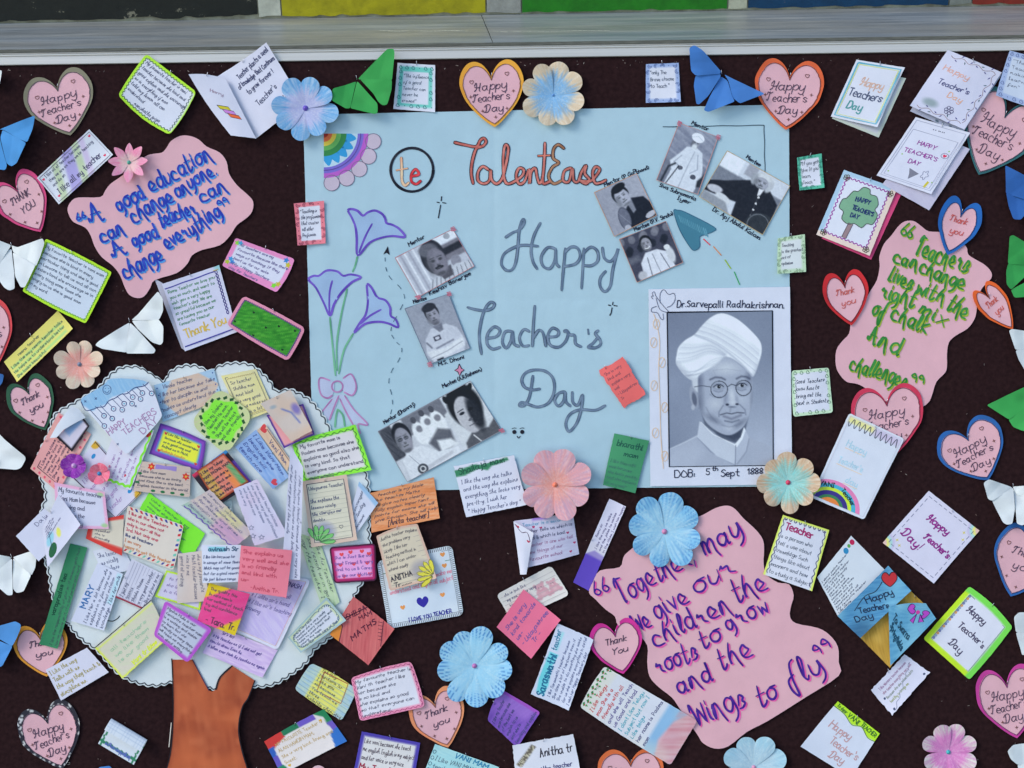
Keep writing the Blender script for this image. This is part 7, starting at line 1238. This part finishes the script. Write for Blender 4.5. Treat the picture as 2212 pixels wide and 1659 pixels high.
tn('note', 'pink and magenta framed note with orange hearts, right edge of the crown', [(711, 1182), (811, 1173), (814, 1254), (722, 1260)], (226, 150, 220), lambda p, W, H: (p.hatch((240, 190, 240), 0, .6), p.border(W, H, 10, (176, 40, 110)), p.border(W, H, 3, (50, 20, 50))), lambda ik, W, H: [ik.fill(heart_pts(x*W, y*H, 4.6), (232, 76, 90)) for x, y in ((.25, .22), (.45, .18), (.7, .18), (.85, .26), (.2, .5), (.5, .5), (.8, .5), (.25, .82), (.6, .82), (.85, .8))], [('She is Just like our|best Friend & very|kind to us & Cares|us like our Mother', (.08, .22, .95, .88), (120, 70, 170), 1.7)], rc=8, pile=False, lift=(1, 3, 2, 1), top=4)
# lower left of the crown
tn('note', 'red edged cream note partly under the airmail note, left of the crown', [(193, 1128), (268, 1112), (264, 1200), (186, 1163)], (212, 204, 196), lambda p, W, H: (p.border(W, H, 11, (210, 64, 60), sides='lb'), p.border(W, H, 6, (210, 64, 60), sides='t')), None, [('I Like|Rina|Teacher|she is|friendly', (.22, .10, .95, .80), (110, 100, 110), 1.7)])
tn('note', 'neon green note with corner cut, above the airmail note', [(322, 1064), (443, 1152), (411, 1212), (303, 1098)], (126, 232, 60), lambda p, W, H: p.blot((110, 216, 50), .03, .5), None, [('Usha Teacher is my|model she teaches|science the teacher|is good', (.08, .08, .9, .92), (56, 130, 60), 1.7)], torn=.8)
def air(ik, W, H):
    cs = ((196, 60, 70), (60, 70, 160), (110, 190, 180)); 
    for k, x in enumerate(np.arange(5, W-8, 11)): ik.fill([(x, 2), (x+5, 1), (x+9, 7), (x+4, 7)], cs[k % 2]); ik.fill([(x, H-2), (x+5, H-3), (x+9, H-9), (x+4, H-8)], cs[(k*2) % 3])
    for k, y in enumerate(np.arange(8, H-12, 11)): ik.fill([(W-2, y), (W-8, y+3), (W-8, y+8), (W-2, y+6)], cs[(k*2+1) % 3])
tn('note', 'cream note with striped airmail border and red writing, centre left of the crown', [(276, 1092), (397, 1135), (375, 1231), (262, 1190)], (214, 206, 206), None, air, [('I like all the Teachers|who in our class not|only in our- all the|3rd. Not only one|like all teachers|I am very|happy to get this teacher', (.04, .08, .93, .92), [(200, 60, 84)]*4+[(70, 70, 110), (210, 130, 90), (214, 140, 90)], 2.2)], rc=5, top=2.5)
tn('note', 'white note with pink border about Vani Mam, left side of the crown', [(118, 1042), (226, 1063), (235, 1142), (122, 1142)], (206, 208, 240), lambda p, W, H: (p.border(W, H, 6, (226, 170, 214)), p.ell(W-10, 8, 7, 5, (150, 200, 140), 0, .6, .8), p.ell(W-8, H-8, 7, 5, (150, 200, 140), 0, .6, .8)), None, [('My favourite teacher|Vani Mam because|is loving and|explains the|beautifully', (.08, .04, .94, .98), (76, 76, 110), 1.9)])
tn('note', 'back leaf of the folded white note, beyond the left side of the crown', [(35, 1158), (96, 1098), (152, 1150), (84, 1212)], (204, 208, 240), None, None, [('Daju', (.55, .05, .95, .3), (96, 96, 140), 1.7)])
tn('note', 'white folded note with a green painted ball, at the left edge of the crown', [(92, 1142), (127, 1068), (175, 1133), (103, 1225)], (210, 212, 243), lambda p, W, H: (p.ell(W*.22, H*.48, 14, 12, (150, 206, 236), 0, .3), p.ell(W*.50, H*.60, 6, 10, (232, 226, 110), 0, .3)), lambda ik, W, H: (ik.fill(circ(W*.22, H*.78, 13), (40, 100, 66)), ik.stroke([(W*.22, H*.3), (W*.22, H*.78)], 1.2, (60, 80, 120), .1)), [('I like neha|because of the|way she cares|I wish her|" Happy teachers day', (.12, .10, 1.0, .42), (110, 104, 150), 1.4)], pile=False, lift=(1, 2, 4, 1))
# bottom half
tn('note', 'ruled white note with a dark red lower edge, below the airmail note', [(250, 1290), (285, 1207), (352, 1240), (316, 1319)], (202, 204, 234), lambda p, W, H: p.border(W, H, 3.5, (150, 44, 70), sides='l'), lambda ik, W, H: [ik.stroke([(3, y), (W-3, y)], .8, (160, 160, 190)) for y in np.arange(8, H, 7)], [('I just my|Science|Shobha Madam|a very good teacher|is like a friend to me', (.08, .05, .95, .97), (80, 84, 120), 1.6)])
tn('note', 'neon edged white note half covered by the beige strip, centre of the crown', [(360, 1232), (442, 1252), (432, 1318), (335, 1288)], (204, 200, 236), lambda p, W, H: p.border(W, H, 4.5, (190, 236, 60)), None, [('to teach|she is|in a fun', (.14, .14, .6, .8), (140, 120, 180), 1.6)])
tn('note', 'beige strip with downward writing, left of the white Avinash note', [(437, 1190), (453, 1298), (383, 1303), (385, 1196)], (206, 198, 206), lambda p, W, H: p.blot((208, 190, 190), .03, .7), None, [('she is my favourite|Math teacher because|nice to me|good at writing', (.06, .06, .96, .94), (120, 110, 130), 1.7)])
tn('note', 'white note headed Avinash Sir in blue, left of the pink sticky note', [(436, 1177), (521, 1177), (518, 1256), (438, 1259)], (206, 212, 242), lambda p, W, H: p.rect(14, 4, 50, 15, (120, 196, 222), 1.2, .9), lambda ik, W, H: ik.text((W*.18, 13), (W*.95, 13), 'avinash Sir', 9, (50, 84, 120), 1.9, 0, maxs=3), [('I like him because he|is savage at some times|Which may not be good|but for a good reason|He just listens cange', (.04, .24, .99, .98), (80, 88, 130), 1.7)])
tn('note', 'white strip headed MARY in blue, running upwards at the lower left of the crown', [(154, 1341), (211, 1216), (266, 1240), (225, 1362)], (204, 210, 242), lambda p, W, H: p.rect(W*.45, H*.80, W*.98, H*.97, (170, 214, 240), 1.5, .8), lambda ik, W, H: ik.text((W*.26, H*.26), (W*.66, H*.24), 'MARY', 12, (50, 110, 180), 2.4, 0, maxs=3), [('I Like Her a lot becaus she|explains in a fun way and|something about outdoor|knowledge. I like her smile', (.03, .30, .98, .98), (84, 92, 130), 1.6)])
tn('note', 'long dark green strip with black writing crossing the left edge of the crown', [(86, 1391), (152, 1174), (189, 1183), (125, 1401)], (54, 132, 96), lambda p, W, H: p.blot((46, 120, 86), .02, .6), lambda ik, W, H: ik.text((W*.30, H*.34), (W*.72, H*.34), 'varapradas tea', 9, (20, 70, 56), 1.7, maxs=3), [('I like the responsibility of your sir if someone gets hurt|how he reacts on it, if a bad person gets hurt', (.02, .44, .98, .98), (26, 80, 62), 1.6)], pile=False, lift=(3, 1, 1, 2), res=3)
tn('note', 'white slip with gold and black writing at the lower left edge of the crown', [(99, 1447), (188, 1399), (235, 1452), (132, 1513)], (208, 210, 240), None, None, [('I Like the way|Talks with us|the way they teach &|discipline us.', (.05, .04, .99, .96), (170, 156, 96), 2.2)], top=1.5)
tn('note', 'large beige pencilled note with a neon yellow edge, bottom left of the crown', [(205, 1399), (326, 1297), (356, 1385), (266, 1465)], (208, 202, 198), lambda p, W, H: (p.hatch((196, 212, 180), 30, .4), p.border(W, H, 3, (214, 230, 60), sides='lb'), p.rect(0, H*.05, W, H*.09, (214, 230, 80), 1.5, .7)), lambda ik, W, H: (ik.stroke([(0, 0), (W, 0)], 2, (40, 44, 50)), ik.text((W*.30, H*.93), (W*.86, H*.91), 'Vani tr likes', 10, (214, 230, 70), 2.4, 0, maxs=3)), [('all teachers|we like them|is our good', (.14, .22, .8, .72), (160, 206, 170), 1.9)], curve=(0, 6, 0, 0), torn=.8, res=3)
tn('note', 'purple framed note with dense black writing, bottom middle of the crown', [(357, 1297), (459, 1359), (406, 1431), (332, 1372)], (186, 192, 224), lambda p, W, H: (p.border(W, H, 8, (178, 86, 206)),), None, [('Mysha Mulla is our|favourite teacher mam|is a writing and makes|us learn but she|friendly me many times|will teach me everything|even about writing', (.09, .09, .95, .93), (86, 84, 112), 1.6)], rc=8)
tn('note', 'violet crayoned strip about an art teacher, at the base of the crown', [(466, 1352), (600, 1404), (567, 1463), (438, 1410)], (190, 164, 226), lambda p, W, H: p.hatch((222, 206, 244), 4, .8), None, [('      Sir\'s Art|* He teaches me if I did not get|How to draw. Even he|* When ever task he teaches me again', (.03, .04, .97, .80), (84, 60, 150), 1.9)])
tn('note', 'large lilac pencilled note headed Avinash in an orange outline, right of the pink sticky note', [(545, 1228), (672, 1252), (600, 1404), (478, 1350)], (204, 196, 240), lambda p, W, H: (p.hatch((176, 160, 232), 30, .7), p.border(W, H, 7, (210, 212, 242), sides='rtb')), lambda ik, W, H: (ik.stroke([(8, 6), (W-8, 6), (W-8, H-6), (6, H-6)], 1.1, (214, 160, 140)), ik.text((W*.56, H*.15), (W*.92, H*.15), 'AVINASH', 9, (90, 80, 140), 1.7, 0, maxs=3)), [('* Sir teaches well|* I alike sir\'s hand|* I like sir\'s teaching|drawing', (.20, .24, .95, .66), (110, 96, 170), 1.8)], rc=9, res=2.8, lift=(1, 4, 3, 0))
tn('note', 'pale blue and green cloud-bordered note, lower right of the crown', [(622, 1377), (705, 1290), (748, 1340), (650, 1410)], (204, 210, 236), lambda p, W, H: (p.border(W, H, 10, (190, 206, 160), a=.8), p.border(W, H, 4, (150, 180, 210), a=.8)), lambda ik, W, H: ik.stroke([(W/2+(W/2-7)*math.copysign(abs(math.cos(a))**.4, math.cos(a))+1.8*math.cos(a*26), H/2+(H/2-7)*math.copysign(abs(math.sin(a))**.4, math.sin(a))+1.8*math.sin(a*26)) for a in np.linspace(0, 6.28, 160)], 1.3, (84, 110, 150)), [('It is a very kind|teacher she is very nicely|teaches every tomorrow and|helps to understand that|clearly the topic|way. She takes care of the', (.10, .10, .92, .90), (80, 96, 120), 1.6)])
tn('sticky_note', 'bright pink sticky note in red writing signed Anitha Tr, centre of the crown', [(521, 1179), (631, 1189), (619, 1290), (514, 1274)], (240, 124, 150), lambda p, W, H: p.blot((236, 110, 140), .02, .4), None, [('She explains us|very well and she|is so friendly|and kind with|us-|     -Anitha Tr.', (.06, .05, .98, .97), (206, 50, 80), 2.4)], cat_='sticky note', pile=False, lift=(0, 1, 4, 3), pins=(), top=3)
tn('note', 'yellow note with a magenta band signed Tara Tr., below the pink sticky note', [(452, 1259), (540, 1283), (508, 1372), (427, 1340)], (216, 190, 40), lambda p, W, H: (p.poly([(-4, H*.42), (W*.6, -4), (W+4, -4), (W+4, H*.55), (W*.45, H+4), (-4, H+4)], (222, 60, 140), 2), p.hatch((236, 110, 170), 150, .5, region=(p.X*.0+1)*((p.C[:, 1] < 120)*1.))), lambda ik, W, H: ik.text((W*.20, H*.96), (W*.96, H*.90), '- Tara. Tr.', 14, (96, 50, 80), 2, maxs=3), [('The quality this|In sara mam is|her method of teach|ing and confidence|level', (.08, .06, .98, .72), (100, 50, 80), 1.7)], pile=False, lift=(1, 1, 3, 2), top=2.5)
# rain cloud card: an outline of its own
def cloudcard():
    o = [(175, 867), (195, 850), (225, 832), (243, 818), (310, 822), (330, 840), (347, 886), (348, 903), (320, 936), (292, 965), (276, 979), (264, 972), (238, 942), (205, 905)]
    it = Item('greeting_card', 'white rain cloud card with hanging rings reading HAPPY TEACHERS DAY, upper left of the crown', 'greeting card', o, 5, GT)
    def zf(x, y): return 1.0+4.5*np.clip(((x-175)/170), 0, 1)**2*np.clip((960-y)/140, 0, 1)+1.5*np.sin(np.clip((x-175)/170, 0, 1)*3.1)
    def pt(p):
        p.poly(cat([(170, 868), (184, 878), (200, 888), (212, 880), (232, 872), (240, 860), (262, 852), (276, 846), (300, 838), (320, 826), (310, 818), (240, 812), (200, 840)], 3, True), (128, 176, 226), 1.5, 1); p.hatch((196, 216, 240), 60, .35)
    poly_sheet(it, cat(o, 3, True), 2.8, zf, (210, 214, 243), pt, 'sheet')
    ik = Ink(); IKc = (60, 76, 130)
    ik.stroke(cat([(176, 868), (186, 886), (202, 884), (212, 880), (226, 878), (236, 866), (250, 860), (262, 852), (276, 850), (292, 838), (312, 834), (322, 826)], 5), 1.8, IKc)
    for x, y, L in ((196, 886, 30), (207, 878, 16), (218, 876, 24), (232, 868, 11), (243, 861, 20), (254, 856, 12), (266, 850, 18), (276, 846, 8), (286, 842, 16), (296, 836, 9), (310, 830, 16)):
        ex_, ey_ = x+L*.85+2, y+L; ik.stroke([(x, y), (ex_, ey_)], 1.2, IKc); ik.stroke(circ(ex_+3, ey_+4, 5.2, 12), 1.5, IKc, closed=True); ik.fill(circ(ex_+3, ey_+4, 2, 6), (110, 180, 220))
    ik.stroke(circ(232, 842, 9, 14, 10), 1.3, (70, 96, 150), closed=True); ik.stroke(cat([(227, 845), (232, 849), (237, 844)], 3), 1.2, (70, 96, 150)); [ik.fill(circ(x, 839, 1, 5), IKc) for x in (229, 236)]
    PP = (168, 130, 180); ik.text((238, 941), (276, 912), 'HAPPY', 13, PP, 1.7, 0, maxs=3); ik.text((270, 940), (342, 890), 'TEACHERS', 14, PP, 1.7, 0, maxs=3); ik.text((310, 938), (346, 908), 'DAY', 14, PP, 1.7, 0, maxs=3)
    for x, y in ((208, 861), (185, 867), (294, 877), (255, 959)): ik.stroke([(x-2, y-2), (x+2, y+2)], 1.1, IKc); ik.stroke([(x+2, y-2), (x-2, y+2)], 1.1, IKc)
    ik.build(it, Aff((0, 0), (1, 0), (0, 1), lambda x, y: zf(x, y)+.1))
cloudcard()
it_ = Item('curled_note', 'black framed curled note with a white turned-over flap, beside the rain cloud card', 'note', [(157, 877), (194, 922), (155, 975), (110, 945)], 6, GT)
q_ = Quad([(121, 944), (182, 906), (194, 922), (156, 976)], (1, 1, 1, 1)); sheet_grid(it_, Quad([(122, 944), (176, 896), (194, 920), (156, 976)], (1, 4, 2, 1)), (200, 196, 226), lambda p, W, H: (p.rect(W*.3, -2, W*.9, H*.4, (110, 150, 206), 3, .8), p.border(W, H, 5, (38, 32, 44), sides='lrb')), 1.8)
def flapz(x, y): return 3+3*np.sin(np.clip((x-108)/76, 0, 1)*3.1)
poly_sheet(it_, [(109, 946), (125, 918), (143, 893), (157, 877), (172, 884), (186, 902), (162, 915), (140, 928), (124, 945)], 3, flapz, (208, 216, 240), lambda p: p.blot((196, 204, 226), .05, .5), 'flap')

# ================================================================== PAPER FLOWERS
def flower(label, cx, cy, r, n, pal, rot=0, bead=None, wid=.5, tip=1.0, br=None, slit=.0, sq=1.0, pointed=False, lines=None, z=None):
    """pal: (inner colour, outer colour, mix radius 0-1, streak colour, streak amount)"""
    it = Item('paper_flower', label, 'paper flower', circ(cx, cy, r*.97, 14), 5, 'paper flowers', z)
    base = []
    for k in range(n):
        a = math.radians(rot+360*k/n+random.uniform(-5, 5)); R_ = r*(1+random.uniform(-.06, .06)); W_ = R_*wid*(.76 if not pointed else 1.0)*(1+random.uniform(-.06, .08))
        ca, sa = math.cos(a), math.sin(a)
        if pointed: o = [(0, -.05), (.3, -.34), (.55, -.52), (.8, -.36), (1, 0), (.8, .36), (.55, .52), (.3, .34), (0, .05)]
        else: o = [(0, -.05), (.25, -.42), (.5, -.76), (.70, -.92), (.86, -.80), (.96, -.45), (1.0, 0), (.96, .45), (.86, .80), (.70, .92), (.5, .76), (.25, .42), (0, .05)]
        o = cat([(x*R_, y*W_) for x, y in o], 3)
        P = [(cx+x*ca-y*sa, cy+(x*sa+y*ca)*sq) for x, y in o]
        cup = random.uniform(.2, .9); lift_ = random.uniform(3, 8)
        def uv(x, y): dx, dy = x-cx, (y-cy)/sq; return dx*ca+dy*sa, -dx*sa+dy*ca
        def zf(x, y, cup=cup, lift_=lift_, k=k):
            u, v = uv(x, y); t = np.clip(u/R_, 0, 1.1)
            return 1.2+lift_*t**1.3-2.2*cup*(v/W_)**2*(t+.15)+(k % 2)*.8*np.clip(t*3, 0, 1)+.35*np.abs(np.sin(v*.16+k))*t+np.clip(v/W_, -1, 1)*1.4*t
        def pt(p, k=k):
            u, v = uv(p.X, p.Y); t = np.clip(u/R_, 0, 1.1); ci, co, mr, sc, sa_ = pal
            e = vnoise(np.arctan2(v, np.maximum(u, 1))*22+k*9, t*1.5, k)*.28
            p.mix(np.clip((t+e-.14-mr)/.22, 0, 1), co)
            ang = np.arctan2(v, np.maximum(u+6, 1))
            p.mix(np.clip(vnoise(ang*34, t*2.2, k+4)*1.5-.35, 0, 1)*sa_*np.clip(t*1.6, .2, 1), sc)
            p.mix(np.clip(vnoise(ang*60, t*3, k+14)*1.5-.6, 0, 1)*.35, (235, 238, 248))
            if lines is not None: p.mix((np.abs(np.sin(ang*30)) > .93)*np.clip((t-.62)*6, 0, 1)*.8, lines)
        poly_sheet(it, P[:-1] if np.allclose(P[0], P[-1]) else P, max(1.9, r/28), zf, pal[0], pt, 'petal', M_CREPE)
    if bead:
        b_r = br or r*.075; V = []; F = []; m = 10
        for i in range(4):
            th = i*math.pi/6.2; 
            for j in range(m): V.append((b_r*math.cos(th)*math.cos(j*2*math.pi/m), b_r*math.cos(th)*math.sin(j*2*math.pi/m), b_r*math.sin(th)*.8/ .7*.7))
        V.append((0, 0, b_r*.95))
        for i in range(3):
            for j in range(m): F.append((i*m+j, i*m+(j+1) % m, (i+1)*m+(j+1) % m, (i+1)*m+j))
        for j in range(m): F.append((3*m+j, 3*m+(j+1) % m, 4*m))
        V = np.array(V); it.mesh('centre_bead', cx+V[:, 0], cy-V[:, 1], V[:, 2]*S*1000+1.6, F, np.tile(np.array(bead, float), (len(V), 1)), M_GLOSS)
    return it
flower('small pink pointed-petal flower on the edge of the blue-lettered cloud', 279, 351, 43, 8, ((226, 178, 190), (222, 130, 176), .35, (236, 190, 206), .5), 0, (80, 160, 150), .42, pointed=True, br=4.5)
flower('pale salmon flower with greenish petal tips, left above the tree crown', 172, 787, 53, 8, ((218, 150, 148), (208, 192, 180), .45, (214, 170, 160), .4), 22, (120, 130, 160), .40, br=5)
flower('blue crayoned flower with a violet centre, at the poster\'s top left corner', 660, 234, 70, 8, ((166, 172, 224), (98, 158, 220), .45, (196, 206, 238), .5), 10, (104, 84, 196), .42, br=6)
flower('cream edged flower with a sky blue heart, on the poster\'s top edge', 1195, 206, 71, 8, ((120, 172, 228), (206, 192, 178), .52, (190, 160, 130), .45), 14, (90, 140, 210), .42, br=3)
flower('salmon pink crayoned flower at the middle of the poster\'s lower edge', 1199, 1047, 80, 8, ((222, 150, 146), (216, 156, 170), .3, (176, 150, 190), .65), 20, (226, 124, 104), .43, br=5.5)
flower('large sky blue flower on top of the violet-lettered cloud', 1435, 1148, 82, 8, ((150, 198, 234), (126, 186, 230), .6, (80, 140, 206), .45), 12, (196, 130, 180), .43, br=6, lines=(84, 140, 206))
flower('cream edged flower with an aqua heart, at the lower right corner of the portrait sheet', 1702, 1042, 66, 8, ((140, 206, 214), (204, 184, 166), .55, (170, 120, 90), .45), 0, (196, 60, 100), .42, br=5.5)
flower('sky blue flower with pencil lines on its tips, lower middle', 1025, 1438, 84, 9, ((146, 198, 236), (130, 188, 234), .6, (160, 206, 240), .4), 8, (176, 110, 180), .40, br=5.5, lines=(50, 110, 190))
flower('pale blue flower cut off by the bottom edge, under the violet-lettered cloud', 1628, 1657, 73, 8, ((168, 200, 228), (158, 200, 230), .6, (120, 160, 200), .3), -22, (196, 140, 180), .42, br=5)
flower('pink flower with whitish tips and a teal bead, lower right', 2048, 1624, 63, 8, ((206, 130, 196), (206, 204, 206), .56, (186, 90, 176), .5), 22, (60, 170, 186), .42, br=5)
flower('pale pink flower tip at the bottom edge below the multicolour bordered note', 690, 1694, 44, 6, ((216, 180, 206), (214, 176, 200), .5, (220, 190, 214), .3), -90, None, .5)
flower('small deep purple flower with black petal lines, on the left of the tree crown', 160, 1006, 27, 6, ((150, 60, 180), (132, 44, 166), .4, (110, 36, 150), .5), 10, (190, 150, 210), .62, br=6)
flower('small coral pink flower with a blue bead, on the left half of the tree crown', 215, 1023, 23, 5, ((232, 110, 140), (226, 100, 136), .4, (240, 130, 160), .5), 14, (60, 130, 190), .72, br=5)

# curled roll of paper, bottom left
itr = Item('curled_note', 'small curled-up white note with a green wavy border, bottom left', 'note', [(245, 1547), (322, 1591), (287, 1655), (212, 1606)], 12)
O = np.array((212., 1606.)); ax_ = np.array((77., 46.)); ay_ = np.array((33., -59.)); Wc = np.linalg.norm(ax_); Hc = np.linalg.norm(ay_); ax_ /= Wc; ay_ /= Hc
nu, nv = 40, 60; U, V_ = np.meshgrid(np.linspace(0, Wc, nu+1), np.linspace(0, 1, nv+1)); U = U.ravel(); V_ = V_.ravel()
flat_ = Hc*.62; rr_ = Hc*.34
ang_ = np.clip((V_-.42)/.58, 0, 1)*math.pi*1.04
yy = np.where(V_ < .42, V_/.42*flat_, flat_+rr_*np.sin(ang_)); zz = np.where(V_ < .42, .8+2*(.42-V_)*0, .8+.5*rr_*S*1000*(1-np.cos(ang_)))
# the roll turns over towards the reader: its back is ruled paper
px_ = O[0]+U*ax_[0]+yy*ay_[0]; py_ = O[1]+U*ax_[1]+yy*ay_[1]; pr = Paint(U, V_*100, (206, 216, 240))
pr.mix((np.abs(np.sin(V_*46)) > .95)*(V_ > .42)*.35, (150, 170, 206)); pr.mix((np.abs(np.sin(U*.5)) > .96)*(V_ > .42)*.25, (150, 170, 206)); pr.mix((np.abs(V_-.10-.012*np.sin(U*.5)) < .03)*1., (50, 130, 100)); pr.mix((np.abs(U-5-1.2*np.sin(V_*50)) < 2.2)*(V_ < .44)*1., (50, 130, 100)); pr.mix((np.abs(U-Wc+6-1.2*np.sin(V_*50)) < 2.2)*(V_ < .6)*1., (50, 130, 100)); pr.mix((np.abs(V_-.43-.006*np.sin(U*.6)) < .012)*.8, (96, 160, 130))
itr.mesh('sheet', px_, py_, zz, [f[::-1] for f in grid_faces(nu, nv)], pr.C)
ik = Ink(); 
for k, w_ in enumerate(('my', 's', 's', 'bhai', 'grad')): ik.text((14+k*12, 11), (28+k*12, 11), w_, 8, (90, 110, 190), 1.8, .1, maxs=3)
ik.build(itr, Aff(O, ax_, ay_, lambda x, y: x*0+1.0))
